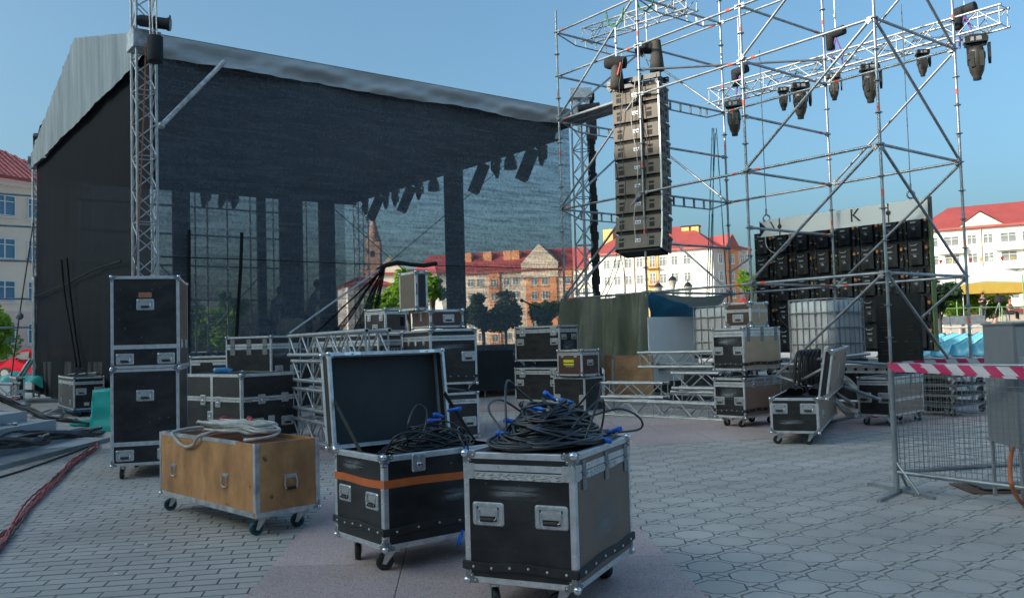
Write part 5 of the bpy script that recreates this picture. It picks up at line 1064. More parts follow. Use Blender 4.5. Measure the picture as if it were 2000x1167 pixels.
p = D(302, 44, 15.4); T = thing('chain_motor', 'black cylindrical chain motor on top of the left stage tower', 'motor', tuple(p)); q = M(); d_ = Vector((1, .2, -.1)).normalized(); q.cyl(-d_ * .25, d_ * .22, .105, 14); q.cyl(d_ * .22, d_ * .27, .12, 14); q.cyl(-d_ * .29, -d_ * .25, .09, 14); q.cyl(d_ * .25, d_ * .26 + Vector((0, 0, .16)), .02, 6); obj('body', q, BLACKP, T)
q = M()
for x in (-.05, .0, .07): q.sweep([(x, -.12, .6), (x + .01, -.12, 0), (x + .02, -.12, -.5)], .011, 5)
obj('chain', q, ZINC, T)
q = M(); q.cyl(PL(303, 256, .5), PL(432, 129, .35), .045, 10); q.ball(PL(303, 256, .5), .07); o = obj('brace_tube', q, ALUW); tag(o, 'diagonal aluminium tube bracing the left tower to the stage roof', 'tube')
tw2 = tower_at(1143, 22.4, 7.7, 'aluminium truss tower wrapped in black at the right corner of the stage')
q = M(); 
for i in range(40):
    z = i * .19; q.bx(.19 + .015 * math.sin(i * 1.7), .33 + .02 * math.sin(i * 2.3), -.12, .1, z, z + .2)
obj('black_wrap', q, BACKC, tw2, rot=(0, 0, .2))
p = D(1135, 185, 22); q = M(); q.bx(-.28, .25, -.2, .2, -.12, .12); q.bx(-.2, -.1, -.1, .1, -.5, -.1); q.bx(.1, .2, -.1, .1, -.5, -.1); o = obj('tower_head_block', q, WALLW if False else ALU, loc=tuple(p)); tag(o, 'light metal head block on top of the right stage tower', 'head block')
p = D(1152, 215, 21.8); T = thing('chain_motor', 'dark chain motor beside the head of the right stage tower', 'motor', tuple(p)); q = M(); q.cyl((-.3, 0, .0), (.25, 0, .06), .13, 12); q.bx(-.1, .15, -.12, .12, -.75, -.1); obj('body', q, BLACKP, T)
tw3 = tower_at(706, 32.6, 6.9, 'truss tower at the far corner of the stage seen through the net', .4, 1.2)
tw4 = tower_at(70, 26.9, 7.4, 'grey pole tower at the far left corner of the stage', .16)
p = D(76, 268, 26.6); q = M(); q.cyl((-.12, 0, 0), (.15, 0, 0), .13, 10); q.sweep([(0, 0, .1), (.05, 0, .35), (.15, 0, .42), (.2, 0, .1)], .03, 6); q.cyl((-.15, 0, -.35), (-.15, 0, .1), .03, 6); o = obj('chain_motor', q, BLACKP, loc=tuple(p)); tag(o, 'small dark chain motor at the far left roof corner of the stage', 'motor')
q = M(); q.sweep([D(65, 435, 26.5), D(38, 615, 25), D(22, 735, 24)], .02, 5); o = obj('guy_rope', q, RUB); tag(o, 'dark guy rope running down from the far left tower past the red car', 'rope')
q = M(); q.ball((0, 0, 0), .11, 0, 8, 6); o = obj('rope_tensioner', q, GREYP, loc=tuple(D(38, 617, 25))); tag(o, 'small round tensioner on the guy rope at the left', 'tensioner')
for pts in (((74, 700), (36, 745)), ((74, 700), (94, 765)), ((74, 765), (94, 765))):
    pass
T = thing('outrigger', 'galvanised tower foot with sloping braces at the left corner of the stage', 'tower foot', tuple(D(70, 765, 26.3))); o0 = T.location
for a, b in (((68, 540), (68, 765)), ((66, 700), (38, 745)), ((66, 700), (88, 763)), ((60, 700), (30, 745)), ((40, 762), (100, 766))):
    q = M(); q.cyl(D(*a, 26.0) - o0, D(*b, 26.0) - o0, .045, 6); obj('brace', q, GALV, T)
# scaffold behind the stage
T = thing('rear_scaffold', 'dark scaffold frame standing behind the rear net of the stage', 'scaffold', tuple(SLf + SV * 2)); o0 = T.location; BO = SLf + SV * 2.0
for px in (382, 406, 445, 490, 535, 560, 600):
    k = s_of(px, BO, SU); q = M(); q.cyl(BO + SU * k - o0, BO + SU * k + ZU * 8 - o0, .04, 6); obj('post', q, GALV, T)
for z in (2.2, 3.1, 4.3, 5.4, 6.4): q = M(); q.cyl(BO - SU * 1 + ZU * z - o0, BO + SU * 8.5 + ZU * z - o0, .035, 6); obj('ledger', q, GALV, T)
for i in range(4): q = M(); q.cyl(BO + SU * (i * 2) + ZU * (2.2 if i % 2 else 4.4) - o0, BO + SU * (i * 2 + 2) + ZU * (4.4 if i % 2 else 2.2) - o0, .03, 6); obj('diagonal', q, GALV, T)
# mic stand
p = D(1046, 650, 20.6); T = thing('microphone_stand', 'slim microphone stand on the stage behind the net', 'stand', (p.x, p.y, 1.25)); q = M(); q.cyl((0, 0, 0), (-.08, 0, .75), .012, 5); q.cyl((.14, 0, 0), (.04, 0, .65), .012, 5); obj('stand', q, BLACKP, T); q = M(); q.cyl((-.3, 0, 1.02), (.12, 0, .84), .018, 6); q.ball((-.3, 0, 1.02), .045); obj('microphone', q, BLACKP, T); q = M(); q.cyl((-.08, 0, .75), (-.15, 0, .95), .01, 5); obj('boom', q, BLACKP, T)
# ================================================================== PEOPLE
SKIN = mat('skin', (.5, .28, .2), .55); HAIR = mat('dark_hair', (.03, .02, .015), .6); HAIRR = mat('red_hair', (.4, .1, .03), .6)
def person(label, loc, yaw, shirt, trousers, hair=None, pose='stand', sc=1.0, lean=0.0, group=None):
    T = thing('person', label, 'person', loc, yaw, group); T.scale = (sc, sc, sc)
    def skin(name, vs, es, rs, m_, lv=1):
        me = bpy.data.meshes.new(name); me.from_pydata([(x, y + lean * max(0, z - .9), z) for x, y, z in vs], es, []); me.materials.append(m_); o = link(name, me, T); sm = o.modifiers.new('skin', 'SKIN'); 
        for i, r_ in enumerate(rs): me.skin_vertices[0].data[i].radius = (r_, r_ * .85)
        me.skin_vertices[0].data[0].use_root = True; ss = o.modifiers.new('sub', 'SUBSURF'); ss.levels = lv; ss.render_levels = lv
        sm.use_smooth_shade = True; return o
    # body, one surface from feet to head
    arm = {'stand': [(-.24, .02, 1.12), (-.22, -.14, .92)], 'reach': [(-.26, -.1, 1.2), (-.18, -.4, 1.28)], 'sit': [(-.24, -.1, 1.12), (-.15, -.33, 1.05)]}[pose]
    armr = [(-x, y, z) for x, y, z in arm]
    if pose == 'sit': legs = [(-.1, 0, .92), (-.12, -.42, .9), (-.12, -.42, .48), (-.12, -.55, .44)]
    else: legs = [(-.09, 0, .88), (-.1, -.02, .48), (-.1, .02, .08), (-.11, -.16, .03)]
    legr = [(-x, y + (.05 if pose != 'sit' else 0), z) for x, y, z in legs]
    vs = [(0, 0, .95), (0, 0, 1.2), (0, 0, 1.42), (0, -.01, 1.52), (0, -.02, 1.6), (0, -.03, 1.74), (-.17, 0, 1.4)] + arm + [(.17, 0, 1.4)] + armr + legs + legr
    es = [(0, 1), (1, 2), (2, 3), (3, 4), (4, 5), (2, 6), (6, 7), (7, 8), (2, 9), (9, 10), (10, 11), (0, 12), (12, 13), (13, 14), (14, 15), (0, 16), (16, 17), (17, 18), (18, 19)]
    rs = [.14, .13, .14, .055, .085, .07, .06, .043, .033, .06, .043, .033, .085, .06, .04, .035, .085, .06, .04, .035]
    o = skin('body', vs, es, rs, SKIN, 2)
    skin('shirt', [(0, 0, .9), (0, 0, 1.2), (0, 0, 1.41), (-.17, 0, 1.4), (arm[0][0] * .95, arm[0][1] * .8, arm[0][2] + .05), (.17, 0, 1.4), (-arm[0][0] * .95, arm[0][1] * .8, arm[0][2] + .05)], [(0, 1), (1, 2), (2, 3), (3, 4), (2, 5), (5, 6)], [.165, .15, .16, .078, .06, .078, .06], shirt, 2)
    skin('trousers', [(0, 0, .95)] + legs[:3] + legr[:3], [(0, 1), (1, 2), (2, 3), (0, 4), (4, 5), (5, 6)], [.155, .1, .075, .065, .1, .075, .065], trousers, 2)
    q = M(); q.ball((0, .015 + lean * .78, 1.69), .112, 0, 12, 8, (.85, 1, 1.05)); q2 = M()
    obj('hair', q, hair or HAIR, T)
    q2.ball((0, -.115 + lean * .75, 1.64), .02, 0, 6, 4); obj('nose', q2, SKIN, T); return T
CLOTHP = mat('patterned_shirt', (.12, .13, .17), .8, 0, (.3, .3, .36), 18); CLOTHD = mat('dark_clothes', (.02, .02, .025), .8); CLOTHG = mat('grey_clothes', (.14, .14, .15), .8); CLOTHW = mat('pale_clothes', (.5, .47, .45), .8, 0, (.3, .15, .15), 12); CLOTHR = mat('rose_clothes', (.5, .16, .15), .8)
p = D(533, 650, 23.5); person('person in a patterned shirt bending over gear, left one of two behind the net', (p.x, p.y, 1.25), 1.2, CLOTHP, CLOTHD, pose='reach', sc=.95, lean=-.35)
p = D(605, 650, 22.5); person('person in a patterned shirt leaning forward, right one of two behind the net', (p.x, p.y, 1.25), 1.7, CLOTHP, CLOTHD, pose='reach', sc=1.0, lean=-.3)
# ================================================================== SCAFFOLD
A0 = Vector((1.16470053, 19.43523127, 0)); QA = -0.90447076; FU = Vector((math.cos(QA), math.sin(QA), 0)); FV = Vector((-FU.y, FU.x, 0))
LX_ = [0, 2.47134, 2.47134 + 2.50191, 2.47134 + 2.50191 + 2.51783]; SWD = 2.65209; Z0_ = 2.21705
def node(i, j, k): return A0 + FU * LX_[i] + FV * (SWD * j) + ZU * (Z0_ + 2 * k)
SC = thing('scaffold', 'large galvanised scaffold cage of three bays holding the loudspeaker column', 'scaffold', tuple(A0)); o0 = SC.location
pm = M(); ZTOP = {(0, 0): 3.25, (1, 0): 4.2, (2, 0): 4.2, (3, 0): 4.2, (0, 1): 3.2, (1, 1): 3.3, (2, 1): 4.2, (3, 1): 4.2}
def rosette():
    q = M(); q.cyl((0, 0, -.005), (0, 0, .005), .062, 8, 0, sm=False); q.cyl((0, 0, -.03), (0, 0, .03), .03, 8, 0); return q.mesh('rosette', [GALV])
RM = rosette()
def om(par, a, b, f, L=.09, r=.0262):
    q = M(); c = a.lerp(b, f); d_ = (b - a).normalized(); q.cyl(c - d_ * L / 2, c + d_ * L / 2, r, 8); return obj('orange_mark', q, ORMARK, par)
for (i, j), kt in ZTOP.items():
    a, b = node(i, j, 0) * 1, node(i, j, kt); a.z = .06; q = M(); q.cyl(a - o0, b - o0, .0242, 10); P_ = obj('post', q, GALV, SC)
    z = Z0_ - 2
    while z < b.z: link('rosette', RM, P_, loc=(a.x - o0.x, a.y - o0.y, z)); z += .5
    q = M(); q.bx(-.08, .08, -.08, .08, 0, .01); q.cyl((0, 0, 0), (0, 0, .25), .019, 8); obj('base_jack', q, GALV, SC, loc=(a.x - o0.x, a.y - o0.y, 0))
    for k in range(-1, 4): om(P_, node(i, j, k) - o0, node(i, j, k + 1) - o0, .62 if (i + j + k) % 2 else .28, .1, .0252)
def tube(a, b, name='ledger', r=.0242, mark=True, trim=.05):
    a, b = a - o0, b - o0; d_ = (b - a).normalized(); q = M(); q.cyl(a + d_ * trim, b - d_ * trim, r, 10)
    for e, s_ in ((a, 1), (b, -1)): q.beam(e + d_ * s_ * .03, e + d_ * s_ * .11, .03, .075)
    o = obj(name, q, GALV, SC)
    if mark: om(o, a, b, .9 if mark == 1 else .1)
    return o
def lattice(a, b):
    a2, b2 = a - o0, b - o0; q = M(); q.cyl(a2, b2, .0242, 8); dn = ZU * -.19; pa, pb = a2.lerp(b2, .22) + dn, a2.lerp(b2, .78) + dn; q.cyl(a2 + ZU * -.02, pa, .016, 6); q.cyl(pa, pb, .016, 6); q.cyl(pb, b2 + ZU * -.02, .016, 6)
    for f in (.22, .34, .46, .58, .7, .78): c = a2.lerp(b2, f); q.beam(c + ZU * -.02, c + dn, .05, .012, 0, tuple(FV)); 
    obj('lattice_ledger', q, GALV, SC)
for k in (0, 1, 2, 3):
    for i in range(3): tube(node(i, 0, k), node(i + 1, 0, k), mark=1 if i % 2 else 2)
for i in range(3): tube(node(i, 0, 2.5), node(i + 1, 0, 2.5), mark=1)
for k in (0, 1, 2): 
    for i in (1, 2): tube(node(i, 1, k), node(i + 1, 1, k), mark=2)
tube(node(0, 1, 3), node(1, 1, 3)); tube(node(1, 1, 3), node(2, 1, 3)); tube(node(0, 1, 2.5), node(1, 1, 2.5), mark=0); tube(node(1, 0, 2.25), node(2, 1, 2.25), mark=0)
for k in (-1,):
    for i in range(3): tube(node(i, 0, k), node(i + 1, 0, k), mark=1); tube(node(i, 1, k), node(i + 1, 1, k), mark=0)
for i, ks in ((0, (2, 3, 1)), (1, (1, 2, 3)), ):
    for k in ks: lattice(node(i, 0, k), node(i, 1, k))
tube(node(0, 0, 2.5), node(0, 1, 2.5), mark=1)
for k in (2.5, 1.5, .5): tube(node(1, 0, k), node(1, 1, k), mark=1)
for k in (2.5, 2, 1.5, 1, .5, 0): tube(node(2, 0, k), node(2, 1, k), mark=1)
for k in (0, 1, 2, 3): tube(node(3, 0, k), node(3, 1, k), mark=1)
tube(node(0, 0, 0), node(0, 1, 0), mark=0); tube(node(1, 0, 0), node(1, 1, 0), mark=0)
DG = [((0, 0, 2), (1, 0, 3)), ((0, 0, 1), (1, 0, 2)), ((0, 0, 0), (1, 0, 1)), ((0, 0, 2), (0, 1, 3)), ((0, 0, 1), (0, 1, 2)), ((0, 0, 0), (0, 1, 1)),
      ((2, 0, 2), (3, 0, 3)), ((2, 0, 1), (3, 0, 2)), ((2, 0, 0), (3, 0, 1)), ((3, 0, 0), (2, 0, -1)), ((0, 1, 3), (1, 1, 2)), ((0, 1, 2), (1, 1, 1)), ((0, 1, 1), (1, 1, 0)),
      ((2, 1, 1), (3, 1, 2)), ((2, 1, 2), (3, 1, 3)), ((3, 1, 1), (2, 1, 0)), ((3, 1, 0), (2, 1, -1)), ((3, 0, 2), (3, 1, 1)), ((3, 0, 3), (3, 1, 2)), ((3, 0, 1), (3, 1, 0)), ((3, 0, 0), (3, 1, -1))]
for a, b in DG: tube(node(*a) + FV * (.06 if a[1] == 1 else -.06) * (1 if a[0] != b[0] else 0), node(*b) + FV * (.06 if a[1] == 1 else -.06) * (1 if a[0] != b[0] else 0), 'diagonal', .0242, 0, .08)
tube(Vector(D(1427, 530, node(1, 1, 0).y)), Vector(D(1467, 502, node(2, 0, 0).y)), 'knee_tube', .022, 0, 0)
# steel decks: one high under the loudspeakers, a low one under the tanks
for n, k in enumerate((0, 1)):
    q = M(); a, b = node(0, 0, 2) + ZU * .03 + FV * (.2 + .32 * k), node(1, 0, 2) + ZU * .03 + FV * (.2 + .32 * k); q.beam(a - o0, b - o0, .3, .05)
    for i in range(30): c = a.lerp(b, (i + .5) / 30) - o0; q.beam(c + ZU * -.026 - FV * .12, c + ZU * -.026 + FV * .12, .03, .006, 1)
    obj('steel_deck', q, [GALV, DARK], SC)
for i in (1, 2):
    for k in (.1, .9, 1.7, 2.5): a, b = node(i, 0, 0) + FV * k, node(i + 1, 0, 0) + FV * k; a.z = b.z = .72; q = M(); q.beam(a - o0, b - o0, .08, .12); [q.beam(a.lerp(b, (n + .5) / 14) - o0 + ZU * 0 - FV * .045, a.lerp(b, (n + .5) / 14) - o0 + FV * .045, .05, .04, 1) for n in range(14)]; obj('deck_beam', q, [GALV, DARK], SC)
for j in (0, 1): 
    a, b = node(1, j, 0), node(3, j, 0); a.z = b.z = .8; q = M(); q.cyl(a - o0 - FV * .05, b - o0 - FV * .05, .03, 8); obj('ledger', q, GALV, SC)
# scaffold things bundled under the deck
for (x0, y0, Y0), (x1, y1, Y1) in (((1560, 705, 13.2), (1700, 690, 12.9)), ((1560, 745, 12.6), (1610, 718, 12.3)), ((1520, 735, 13), (1600, 760, 12.6)), ((1640, 705, 13), (1745, 712, 13.2)), ((1650, 755, 12.4), (1720, 780, 12.0)), ((1600, 745, 13.3), (1668, 790, 12.2))):
    q = M(); a, b = D(x0, y0, Y0), D(x1, y1, Y1); q.cyl(a, b, .0242, 8); o = obj('scaffold_tube', q, GALV); tag(o, 'loose galvanised scaffold tube in the pile behind the open flight case', 'tube', 'loose tubes behind the open case')
# top truss the motors hang from
truss('lifting_truss', 'short square truss lying across the top of the scaffold above the loudspeakers', D(1146, 70, 20.3), D(1352, 4, 17.6), .3, rc=.022, rb=.01, pitch=.35)
# hanging loudspeaker column
ARY = 17.6; ang = R(-33); pc = D(1240, 200, ARY); 
def ary_el():
    def mk():
        b = M(); w_, dpt, h = .98, .52, .345
        h = .285; fr = [(-w_ / 2, 0, -h / 2), (w_ / 2, 0, -h / 2), (w_ / 2, 0, h / 2), (-w_ / 2, 0, h / 2), (-w_ / 2, dpt, -h / 2 + .02), (w_ / 2, dpt, -h / 2 + .02), (w_ / 2, dpt, h / 2 - .02), (-w_ / 2, dpt, h / 2 - .02)]
        b.add(fr, [(0, 1, 2, 3), (1, 5, 6, 2), (5, 4, 7, 6), (4, 0, 3, 7), (3, 2, 6, 7), (0, 4, 5, 1)], 0)
        for x in (-.36, .3): b.bx(x - .055, x + .055, -.004, 0, -.1, -.0, 1); b.bx(x - .055, x + .055, -.004, 0, .03, .08, 1)
        b.bx(-.06, .06, -.006, 0, -.02, .05, 2); b.cyl((-.03, -.03, .015), (-.03, 0, .015), .016, 6, 3); b.cyl((.03, -.03, .015), (.03, 0, .015), .016, 6, 3)
        h = .345; b.bx(-w_ / 2 + .03, w_ / 2 - .03, .05, dpt - .05, -.2, .2, 1); p_ = M(); p_.bx(w_ / 2 + .003, w_ / 2 + .02, .02, dpt - .01, -h / 2, h / 2, 0)
        for y, z, a, c in ((.12, -.03, .07, .12), (.22, -.03, .05, .12), (.36, .06, .09, .06), (.36, -.07, .09, .08)): p_.bx(w_ / 2 + .02, w_ / 2 + .023, y - a / 2, y + a / 2, z - c / 2, z + c / 2, 1)
        p_.beam((w_ / 2 + .03, 0, h / 2 + .01), (w_ / 2 + .03, dpt, h / 2 - .05), .012, .04, 0); p_.beam((w_ / 2 + .03, -.01, -h / 2 - .01), (w_ / 2 + .03, -.01, h / 2 + .02), .02, .03, 2)
        p_.bx(-w_ / 2 - .02, -w_ / 2 - .003, .02, dpt - .01, -h / 2, h / 2, 0)
        return b.mesh('cabinet', [CABP, GRILL, ALUW, BLUE]), p_.mesh('rigging_plate', [CABP, GRILL, GALV])
    return shared('ary', mk)
cb, rp = ary_el(); pos = Vector((pc.x, pc.y, zpx(178, ARY, 1250))); tilt = 0; zc_ = zpx(168, ARY, 1250) - .19
tilts = [0, 0, 0, 0, 1, 2, 4, 7, 11]; pos = Vector((pc.x, pc.y, zc_)); cur = 0; ords = ['topmost', 'second from the top', 'third from the top', 'fourth from the top', 'middle', 'fourth from the bottom', 'third from the bottom', 'second from the bottom', 'lowest']
bk = Vector((math.sin(-ang), math.cos(-ang), 0))  # into the box
for i, tl in enumerate(tilts):
    T = thing('line_array_speaker', 'grey line array loudspeaker in the hanging column, ' + ords[i] + ' of nine', 'loudspeaker', tuple(pos), 0, 'line array loudspeakers'); T.rotation_euler = (-R(tl), 0, ang)
    link('cabinet', cb, T); link('rigging_plate', rp, T); 
    pos = pos + ZU * (-.372 * math.cos(R(tl))) - bk * (.372 * math.sin(R(tl)))
q = M(); AT = Matrix.Translation((pc.x, pc.y, zc_ + .28)) @ Matrix.Rotation(ang, 4, 'Z')
for y in (.05, .47): q.beam((-.62, y, .06), (.55, y, .06), .07, .1, 0)
for x in (-.55, -.1, .45): q.beam((x, 0, .05), (x, .55, .05), .06, .08)
for x in (-.48, .48): q.bx(x - .02, x + .02, .03, .08, -.1, .02)
q.beam((-.7, .25, .0), (-.55, .25, .1), .08, .12); o = obj('flying_frame', q, BLACKP, mtx=AT); tag(o, 'black steel flying frame on top of the hanging loudspeaker column', 'frame')
for px, py, lab in ((1204, 123, 'black chain motor in a rain cover, left one above the loudspeaker column'), (1264, 93, 'black chain motor with long bag, right one above the loudspeaker column')):
    p = D(px, py, ARY + .1); T = thing('chain_motor', lab, 'motor', tuple(p), ang); q = M(); q.lathe([(0, -.25), (.1, -.24), (.13, -.15), (.13, .1), (.11, .2), (0, .21)], 12, 0, (0, 0, 0), (1, .2, -.12)); obj('body', q, BACKC, T)
    q = M(); x = .0 if px < 1250 else .2; q.lathe([(.09, .1), (.11, -.1), (.13, -.3), (.15, -.52), (0, -.55)], 12, 0, (x, 0, 0)); obj('chain_bag', q, mat('canvas_bag', (.05, .045, .04), .85, 0, (.08, .07, .06), 9, bump=.5, bscale=25), T)
    q = M(); q.cyl((0, 0, .12), (0, 0, .75), .012, 6); q.ball((0, 0, .45), .05, 0, 8, 5, (.7, .7, 1.6)); q.sweep([(0, 0, .75), (-.15, 0, .85), (-.2, 0, 1.1)], .02, 5, 1); q.sweep([(0, 0, .75), (.15, 0, .85), (.2, 0, 1.1)], .02, 5, 1); obj('hook_and_slings', q, [ZINC, mat('green_sling', (.06, .22, .1), .8)], T)
    q = M(); q.sweep([(.15 if px < 1250 else -.12, -.1, -.05), (.08 if px < 1250 else -.17, -.12, -.3)], .028, 8); q.sweep([(.2 if px < 1250 else -.1, -.1, .05), (.1, -.12, -.5), (.12, -.14, -1.2)], .007, 5, 1); obj('red_connector', q, [RED, CBLK], T)
for dx, seed in ((-.28, 1), (.0, 2), (.22, 3)):
    pts = [AT @ Vector((dx + .05 * math.sin(k * 1.3 + seed), -.05 - .02 * (k % 3) - (.0 if k < 6 else .03 * (k - 5)), -k * .4)) for k in range(9)]; q = M(); q.sweep(smooth(pts, 4), .009, 5); tag(obj('speaker_cable', q, CBLK if seed != 2 else CWHT), 'thin cable looping down the back of the loudspeaker column', 'cable', 'cables on the loudspeaker column')
# cables hanging below
for a in ((1208, 480, 1168, 590), (1216, 480, 1180, 585), (1205, 470, 1220, 590), (1200, 300, 1222, 590)):
    q = M(); q.sweep(smooth([D(a[0], a[1], 17.8), D((a[0] + a[2]) / 2 + 6, (a[1] + a[3]) / 2, 17.9), D(a[2], a[3], 18)], 5), .009, 5); tag(obj('hanging_cable', q, CBLK), 'thin dark cable hanging beside the right stage tower', 'cable', 'cables hanging under the loudspeaker column')
for a in ((1391, 250, 1380, 600), (1394, 250, 1391, 600), (1399, 250, 1422, 600), (1397, 260, 1384, 590)):
    q = M(); q.sweep([D(a[0], a[1], 20), D(a[2], a[3], 19.5)], .013, 5); tag(obj('hanging_rope', q, mat('blue_rope', (.03, .12, .17), .7)), 'thin blue rope hanging in the middle of the scaffold', 'rope', 'ropes in the scaffold')
# lighting truss behind the scaffold with moving lights
ta, tb = D(1393, 190, 22.9), D(1962, 31, 17.2)
truss('lighting_truss', 'long square truss carrying moving lights behind the scaffold', ta, tb, .38, rc=.026, rb=.011, pitch=.42)
tdir = (tb - ta).normalized()
def on_truss(px): 
    r = ray(px, 300); d2 = Vector((tdir.x, tdir.y)); k = (ta.x * r.y - ta.y * r.x) / (d2.y * r.x - d2.x * r.y); return ta + tdir * k * 1.0
for i, (px, sc, tl, lab) in enumerate(((1437, 1.0, 0, 'moving light at the left end of the lighting truss'), (1535, .62, .05, 'small moving light, second from the left on the lighting truss'), (1568, .95, .1, 'moving light, third from the left on the lighting truss'), (1635, .68, -.05, 'small moving light beside the chain motor on the lighting truss'),
        (1706, .95, .06, 'large moving light half behind a scaffold post near the truss middle'), (1811, .62, .05, 'small moving light between the last two scaffold posts'), (1917, 1.0, .04, 'large moving light at the right end of the lighting truss'))):
    p = on_truss(px); moving_head((p.x, p.y, p.z - .24), QA + .5 + (i % 3) * .15, tl, sc, lab, 'moving lights on the truss')
q = M(); r_ = random.Random(2)
for k in range(9):
    a = ta.lerp(tb, .04 + k * .1); b = ta.lerp(tb, .04 + k * .1 + .11); m_ = a.lerp(b, .5) - ZU * r_.uniform(.1, .3); q.sweep(smooth([a + ZU * .1, m_, b + ZU * .05], 5), .012, 5)
    q.sweep(smooth([a, m_ + ZU * .15 + FV * .1, b - ZU * .1], 5), .009, 5)
tag(obj('truss_cables', q, CBLK), 'black cables draped along the lighting truss', 'cable')
for px, py, lab, sl in ((1632, 66, 'black chain motor above the middle of the lighting truss', 1), (1884, 22, 'black chain motor above the right end of the lighting truss', 1), (1445, 140, 'black chain motor at the left end of the lighting truss', 1)):
    Yc_ = on_truss(px).y; p = D(px, py, Yc_); T = thing('chain_motor', lab, 'motor', tuple(p), QA); q = M(); q.cyl((-.2, 0, 0), (.22, 0, .03), .11, 12); q.lathe([(0, -.35), (.1, -.34), (.11, .0)], 10, 0, (-.14, 0, 0)); obj('body', q, BACKC, T)
    q = M(); q.cyl((0, 0, .1), (0, 0, 1.4), .012, 5); q.ball((0, 0, .42), .05, 0, 8, 5, (.7, .7, 1.6)); obj('chain_hook', q, [ZINC], T)
    q = M(); 
    for s_ in (-1, 1): q.sweep([(0, 0, -.1), (s_ * .12, 0, -.45), (s_ * .14, 0, -.75)], .022, 5)
    obj('purple_sling', q, mat('purple_sling', (.2, .1, .35), .8), T)
# ================================================================== VIDEO WALL
w0, w1 = D(1478, 560, 19.5), D(1821, 560, 16.6); w0.z = w1.z = 0; wd = (w1 - w0); WL = wd.length; wd.normalize(); wa = math.atan2(wd.y, wd.x)
ZB, ZTp = .93, 3.56; NCOL, NROW = 8, 5; cw, chh = WL / NCOL, (ZTp - ZB) / NROW
LW = thing('video_wall', 'black back of a large LED video wall of stacked panels behind the tank', 'video wall', tuple(w0), wa)
DARKB = mat('panel_black', (.012, .012, .014), .45, 0, (.022, .022, .025), 5)
def panel_mesh():
    q = M(); q.bx(.008, cw - .008, 0, .09, .008, chh - .008, 0); q.bx(.1, cw - .12, -.09, 0, .05, chh - .03, 0); q.bx(cw - .1, cw - .03, -.04, 0, .02, chh * .5, 0)
    q.bx(.008, .05, -.03, 0, 0.01, chh - .01, 0); q.bx(.0, cw, -.02, 0, -.015, .015, 0)
    for a, b, c, m_ in ((.2, chh * .38, .05, 1), (.16, chh * .62, .1, 1), (.03, chh * .7, .035, 1), (cw - .06, chh * .66, .045, 2), (.06, chh * .25, .022, 3), (cw - .05, chh * .3, .02, 1)): q.bx(a, a + c, -.096, -.0, b, b + .028 if m_ != 2 else b + .06, m_)
    q.sweep([(.14, -.1, chh * .86), (.16, -.13, chh * .8), (.26, -.13, chh * .8), (.28, -.1, chh * .86)], .007, 5, 4); q.bx(.13, .3, -.093, -.09, chh * .5, chh * .505, 1); q.bx(.16, .27, -.093, -.09, chh * .1, chh * .3, 5); return q.mesh('panel', [DARKB, mat('panel_print', (.4, .41, .42), .5), mat('panel_orange', (.6, .22, .06), .5), mat('panel_yellow_plug', (.65, .35, .02), .5), ZINC, GRILL])
pmm = panel_mesh()
for i in range(NCOL):
    for j in range(NROW): link('panel', pmm, LW, loc=(i * cw, 0, ZB + j * chh))
cu = None
for i in range(NCOL):
    for j in range(NROW): o = text('CE', .05, WHT, 'ce_mark', LW, Matrix.Translation((i * cw + .21, -.094, ZB + chh * (j + .44)))) if i % 1 == 0 else None
q = M(); q.bx(WL, WL + .03, -.05, .1, ZB - .03, ZTp); obj('edge_profile', q, mat('green_edge', (.12, .16, .04), .5), LW)
for i in range(NCOL):
    q = M(); x = (i + .5) * cw; q.bx(x - .06, x + .06, -.03, .05, ZTp, ZTp + .06); q.sweep([(x - .04, 0, ZTp + .05), (x, 0, ZTp + .15), (x + .04, 0, ZTp + .05)], .01, 5); obj('hanging_bracket', q, GALV, LW)
q = M(); q.sweep(smooth([(.35, -.12, ZTp - .05), (.4, -.14, ZTp - .35), (.65, -.14, ZTp - .5), (.95, -.14, ZTp - .3), (1.0, -.12, ZTp - .02)], 6), .014, 6); obj('white_cable', q, CWHT, LW)
r_ = random.Random(8)
for i in range(16):
    x = r_.uniform(.3, WL - .3); z = r_.uniform(ZB + .3, ZTp - .2); q = M(); q.sweep(smooth([(x, -.1, z), (x + .1, -.16, z - .15), (x + r_.uniform(-.2, .3), -.13, z - r_.uniform(.3, .6))], 5), .008, 5); obj('patch_cable', q, CBLK, LW)
# white letter banner above it
b0_, b1_ = D(1484, 448, 18.6), D(1813, 407, 15.9); bd = (b1_ - b0_); bL = bd.xy.length; ba = math.atan2(bd.y, bd.x); q = M(); zsl = (b1_.z - b0_.z)
BN = thing('letter_banner', 'long white banner strip with black letters hanging above the video wall', 'banner', tuple(b0_), ba)
q = M(); q.add([(0, 0, -.17), (bL, 0, zsl - .17), (bL, 0, zsl + .2), (0, 0, .17), (0, .03, -.17), (bL, .03, zsl - .17), (bL, .03, zsl + .2), (0, .03, .17)], [(0, 1, 2, 3), (4, 7, 6, 5), (0, 3, 7, 4), (1, 5, 6, 2), (3, 2, 6, 7)]); obj('cloth', q, mat('banner_white', (.75, .75, .74), .7), BN)
q = M(); q.bx(bL, bL + .05, -.02, .05, zsl - .18, zsl + .22); q.add([(0, -.004, -.17), (.16, -.004, -.0), (.16, -.004, .02), (0, -.004, .17)], [(0, 1, 2, 3)]); obj('end_frame', q, BLACKP, BN)
for s_, f in (('K', .605),): text(s_, .36, BLACKP, 'letter', BN, Matrix.Translation((bL * f, -.006, zsl * f + .03)))
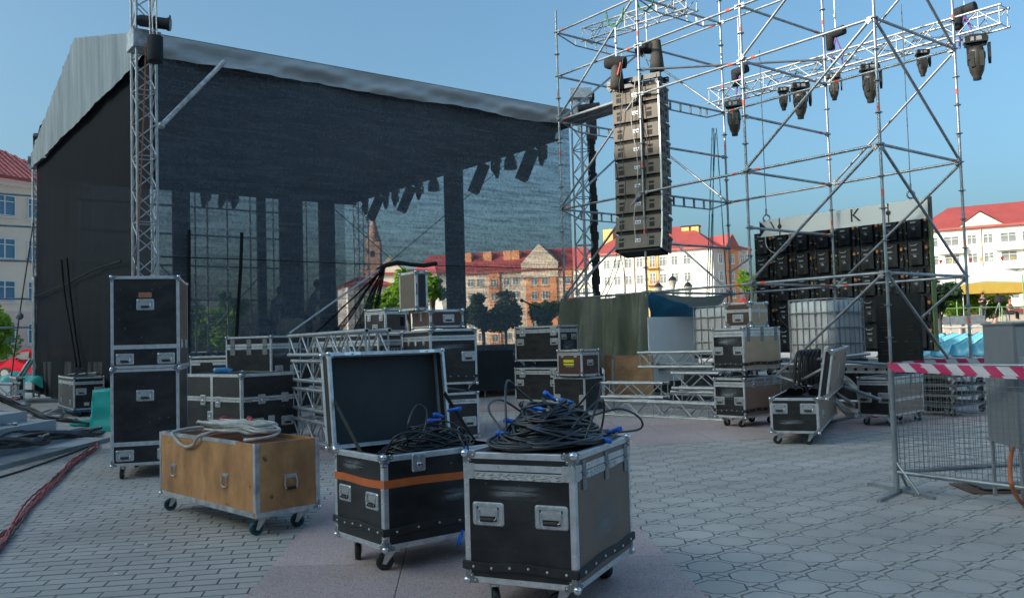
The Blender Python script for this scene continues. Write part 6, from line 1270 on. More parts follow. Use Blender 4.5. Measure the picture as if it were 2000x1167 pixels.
for f in (.135, .79): 
    q = M(); z = zsl * f; q.bx(bL * f - .012, bL * f + .012, -.008, -.003, z - .17, z + .19); q.ball((bL * f, -.006, z + .01), .05, 0, 8, 5, (1, .1, 1)); obj('emblem', q, BLACKP, BN)
q = M(); q.beam((bL * .075, -.006, .13), (bL * .1, -.006, -.02), .03, .005, 0, (0, 1, 0)); obj('letter_stroke', q, BLACKP, BN)
for px, py, Y in ((1497, 426, 18.5), (1779, 380, 16.2)):
    p = D(px, py, Y); T = thing('lifting_ring', 'steel lifting ring and thin wire above the ' + ('left' if px < 1600 else 'right') + ' end of the white banner', 'ring', tuple(p)); q = M(); q.sweep([(.07 * math.cos(t), 0, .07 * math.sin(t)) for t in [i * math.pi / 6 for i in range(13)]], .018, 6); q.cyl((0, 0, .06), (0, 0, .2), .02, 6); obj('ring', q, GALV, T); q = M(); q.cyl((0, 0, .2), (0, 0, 3.6), .008, 5); obj('wire', q, CBLK, T)
# ================================================================== SUBWOOFERS
for i in range(3):
    Ys = 14.3; zt_ = CE + (645 - (572 + i * 47.5)) / CF * Ys; zb_ = zt_ - 47.5 / CF * Ys + .006; ctr, z, d, w_, hh = corner_case_geom(1793, 600, 1710, 1799, 560, Ys, .6, zb_, zt_ - zb_)
    T = thing('subwoofer', ('top', 'middle', 'bottom')[i] + ' black subwoofer cabinet of the stack behind the scaffold corner post', 'loudspeaker', (ctr.x, ctr.y, zb_), .6, 'subwoofer stack'); q = M(); q.bx(-d / 2, d / 2, -w_ / 2, w_ / 2, 0, hh); obj('cabinet', q, mat('sub_black', (.016, .018, .02), .5, spec=.15), T)
    for u in (.2, .8):
        q = M(); q.plate(rrect(.17, .1, .01), .003, 1); q.plate(rrect(.13, .02, .004), .008, 0); q.plate(rrect(.13, .022, .004, cz=-.025), .012, 0); q.plate(rrect(.13, .02, .004, cz=.03), .01, 0); q.bx(-.065, .065, -.0085, -.006, -.012, .018, 1); obj('handle', q, [BLACKP, DARK], T, mtx=face_T('L', d, w_)(u, hh * .55))
# stand that carries them
q = M(); q.bx(ctr.x - .55, ctr.x + .5, ctr.y - .4, ctr.y + .6, .0, zb_ - .01); o = obj('stand_crate', q, GRILL); tag(o, 'dark crate under the subwoofer stack', 'crate')
# ================================================================== TANKS
def tank(label, Nx, Lx, Rx, Y, zb, h, a):
    ctr, z, d, w_, hh = corner_case_geom(Nx, 640, Lx, Rx, 583, Y, a, zb, h); T = thing('liquid_tank', label, 'tank', (ctr.x, ctr.y, zb), a, 'caged liquid tanks'); X, Y_ = d / 2 - .02, w_ / 2 - .02
    for z0_, z1_, m_ in ((.0, h * .76, PLASTD), (h * .76, h - .03, PLASTW)):
        q = M(); poly = rrect(2 * X, 2 * Y_, .16, 5); n = len(poly); N_ = []
        # vertical ribs: subdivide the outline and push grooves inward
        out = []
        for i in range(n):
            a_, b_ = Vector(poly[i]), Vector(poly[(i + 1) % n]); k = max(1, int((b_ - a_).length / .03))
            for j in range(k): out.append(a_.lerp(b_, j / k))
        L_ = 0; vs = []; m = len(out)
        for i, p in enumerate(out):
            L_ += (p - out[i - 1]).length if i else 0; g = 1 - .035 * max(0, math.cos(L_ * 2 * math.pi / .2)) ** 6; vs += [(p.x * g, p.y * g, z0_), (p.x * g, p.y * g, z1_ - (.03 if z1_ > h * .8 else 0)), (p.x * g * .96, p.y * g * .96, z1_)]
        q.add(vs, [(3 * i + c, 3 * ((i + 1) % m) + c, 3 * ((i + 1) % m) + c + 1, 3 * i + c + 1) for i in range(m) for c in (0, 1)], 0, True); q.add(vs[2::3], [tuple(range(m))], 0); obj('plastic_tank' if z0_ else 'liquid_level', q, m_, T)
    q = M(); X += .012; Y_ += .012
    for zz in (.02, .27 * h, .53 * h, .78 * h, h): q.sweep([(p[0], p[1], zz) for p in rrect(2 * X, 2 * Y_, .12, 4)] + [(X, Y_ - .12, zz)], .011, 6)
    for L_, hor in ((2 * X, 1), (2 * Y_, 0)):
        k = 7
        for i in range(k):
            t = -L_ / 2 + .08 + (L_ - .16) * i / (k - 1)
            for s_ in (-1, 1): p = (t, s_ * Y_) if hor else (s_ * X, t); q.cyl((p[0], p[1], .0), (p[0], p[1], h), .009, 6)
    obj('wire_cage', q, GALV, T); q = M(); q.bx(-X, X, -Y_, Y_, -.06, -.002); obj('pallet', q, BLACKP, T); return T
tank('caged white liquid tank in front of the video wall, larger and fully visible', 1626, 1535, 1694, 14.4, .86, 1.02, .666)
tank('caged white liquid tank half hidden behind the small brown case', 1445, 1349, 1480, 16.3, .95, .93, .666)
# ================================================================== TARPAULINS AND BOARDS ON THE SCAFFOLD
def sheet(fn, n, m_n, m_, name, label, cat):
    q = M(); vs = [fn(i / n, j / m_n) for i in range(n + 1) for j in range(m_n + 1)]; k = m_n + 1; q.add(vs, [(i * k + j, (i + 1) * k + j, (i + 1) * k + j + 1, i * k + j + 1) for i in range(n) for j in range(m_n)], 0, True); o = obj(name, q, m_); return tag(o, label, cat)
def tarp_fn(u, v):
    a, b = node(0, 0, 0), node(1, 0, 0); p = a.lerp(b, -.02 + 1.05 * u) + FU * (.16 * v * (u - .4)); zb = .7 + .05 * math.sin(u * 7); z = mix(Z0_ + .03 - .05 * math.sin(u * math.pi) - .04 * abs(math.sin(u * 8)), zb, v)
    w_ = (.04 + .06 * v) * (math.sin(u * 21 + 1.5 * math.sin(v * 2)) + .6 * math.sin(u * 47 + v * 3) + .5 * math.sin(u * 9 - v * 2)) + .012 * abs(math.sin(u * 62 + .6 * math.sin(v * 3 + u * 9)))
    return Vector((p.x, p.y, z)) - FV * (.07 + w_)
sheet(tarp_fn, 200, 70, TARPG, 'tarpaulin', 'olive green tarpaulin hanging from the scaffold above the plywood board', 'tarpaulin')
def tarp2(u, v):
    a, b = node(1, 0, 0) + FU * .05, node(1, 1, 0) * 1; a = Vector(D(1268, 568, 17.6)); b = Vector(D(1422, 574, 18.3)); c = Vector(D(1395, 606, 17.2)); d_ = Vector(D(1330, 592, 17.3))
    p = a.lerp(b, u).lerp(d_.lerp(c, u), v * 1.15); return p + ZU * (-.08 * math.sin(u * math.pi) * (1 - v)) - FV * (.06 * math.sin(u * 17 + v * 4) + .05 * math.sin(v * 12 + u * 5))
sheet(tarp2, 50, 16, TARPK, 'tarpaulin', 'crumpled olive tarpaulin draped behind the corner of the white panel', 'tarpaulin')
def tarp3(u, v):
    p = Vector(D(1266, 572, 17.9)).lerp(Vector(D(1395, 585, 18.6)), u).lerp(Vector(D(1268, 625, 17.9)).lerp(Vector(D(1400, 622, 18.6)), u), v); return p - FV * (.04 * math.sin(u * 12 + v * 6))
sheet(tarp3, 30, 10, TARPB, 'tarpaulin', 'bright blue tarpaulin behind the olive one, above the white panel', 'tarpaulin')
def board(a, b, z0_, z1_, m_, label, th=.02, name='board', cat='board'):
    q = M(); q.beam(Vector((a.x, a.y, (z0_ + z1_) / 2)), Vector((b.x, b.y, (z0_ + z1_) / 2)), th, z1_ - z0_); return tag(obj(name, q, m_), label, cat)
board(D(1266, 650, 17.3), D(1362, 650, 17.9), .45, 1.72, mat('white_panel', (.8, .82, .83), .5, 0, (.7, .72, .74), 1.5), 'large pale blue-white panel standing beside the olive tarpaulin')
for i, (a, b) in enumerate(((1182, 1196), (1199, 1276))): board(D(a, 740, 18.0 - i * .4), D(b, 740, 17.7 - i * .6), .15, .98, WOOD2, ('narrow' if i == 0 else 'wide') + ' chipboard panel under the olive tarpaulin')
q = M(); q.cyl(D(1197.5, 700, 17.3), D(1197.5, 800, 17.3), .03, 8); tag(obj('steel_post', q, GALV), 'thin steel post between the two chipboard panels', 'post')
# ================================================================== STACKED TRUSSES ON THE GROUND
GT = 'aluminium trusses stacked between the case stacks'
for i, (x0, y0, x1, y1, Ya, Yb) in enumerate(((1262, 709, 1410, 709, 14.2, 13.9), (1322, 757, 1412, 757, 13.9, 13.7), (1322, 795, 1412, 800, 13.8, 13.6), (1190, 797, 1412, 822, 15.3, 13.4))): pass
def gtruss(px0, py0, px1, py1, Y0, Y1, lab, hh=.24, sz=.24):
    a, b = D(px0, py0, Y0), D(px1, py1, Y1); b.z = a.z; return truss('stage_truss', lab, a, b, sz, hh, rc=.0245, rb=.011, pitch=.27, group=GT)
gtruss(1256, 702, 1420, 702, 14.9, 13.9, 'topmost aluminium truss of the ground stack left of the case stack')
gtruss(1322, 742, 1420, 742, 14.4, 13.8, 'second aluminium truss from the top of the ground stack, pushed to the right')
gtruss(1322, 778, 1420, 778, 14.5, 13.8, 'third aluminium truss from the top of the ground stack')
gtruss(1182, 760, 1300, 760, 15.6, 14.9, 'short aluminium truss end sticking out at the left of the ground stack')
gtruss(1186, 794, 1420, 794, 15.4, 13.7, 'lowest aluminium truss of the ground stack')
# black folding barriers leaning together
for i in range(6):
    p = D(1556 + i * 7, 700, 12.6 + i * .1); T = thing('folding_frame', 'black bent tube frame in the row leaning beside the open flight case', 'frame', (p.x, p.y, .38), 1.0 + .05 * (i % 3), 'black tube frames'); q = M(); q.sweep(smooth([(-.25, 0, -.1), (-.2, -.03, .5), (-.12, -.05, .66), (.1, -.06, .68), (.17, -.05, .6), (.2, 0, .0)], 5), .022, 6); q.cyl((-.22, -.01, .3), (.18, -.02, .3), .012, 6); obj('tube', q, BLACKP, T)
for (x0, x1, Y0, Y1, lab) in ((1277, 1480, 17.6, 17.9, 'added dark sheet for the clutter under the low deck behind the stacked trusses'), (1500, 1760, 16.2, 14.6, 'added dark sheet for the clutter under the tank deck behind the open flight case')):
    def dk(u, v, x0=x0, x1=x1, Y0=Y0, Y1=Y1): p = D(mix(x0, x1, u), 700, mix(Y0, Y1, u)); return Vector((p.x, p.y, mix(.72, .03, v))) - FV * .04 * math.sin(u * 40 + v * 3)
    sheet(dk, 60, 6, mat('dark_clutter', (.035, .037, .04), .85, 0, (.06, .06, .062), 2), 'clutter_sheet', lab, 'cloth')  # dark sheets added in place of the dark clutter under the decks
# coiled white cable on the ground
def coil(p, r_, n, rc, m_, label, name='cable_coil', lean=0, group=None, wob=.12, flat=1.0):
    q = M(); rr = random.Random(int(p.x * 100)); pts = []
    for k in range(n * 26): t = k / 26 * 2 * math.pi; ra = r_ * (1 + wob * math.sin(k * .031 + p.x) - .015 * (k // 26) * (1 if k // 26 % 2 else -1)); pts.append(Vector((math.cos(t) * ra, math.sin(t) * ra * flat, rc + (k / (n * 26)) * rc * 5 * (.5 + .5 * math.sin(k * .7)) + rr.uniform(0, rc * .4))))
    q.sweep(pts, rc, 6); o = obj(name, q, m_, loc=tuple(p), rot=(lean, 0, .5)); return tag(o, label, 'cable', group)
p = G(1655, 815, 0); coil(Vector((p.x, p.y, .3)), .3, 7, .016, CWHT, 'white cable coil propped against the long case behind the fence', lean=R(62))
q = M(); q.cyl(G(1605, 828, .03), G(1672, 812, .2), .024, 10); tag(obj('scaffold_tube', q, GALV), 'short galvanised tube lying in front of the white cable coil', 'tube')
p = G(1700, 812, .05); o = plug(None, p, (1, .2, 0), 2.2, RED); o.name = 'connector'; tag(o, 'red connector on the ground under the long case behind the fence', 'connector')
# platform dollies behind the fence
a_ = .75
for i in range(5):
    pN = D(1812, 800, 13.4); z = .16 + i * .145; T = thing('platform_dolly', ('lowest', 'second lowest', 'middle', 'second highest', 'topmost')[i] + ' grey platform dolly of the stack behind the mesh fence', 'dolly', (pN.x + .55, pN.y + .35, z), .62 + .02 * i, 'stacked platform dollies'); q = M(); q.bx(-.55, .55, -.35, .35, 0, .03); obj('platform', q, mat('grey_wood', (.11, .09, .085), .7), T)
    for sx in (-1, 1):
        for sy in (-1, 1):
            b, wh = caster_meshes(.14 if i else .15, False); c = link('caster', b, T, loc=(sx * .45, sy * .27, -.145)); link('wheel', wh, c)
p = G(1905, 770, 0)
# ================================================================== left ground truss group (behind the wooden trunk)
GS = 'aluminium trusses stacked behind the open lid'
def gt2(px0, py0, px1, py1, Y0, Y1, lab):
    a, b = D(px0, py0, Y0), D(px1, py1, Y1); b.z = a.z; return truss('stage_truss', lab, a, b, .26, .26, rc=.025, rb=.011, pitch=.3, group=GS)
gt2(583, 674, 738, 671, 12.3, 9.55, 'topmost aluminium truss of the stack behind the open lid')
gt2(590, 722, 700, 722, 12.3, 10.4, 'second aluminium truss down in the stack behind the open lid')
gt2(590, 775, 700, 775, 12.3, 10.4, 'third aluminium truss down in the stack behind the open lid')
gt2(590, 832, 700, 832, 12.3, 10.4, 'lowest aluminium truss in the stack behind the open lid')
# ================================================================== FENCE
A_ = G(1752, 962); PF = Vector((A_.x, A_.y, 0)); hF = 1.06
def panel_fence(label, end, tape=True):
    T = thing('mesh_fence', label, 'fence', tuple(PF)); e = end - PF; L = e.length; d_ = e.normalized(); n_ = Vector((-d_.y, d_.x, 0))
    for s in ([0] if tape else []) + [L]: q = M(); q.cyl(d_ * s + ZU * .03, d_ * s + ZU * hF, .0235, 10); obj('post', q, GALV, T)
    for z in (.17, hF - .02): q = M(); q.cyl(d_ * .02 + ZU * z, d_ * L + ZU * z, .0165, 8); obj('rail', q, GALV, T)
    q = M(); k = int(L / .042)
    for i in range(k + 1): s = i * L / k; q.cyl(d_ * s + ZU * (.17 - (.05 * abs(math.sin(i * .3)) if i % 3 else 0)) + n_ * .004 * math.sin(i), d_ * s + ZU * (hF - .02), .0021, 4, cap=False)
    k = int((hF - .19) / .042)
    for i in range(k + 1): z = .15 + i * (hF - .19) / k; q.sweep([d_ * s * L / 10 + ZU * (z + .004 * math.sin(s + i)) + n_ * .004 * math.sin(s * 1.7) for s in range(11)], .0021, 4, cap=False)
    obj('wire_mesh', q, mat('mesh_wire', (.22, .24, .25), .45, .5), T, kind='stuff'); return T
e1 = D(2000, 952, 5.0); dF1 = (Vector((*G(2000, 1060, 0).xy, 0)))
# far ends of both panels: lower rail height .17 seen at (2000,952) and (2000,907)
f1 = G(2000, 952, .17); f2 = G(2000, 905, .17); f1.z = f2.z = 0
E1 = PF + (f1 - PF) * 1.5; E2 = PF + (f2 - PF) * 1.6
F1 = panel_fence('galvanised mesh fence panel nearer to the viewer, at the right edge', E1); F2 = panel_fence('galvanised mesh fence panel running back behind the grey cabinet', E2, False)
for a, b in (((1697, 944), (1825, 972)), ((1716, 977), (1775, 950))): q = M(); a, b = G(*a, .012), G(*b, .012); q.beam(a - PF, b - PF, .035, .024); obj('foot', q, GALV, F1)
for a in ((1796, 965), (1772, 950)): q = M(); q.cyl(Vector((0, 0, .26)), G(*a, .02) - PF, .012, 6); obj('foot_brace', q, GALV, F1)
# barrier tape wound round the top
TW = mat('tape_white', (.62, .58, .62), .4); TR = mat('tape_red', (.56, .03, .13), .5)
def btape(label, end, z0_, z1_, hgt, off, skew):
    e = (end - PF); L = e.length; d_ = e.normalized(); n_ = Vector((d_.y, -d_.x, 0)); q = M(); st = .1; i = 0; s = -.02
    while s < L:
        m_ = i % 2; pts = []
        for ss, v in ((s, 0), (s + st, 0), (s + st + skew, 1), (s + skew, 1)): pts.append(d_ * min(max(ss, -.02), L) + ZU * (mix(z0_, z1_, ss / L) + .004 * math.sin(ss * 5) - v * hgt) + n_ * (off + .004 * math.sin(ss * 7 + v * 2)))
        q.add(pts, [(0, 1, 2, 3)], m_); s += st; i += 1
    o = obj('barrier_tape', q, [TR, TW], loc=tuple(PF)); return tag(o, label, 'barrier tape')
btape('red and white barrier tape along the nearer fence panel', E1, 1.05, 1.03, .068, .028, .07)
btape('second turn of red and white barrier tape, slightly lower on the nearer panel', E1, 1.035, .985, .052, .026, .06)
btape('red and white barrier tape along the rear fence panel', E2, 1.062, 1.08, .05, .03, .04)
# ================================================================== CABINET
ctr, z, d, w_, hh = corner_case_geom(1979, 865, 1929, 2060, 636, 6.6, .35, None, None)
cN = D(1990, 862, 6.5); T = thing('electric_cabinet', 'tall grey metal electrical cabinet on thin legs behind the mesh fence', 'cabinet', (0, 0, 0)); 
pa, pb = D(1925, 750, 7.0), D(1984, 750, 6.45); pa.z = pb.z = 0; dd = (pb - pa).normalized(); nn_ = Vector((-dd.y, dd.x, 0)); zt_ = CE + (642 - 636) / CF * 6.9; zb_ = CE - (863 - 642) / CF * 6.7; CW = (pb - pa).length; T.location = pa
GM = mat('cabinet_grey', (.25, .265, .275), .5, .1, (.22, .235, .245), 3)
GM2 = mat('cabinet_light_grey', (.33, .34, .35), .45, .1, (.28, .29, .3), 3)
MC = Matrix(((dd.x, nn_.x, 0, 0), (dd.y, nn_.y, 0, 0), (0, 0, 1, 0), (0, 0, 0, 1)))
q = M(); q.bx(0, CW, 0, .75, zb_, zt_, 0, MC); obj('body', q, GM, T); q = M(); q.bx(CW + .003, CW + .006, .02, .73, zb_ + .02, zt_ - .02, 0, MC); obj('door', q, GM2, T)
q = M(); q.bx(CW + .006, CW + .02, .03, .06, zt_ - .3, zt_ - .24, 0, MC); obj('lock', q, ZINC, T); q = M(); q.bx(-.004, CW + .008, -.006, .76, zb_ - .02, zb_, 0, MC); obj('bottom_rim', q, GM, T); q = M(); q.bx(-.01, CW + .02, -.012, .77, zt_, zt_ + .012, 0, MC); obj('roof_cap', q, GM2, T)
for x in (.02, CW - .02):
    for y in (.02, .7): q = M(); q.cyl(MC @ Vector((x, y, 0)), MC @ Vector((x, y, zb_)), .016, 6); obj('leg', q, GM2, T)
q = M(); q.sweep(smooth([D(1980, 868, 6.6), D(1973, 900, 6.3), D(1977, 950, 6.1), G(2000, 985, .02), G(2040, 1010, .02)], 8), .016, 8); tag(obj('orange_hose', q, mat('orange_hose', (.5, .13, .04), .4)), 'orange cable hanging from the grey cabinet to the ground', 'cable')
q = M(); q.bx(-.42, .5, -.2, .28, 0, .012); q.bx(-.3, .36, -.14, .2, .012, .03, 1); o = obj('manhole_plate', q, [mat('rusty_steel', (.2, .09, .045), .8, 0, (.1, .07, .05), 9), BLACKP], loc=tuple(G(1985, 955, .0)), rot=(0, 0, -.1)); tag(o, 'rusty steel plate on the paving under the grey cabinet', 'plate')
# ================================================================== LEFT GRANITE STEPS
st = tag(link('granite_steps', None), 'broad grey granite steps with cables lying on them at the left', 'steps')
fL = G(215, 854, .05); fN = G(33, 900, .05); dS = (fN - fL); dS.z = 0; dS.normalize(); nS = Vector((-dS.y, dS.x, 0)); nS = nS if nS.x < 0 else -nS
def stepbox(far, z0_, z1_, name='step'):
    M_ = Matrix(((dS.x, nS.x, 0, far.x), (dS.y, nS.y, 0, far.y), (0, 0, 1, 0), (0, 0, 0, 1)))
    for k in range(8): q = M(); q.bx(k * 1.3, k * 1.3 + 1.294, 0, 14, z0_, z1_ - .0015 * (k % 2), 0, M_); obj(name, q, GREYG, st)
stepbox(fL, 0, .055); stepbox(G(167, 851, .056), .056, .2); stepbox(G(110, 838, .2), .201, .35); stepbox(G(53, 822, .35), .351, .5)
q = None
p = G(22, 872, .21); coil(p, .36, 9, .02, CBLK, 'thick black cable coil at the left edge on the lowest granite step', wob=.1, flat=.8)
p = G(102, 856, .21); coil(p, .5, 9, .018, CBLK, 'larger flat black cable coil along the lowest granite step', wob=.18, flat=.6)
p = G(90, 812, .02); coil(p, .35, 4, .025, CWHT, 'white cable coil with red plugs behind the granite steps', flat=.7)
for k, (px, py, Y, z, m_, lab) in enumerate(((75, 806, 17.6, .06, RED, 'red connector beside the white cable coil, left one'), (92, 816, 16.6, .06, RED, 'red connector beside the white cable coil, nearer one'), (108, 812, 16.8, .06, GREYP, 'grey connector at the right of the white cable coil'), (135, 820, 15.6, .06, GREYP, 'grey connector lying beside the teal cloth'))):
    o = plug(None, G(px, py, z), (1, -.3, 0), 3.2, m_); o.name = 'connector'; tag(o, lab, 'connector')
q = M()
r_ = random.Random(4)
for k in range(8): q.sweep(smooth([D(x + r_.uniform(-4, 4), y + r_.uniform(-9, 9) * (1 - x / 200), Y + r_.uniform(-.15, .15)) for x, y, Y in ((-20, 772, 15.6), (20, 785, 15.6), (60, 802, 15.5), (95, 814, 15.4), (130, 820, 15.4), (170, 826, 15.4))], 6), .017, 6)
tag(obj('cable_bundle', q, CBLK), 'bundle of thick black cables crossing above the granite steps', 'cable')
o = plug(None, D(30, 785, 15.7), (1, .2, -.35), 4.5, GREYP); o.name = 'connector'; tag(o, 'big grey connector on the black cable bundle at the left', 'connector')
o = plug(None, D(12, 779, 15.7), (1, .2, -.3), 4.0, RED); o.name = 'connector'; tag(o, 'big red connector on the black cable bundle at the left', 'connector')
for k in range(3): q = M(); q.sweep(smooth([D(-10, 800 + k * 5, 13.5), D(25, 806 + k * 5, 13.6), D(50, 822 + k * 3, 13.7), D(20, 832, 13.4)], 6), .012, 6); tag(obj('white_cable', q, CWHT), 'thin white cable curling over the granite steps at the left edge', 'cable', 'white cables on the steps')
truss('stage_truss', 'aluminium truss end lying at the far left edge above the steps', D(-60, 762, 16.5), D(31, 762, 16.5), .25, .25, rc=.025, rb=.011, pitch=.3)
# connectors on the case A1
for i, (dx, m_, s_) in enumerate(((-.2, GREYP, 2.2), (.0, GREYP, 2.4), (.18, GREYP, 3.2), (.42, RED, 2.4))):
    p = Vector((A1_.location.x + dx * .9, A1_.location.y + dx * .5, A1_['c'] + A1_['h'] + .05)); o = plug(None, p, (1, .4, .05), s_, m_); o.name = 'connector'; tag(o, 'large ' + ('red' if m_ is RED else 'grey') + ' connector lying on the case in front of the left curtain', 'connector', 'connectors on the left case')
# teal covered box, sheeting, car
def cover(label, px0, px1, yb, yt, Y, dpt, yaw=0):
    a, b = D(px0, yb, Y), D(px1, yb, Y); w_ = b.x - a.x; h = D(px0, yt, Y).z; T = thing('covered_box', label, 'cover', ((a.x + b.x) / 2, Y + dpt / 2, 0), yaw); q = M(); n = 40; lv = [(k / 14, 1.07 - .12 * k / 14 - (.1 if k == 14 else 0)) for k in range(15)]; poly = rrect(w_, dpt, .08, 9); vs = []
    for z, g in lv:
        for i, (x, y) in enumerate(poly): f = g + .022 * math.sin(i * 1.3 + z * 9) + .02 * math.sin(i * .7 - z * 14 + 1) * (1.2 - z); vs.append((x * f, y * f, z * h - (.1 * (x / w_ + .5) * -1 if z == 1 else 0) * 0 - (.1 if x < 0 and z == 1 else 0)))
    n = len(poly); q.add(vs, [(k * n + i, k * n + (i + 1) % n, (k + 1) * n + (i + 1) % n, (k + 1) * n + i) for k in range(len(lv) - 1) for i in range(n)], 0, True); q.add(vs[-n:], [tuple(range(n))]); obj('cover_sheet', q, TEAL, T)
cover('box under a teal green cover beside the tall black cases', 176, 250, 838, 755, 14.9, 1.0)
q = M(); r_ = random.Random(1)
for i in range(2): q.ball(G(155 + 10 * i, 826, .06), .12, 0, 10, 6, (1.6, 1, .6))
tag(obj('teal_cloth', q, TEAL), 'small crumpled teal cloth on the ground left of the covered box', 'cloth')
def tl(u, v): p = D(mix(-40, 84, u), mix(729, 752, v), mix(27, 24, v)); return p + ZU * (.08 * math.sin(u * 14 + v * 3))
sheet(tl, 30, 6, TEAL, 'teal_sheet', 'low teal green sheeting under the red car at the left edge', 'sheet')
# red car
cp = D(60, 729, 50); T = thing('parked_car', 'red car parked in front of the cream house at the left edge', 'car', (cp.x, cp.y, 0), R(6)); CARR = mat('red_car_paint', (.5, .012, .03), .25); q = M()
prof = [(-2.2, .35), (-2.2, .72), (-1.95, .95), (-1.2, 1.1), (-.62, 1.58), (-.3, 1.66), (1.5, 1.66), (2.1, 1.55), (2.35, 1.05), (2.4, .35)]; n = len(prof)
vs = [(x, 0 + (.0 if z < 1.1 else .12), z) for x, z in prof] + [(x, 1.75 - (.0 if z < 1.1 else .12), z) for x, z in prof]; q.add(vs, [(i, (i + 1) % n, n + (i + 1) % n, n + i) for i in range(n)] + [tuple(range(n))[::-1], tuple(range(n, 2 * n))]); obj('body', q, CARR, T)
for pts in ([(-1.02, 1.08), (-.6, 1.48), (-.12, 1.54), (-.12, 1.08)], [(.08, 1.08), (.08, 1.55), (.9, 1.56), (.9, 1.08)], [(1.0, 1.1), (1.0, 1.56), (1.9, 1.5), (2.05, 1.1)]):
    q = M(); q.add([(x, -.01 + (z - 1.1) * .25, z) for x, z in pts], [(0, 1, 2, 3)]); obj('side_window', q, GLASS, T)
for x in (-1.4, 1.5):
    q = M(); q.cyl((x, -.03, .33), (x, .2, .33), .33, 18); W_ = obj('wheel', q, RUB, T); q = M(); q.cyl((x, -.035, .33), (x, -.02, .33), .21, 12); obj('rim', q, ZINC, W_)
q = M(); q.bx(-.95, -.75, -.14, 0, 1.05, 1.2); obj('wing_mirror', q, CARR, T); q = M(); q.bx(-2.21, -1.9, .05, .35, .75, .9); obj('headlight', q, ALU, T); q = M(); q.bx(.1, .25, -.02, 0, .95, .99); obj('door_handle', q, CARR, T)
# ================================================================== RIGHT BACKGROUND
# triple street lantern
p = D(1315, 590, 46); T = thing('street_lamp', 'street lamp with three lanterns in front of the white apartment block', 'street lamp', (p.x, p.y, 0)); q = M(); q.cyl((0, 0, 0), (0, 0, 3.3), .06, 8, r2=.04); q.sweep([(-.7, 0, 3.0), (-.5, 0, 2.8), (0, 0, 2.95), (.5, 0, 2.8), (.75, 0, 3.0)], .03, 6); obj('post', q, BLACKP, T); T.scale = (1.12, 1.12, 1.12)
LGL = mat('lantern_glass', (.55, .5, .42), .2)
for x, z in ((-.68, 3.05), (0, 3.35), (.72, 3.05)):
    q = M(); q.lathe([(.07, 0), (.19, .45), (.21, .47)], 6, 1, (x, 0, z)); q.lathe([(.22, .47), (.12, .62), (.03, .68), (.02, .8), (0, .82)], 6, 0, (x, 0, z)); q.cyl((x, 0, z - .1), (x, 0, z), .04, 6); obj('lantern', q, [BLACKP, LGL], T)
# blue chairs
def chair_meshes():
    s_ = M(); n = 6; vs = []
    for z, y, w_ in ((.43, -.24, .4), (.42, -.05, .44), (.43, .14, .44), (.5, .2, .45), (.65, .24, .42), (.8, .28, .26)):
        for i in range(n + 1): f = i / n - .5; vs.append((f * w_, y - abs(f) ** 2 * .6, z + abs(f) ** 2 * (.12 if z < .5 else 0)))
    s_.add(vs, [(a * (n + 1) + i, a * (n + 1) + i + 1, (a + 1) * (n + 1) + i + 1, (a + 1) * (n + 1) + i) for a in range(5) for i in range(n)], 0, True); s_.add([(x, y + .008, z - .02) for x, y, z in vs], [(a * (n + 1) + i, (a + 1) * (n + 1) + i, (a + 1) * (n + 1) + i + 1, a * (n + 1) + i + 1) for a in range(5) for i in range(n)], 0, True)
    l = M()
    for x in (-.19, .19):
        for y, y2 in ((-.18, -.24), (.12, .22)): l.cyl((x, y, .41), (x * 1.1, y2, 0), .012, 5)
    return s_.mesh('seat_shell', [CHAIRB]), l.mesh('leg_frame', [ZINC])
cs_, cl_ = chair_meshes(); cdir = R(-8)
for r in range(14):
    for c in range(16):
        x = 10.4 + c * .58 + r * .75; y = 29.5 + r * 1.3 - c * .12
        px, _ = P((x, y, .5))
        if not 1780 < px < 2010: continue
        T = thing('plastic_chair', ('light blue plastic chair in the front row right of the video wall' if r == 0 else 'light blue plastic chair in the second row right of the video wall' if r == 1 else 'light blue plastic chair in the third row right of the video wall' if r == 2 else 'light blue plastic chair in the farther rows right of the video wall'), 'chair', (x, y, .012 + max(0, y - 29.5) * .02), cdir, 'blue plastic chairs in rows'); link('seat_shell', cs_, T); link('leg_frame', cl_, T)
q = M(); q.add([(8, 29.5, .005), (40, 26, .005), (46, 52, .45), (14, 52, .45)], [(0, 1, 2, 3)]); struct('seating_slope', q, FARP)
# camera platform with rail, people, canopies
p = D(1890, 640, 55); T = thing('camera_platform', 'low platform with green rails and grey boxes carrying camera crew under the yellow canopy', 'platform', (p.x, p.y, 0)); zpl = 1.72
q = M(); q.bx(-2.4, 5, 0, 3, zpl - .12, zpl); obj('deck', q, GALV, T)
GR = mat('green_rail', (.16, .3, .12), .5)
for x in (-2.3, -.6, .8, 2.2, 3.6, 5): q = M(); q.cyl((x, 0, zpl), (x, 0, zpl + (2.9 if x in (-.6, 3.6) else .9)), .035, 6); obj('rail_post', q, GR, T)
q = M(); q.cyl((-2.3, 0, zpl + .9), (5, 0, zpl + .9), .035, 6); obj('rail', q, GR, T)
for x in (-2.3, -1.2, -.1): q = M(); q.bx(x, x + 1.05, -.3, -.05, zpl - .13, zpl + .4); obj('grey_box', q, GALV, T)
for x in (-2.2, -1, .3, 1.6, 2.9, 4.2): q = M(); q.cyl((x, .1, 0), (x, .1, zpl), .04, 6); obj('leg', q, WHT, T)
q = M(); q.cyl((-2.6, -.6, 1.42), (.9, -.6, 1.42), .07, 6); [q.cyl((x, -.6, 0), (x, -.6, 1.42), .04, 6) for x in (-2.5, -.8, .8)]; obj('white_barrier', q, WHT, T)
P0 = T.location; zz = zpl
def cam_on(px, Y): p = D(px, 620, Y); return p
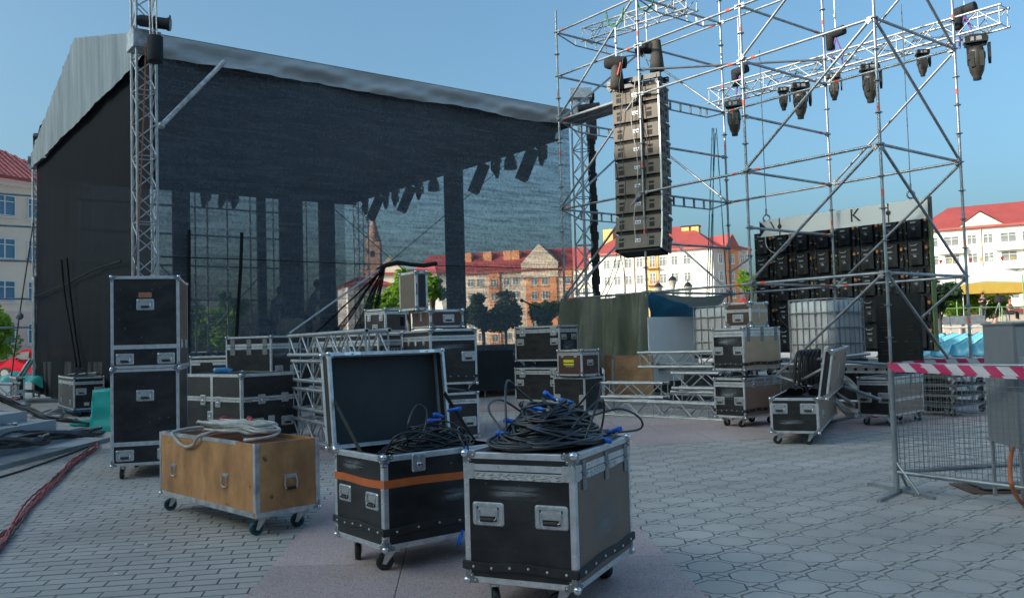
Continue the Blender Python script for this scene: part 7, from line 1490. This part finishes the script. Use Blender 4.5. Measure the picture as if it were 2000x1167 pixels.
p = D(1921, 620, 56); person('camera operator in dark clothes and cap on the platform at the right', (p.x, p.y, zz), 0, CLOTHD, CLOTHG, pose='reach', sc=1.05)
p = D(1974, 620, 56.5); person('red-haired person in rose clothes seated on the platform at the right', (p.x, p.y, zz - .35), .6, CLOTHR, CLOTHD, hair=HAIRR, pose='sit', sc=1.0)
p = D(1945, 640, 34); person('person whose head shows above the grey cabinet', (p.x, p.y, .1), .4, CLOTHW, CLOTHG, pose='stand', sc=.98)
p = D(1952, 600, 55.5); T = thing('tripod_camera', 'broadcast camera on a tripod on the platform at the right', 'camera', (p.x, p.y, zz)); q = M(); q.bx(-.15, .15, -.35, .3, 1.25, 1.6); q.cyl((0, -.35, 1.42), (0, -.6, 1.42), .1, 8); q.bx(-.05, .05, .1, .2, 1.6, 1.8); obj('body', q, BLACKP, T)
for k in range(3): t = k * 2.1; q = M(); q.cyl((0, 0, 1.25), (.5 * math.cos(t), .5 * math.sin(t), 0), .025, 6); obj('leg', q, GREYP, T)
YC = mat('yellow_canvas', (.66, .42, .08), .6, 0, (.6, .36, .06), 2); WC = mat('white_canvas', (.75, .74, .72), .6)
def canopy(label, px0, px1, yt, yb, Y, m_, peak=.5, dpt=4):
    a, b = D(px0, yb, Y), D(px1, yb, Y); w_ = b.x - a.x; zt = D(px0, yt, Y).z; zb = a.z; T = thing('canopy', label, 'canopy', (a.x, Y, 0)); q = M(); q.add([(0, 0, zb), (w_, 0, zb), (w_, 0, zt), (0, 0, zt), (0, dpt, zb), (w_, dpt, zb), (w_, dpt, zt), (0, dpt, zt), (w_ / 2, dpt / 2, zt + peak)], [(0, 1, 2, 3), (1, 5, 6, 2), (5, 4, 7, 6), (4, 0, 3, 7), (3, 2, 8), (2, 6, 8), (6, 7, 8), (7, 3, 8)]); obj('cloth', q, m_, T)
    for x, y in ((.05, .05), (w_ - .05, .05), (.05, dpt), (w_ - .05, dpt)): q = M(); q.cyl((x, y, 0), (x, y, zb), .04, 6); obj('pole', q, GALV, T)
canopy('yellow fabric canopy over the camera platform at the right edge', 1880, 2040, 556, 574, 56, YC, .3)
canopy('large white parasol canopy behind the yellow one', 1828, 2060, 545, 566, 70, WC, 1.3, 7)
q = M(); q.bx(0, 6.5, 0, .2, 1.75, 1.95); q.bx(0, 6.5, .3, .5, .0, 1.75, 1); o = obj('red_stall', q, [ROOFR, WALLC], loc=tuple(G(1842, 668, 0).xy) + (0,)); p = D(1845, 610, 85); o.location = (p.x, p.y, 0); o.scale = (2, 1, 1.6); tag(o, 'low stall with red roof edge behind the rows of blue chairs', 'stall')
# small flags on a line
fl = thing('flag_line', 'string of small red, yellow and white flags across the right building', 'flags', tuple(D(1828, 505, 75))); q = M(); a, b = D(1828, 508, 75), D(2010, 498, 70); q.cyl(Vector((0, 0, 0)), b - a, .012, 4); fl.location = a; obj('line', q, CBLK, fl)
for i in range(9): q = M(); c = (b - a) * ((i + .5) / 9); q.add([c + Vector((-.16, 0, 0)), c + Vector((.16, 0, 0)), c + Vector((0, 0, -.42))], [(0, 1, 2)]); obj('flag', q, (RED, YC, WC)[i % 3], fl)

# litter on the paving
PAP = mat('paper', (.7, .7, .68), .8)
for px, py, lab in ((150, 1004, 'white paper scrap on the brick paving left of the plywood trunk'), (227, 1120, 'white paper scrap low on the brick paving at the left'), (170, 893, 'small crumpled wrapper beside the red cables'), (1506, 1043, 'small white chip of paper on the octagonal paving'), (285, 1063, 'tiny white scrap on the brick paving below the plywood trunk')):
    p = G(px, py, .004); r_ = random.Random(px); q = M(); a, b = r_.uniform(.012, .025), r_.uniform(.006, .012); q.add([(-a, -b, 0), (a, -b * .6, .002), (a * .8, b, .008), (-a * .7, b * 1.2, .003)], [(0, 1, 2, 3)]); tag(obj('paper_scrap', q, PAP, loc=tuple(p), rot=(0, 0, r_.uniform(0, 3))), lab, 'litter')
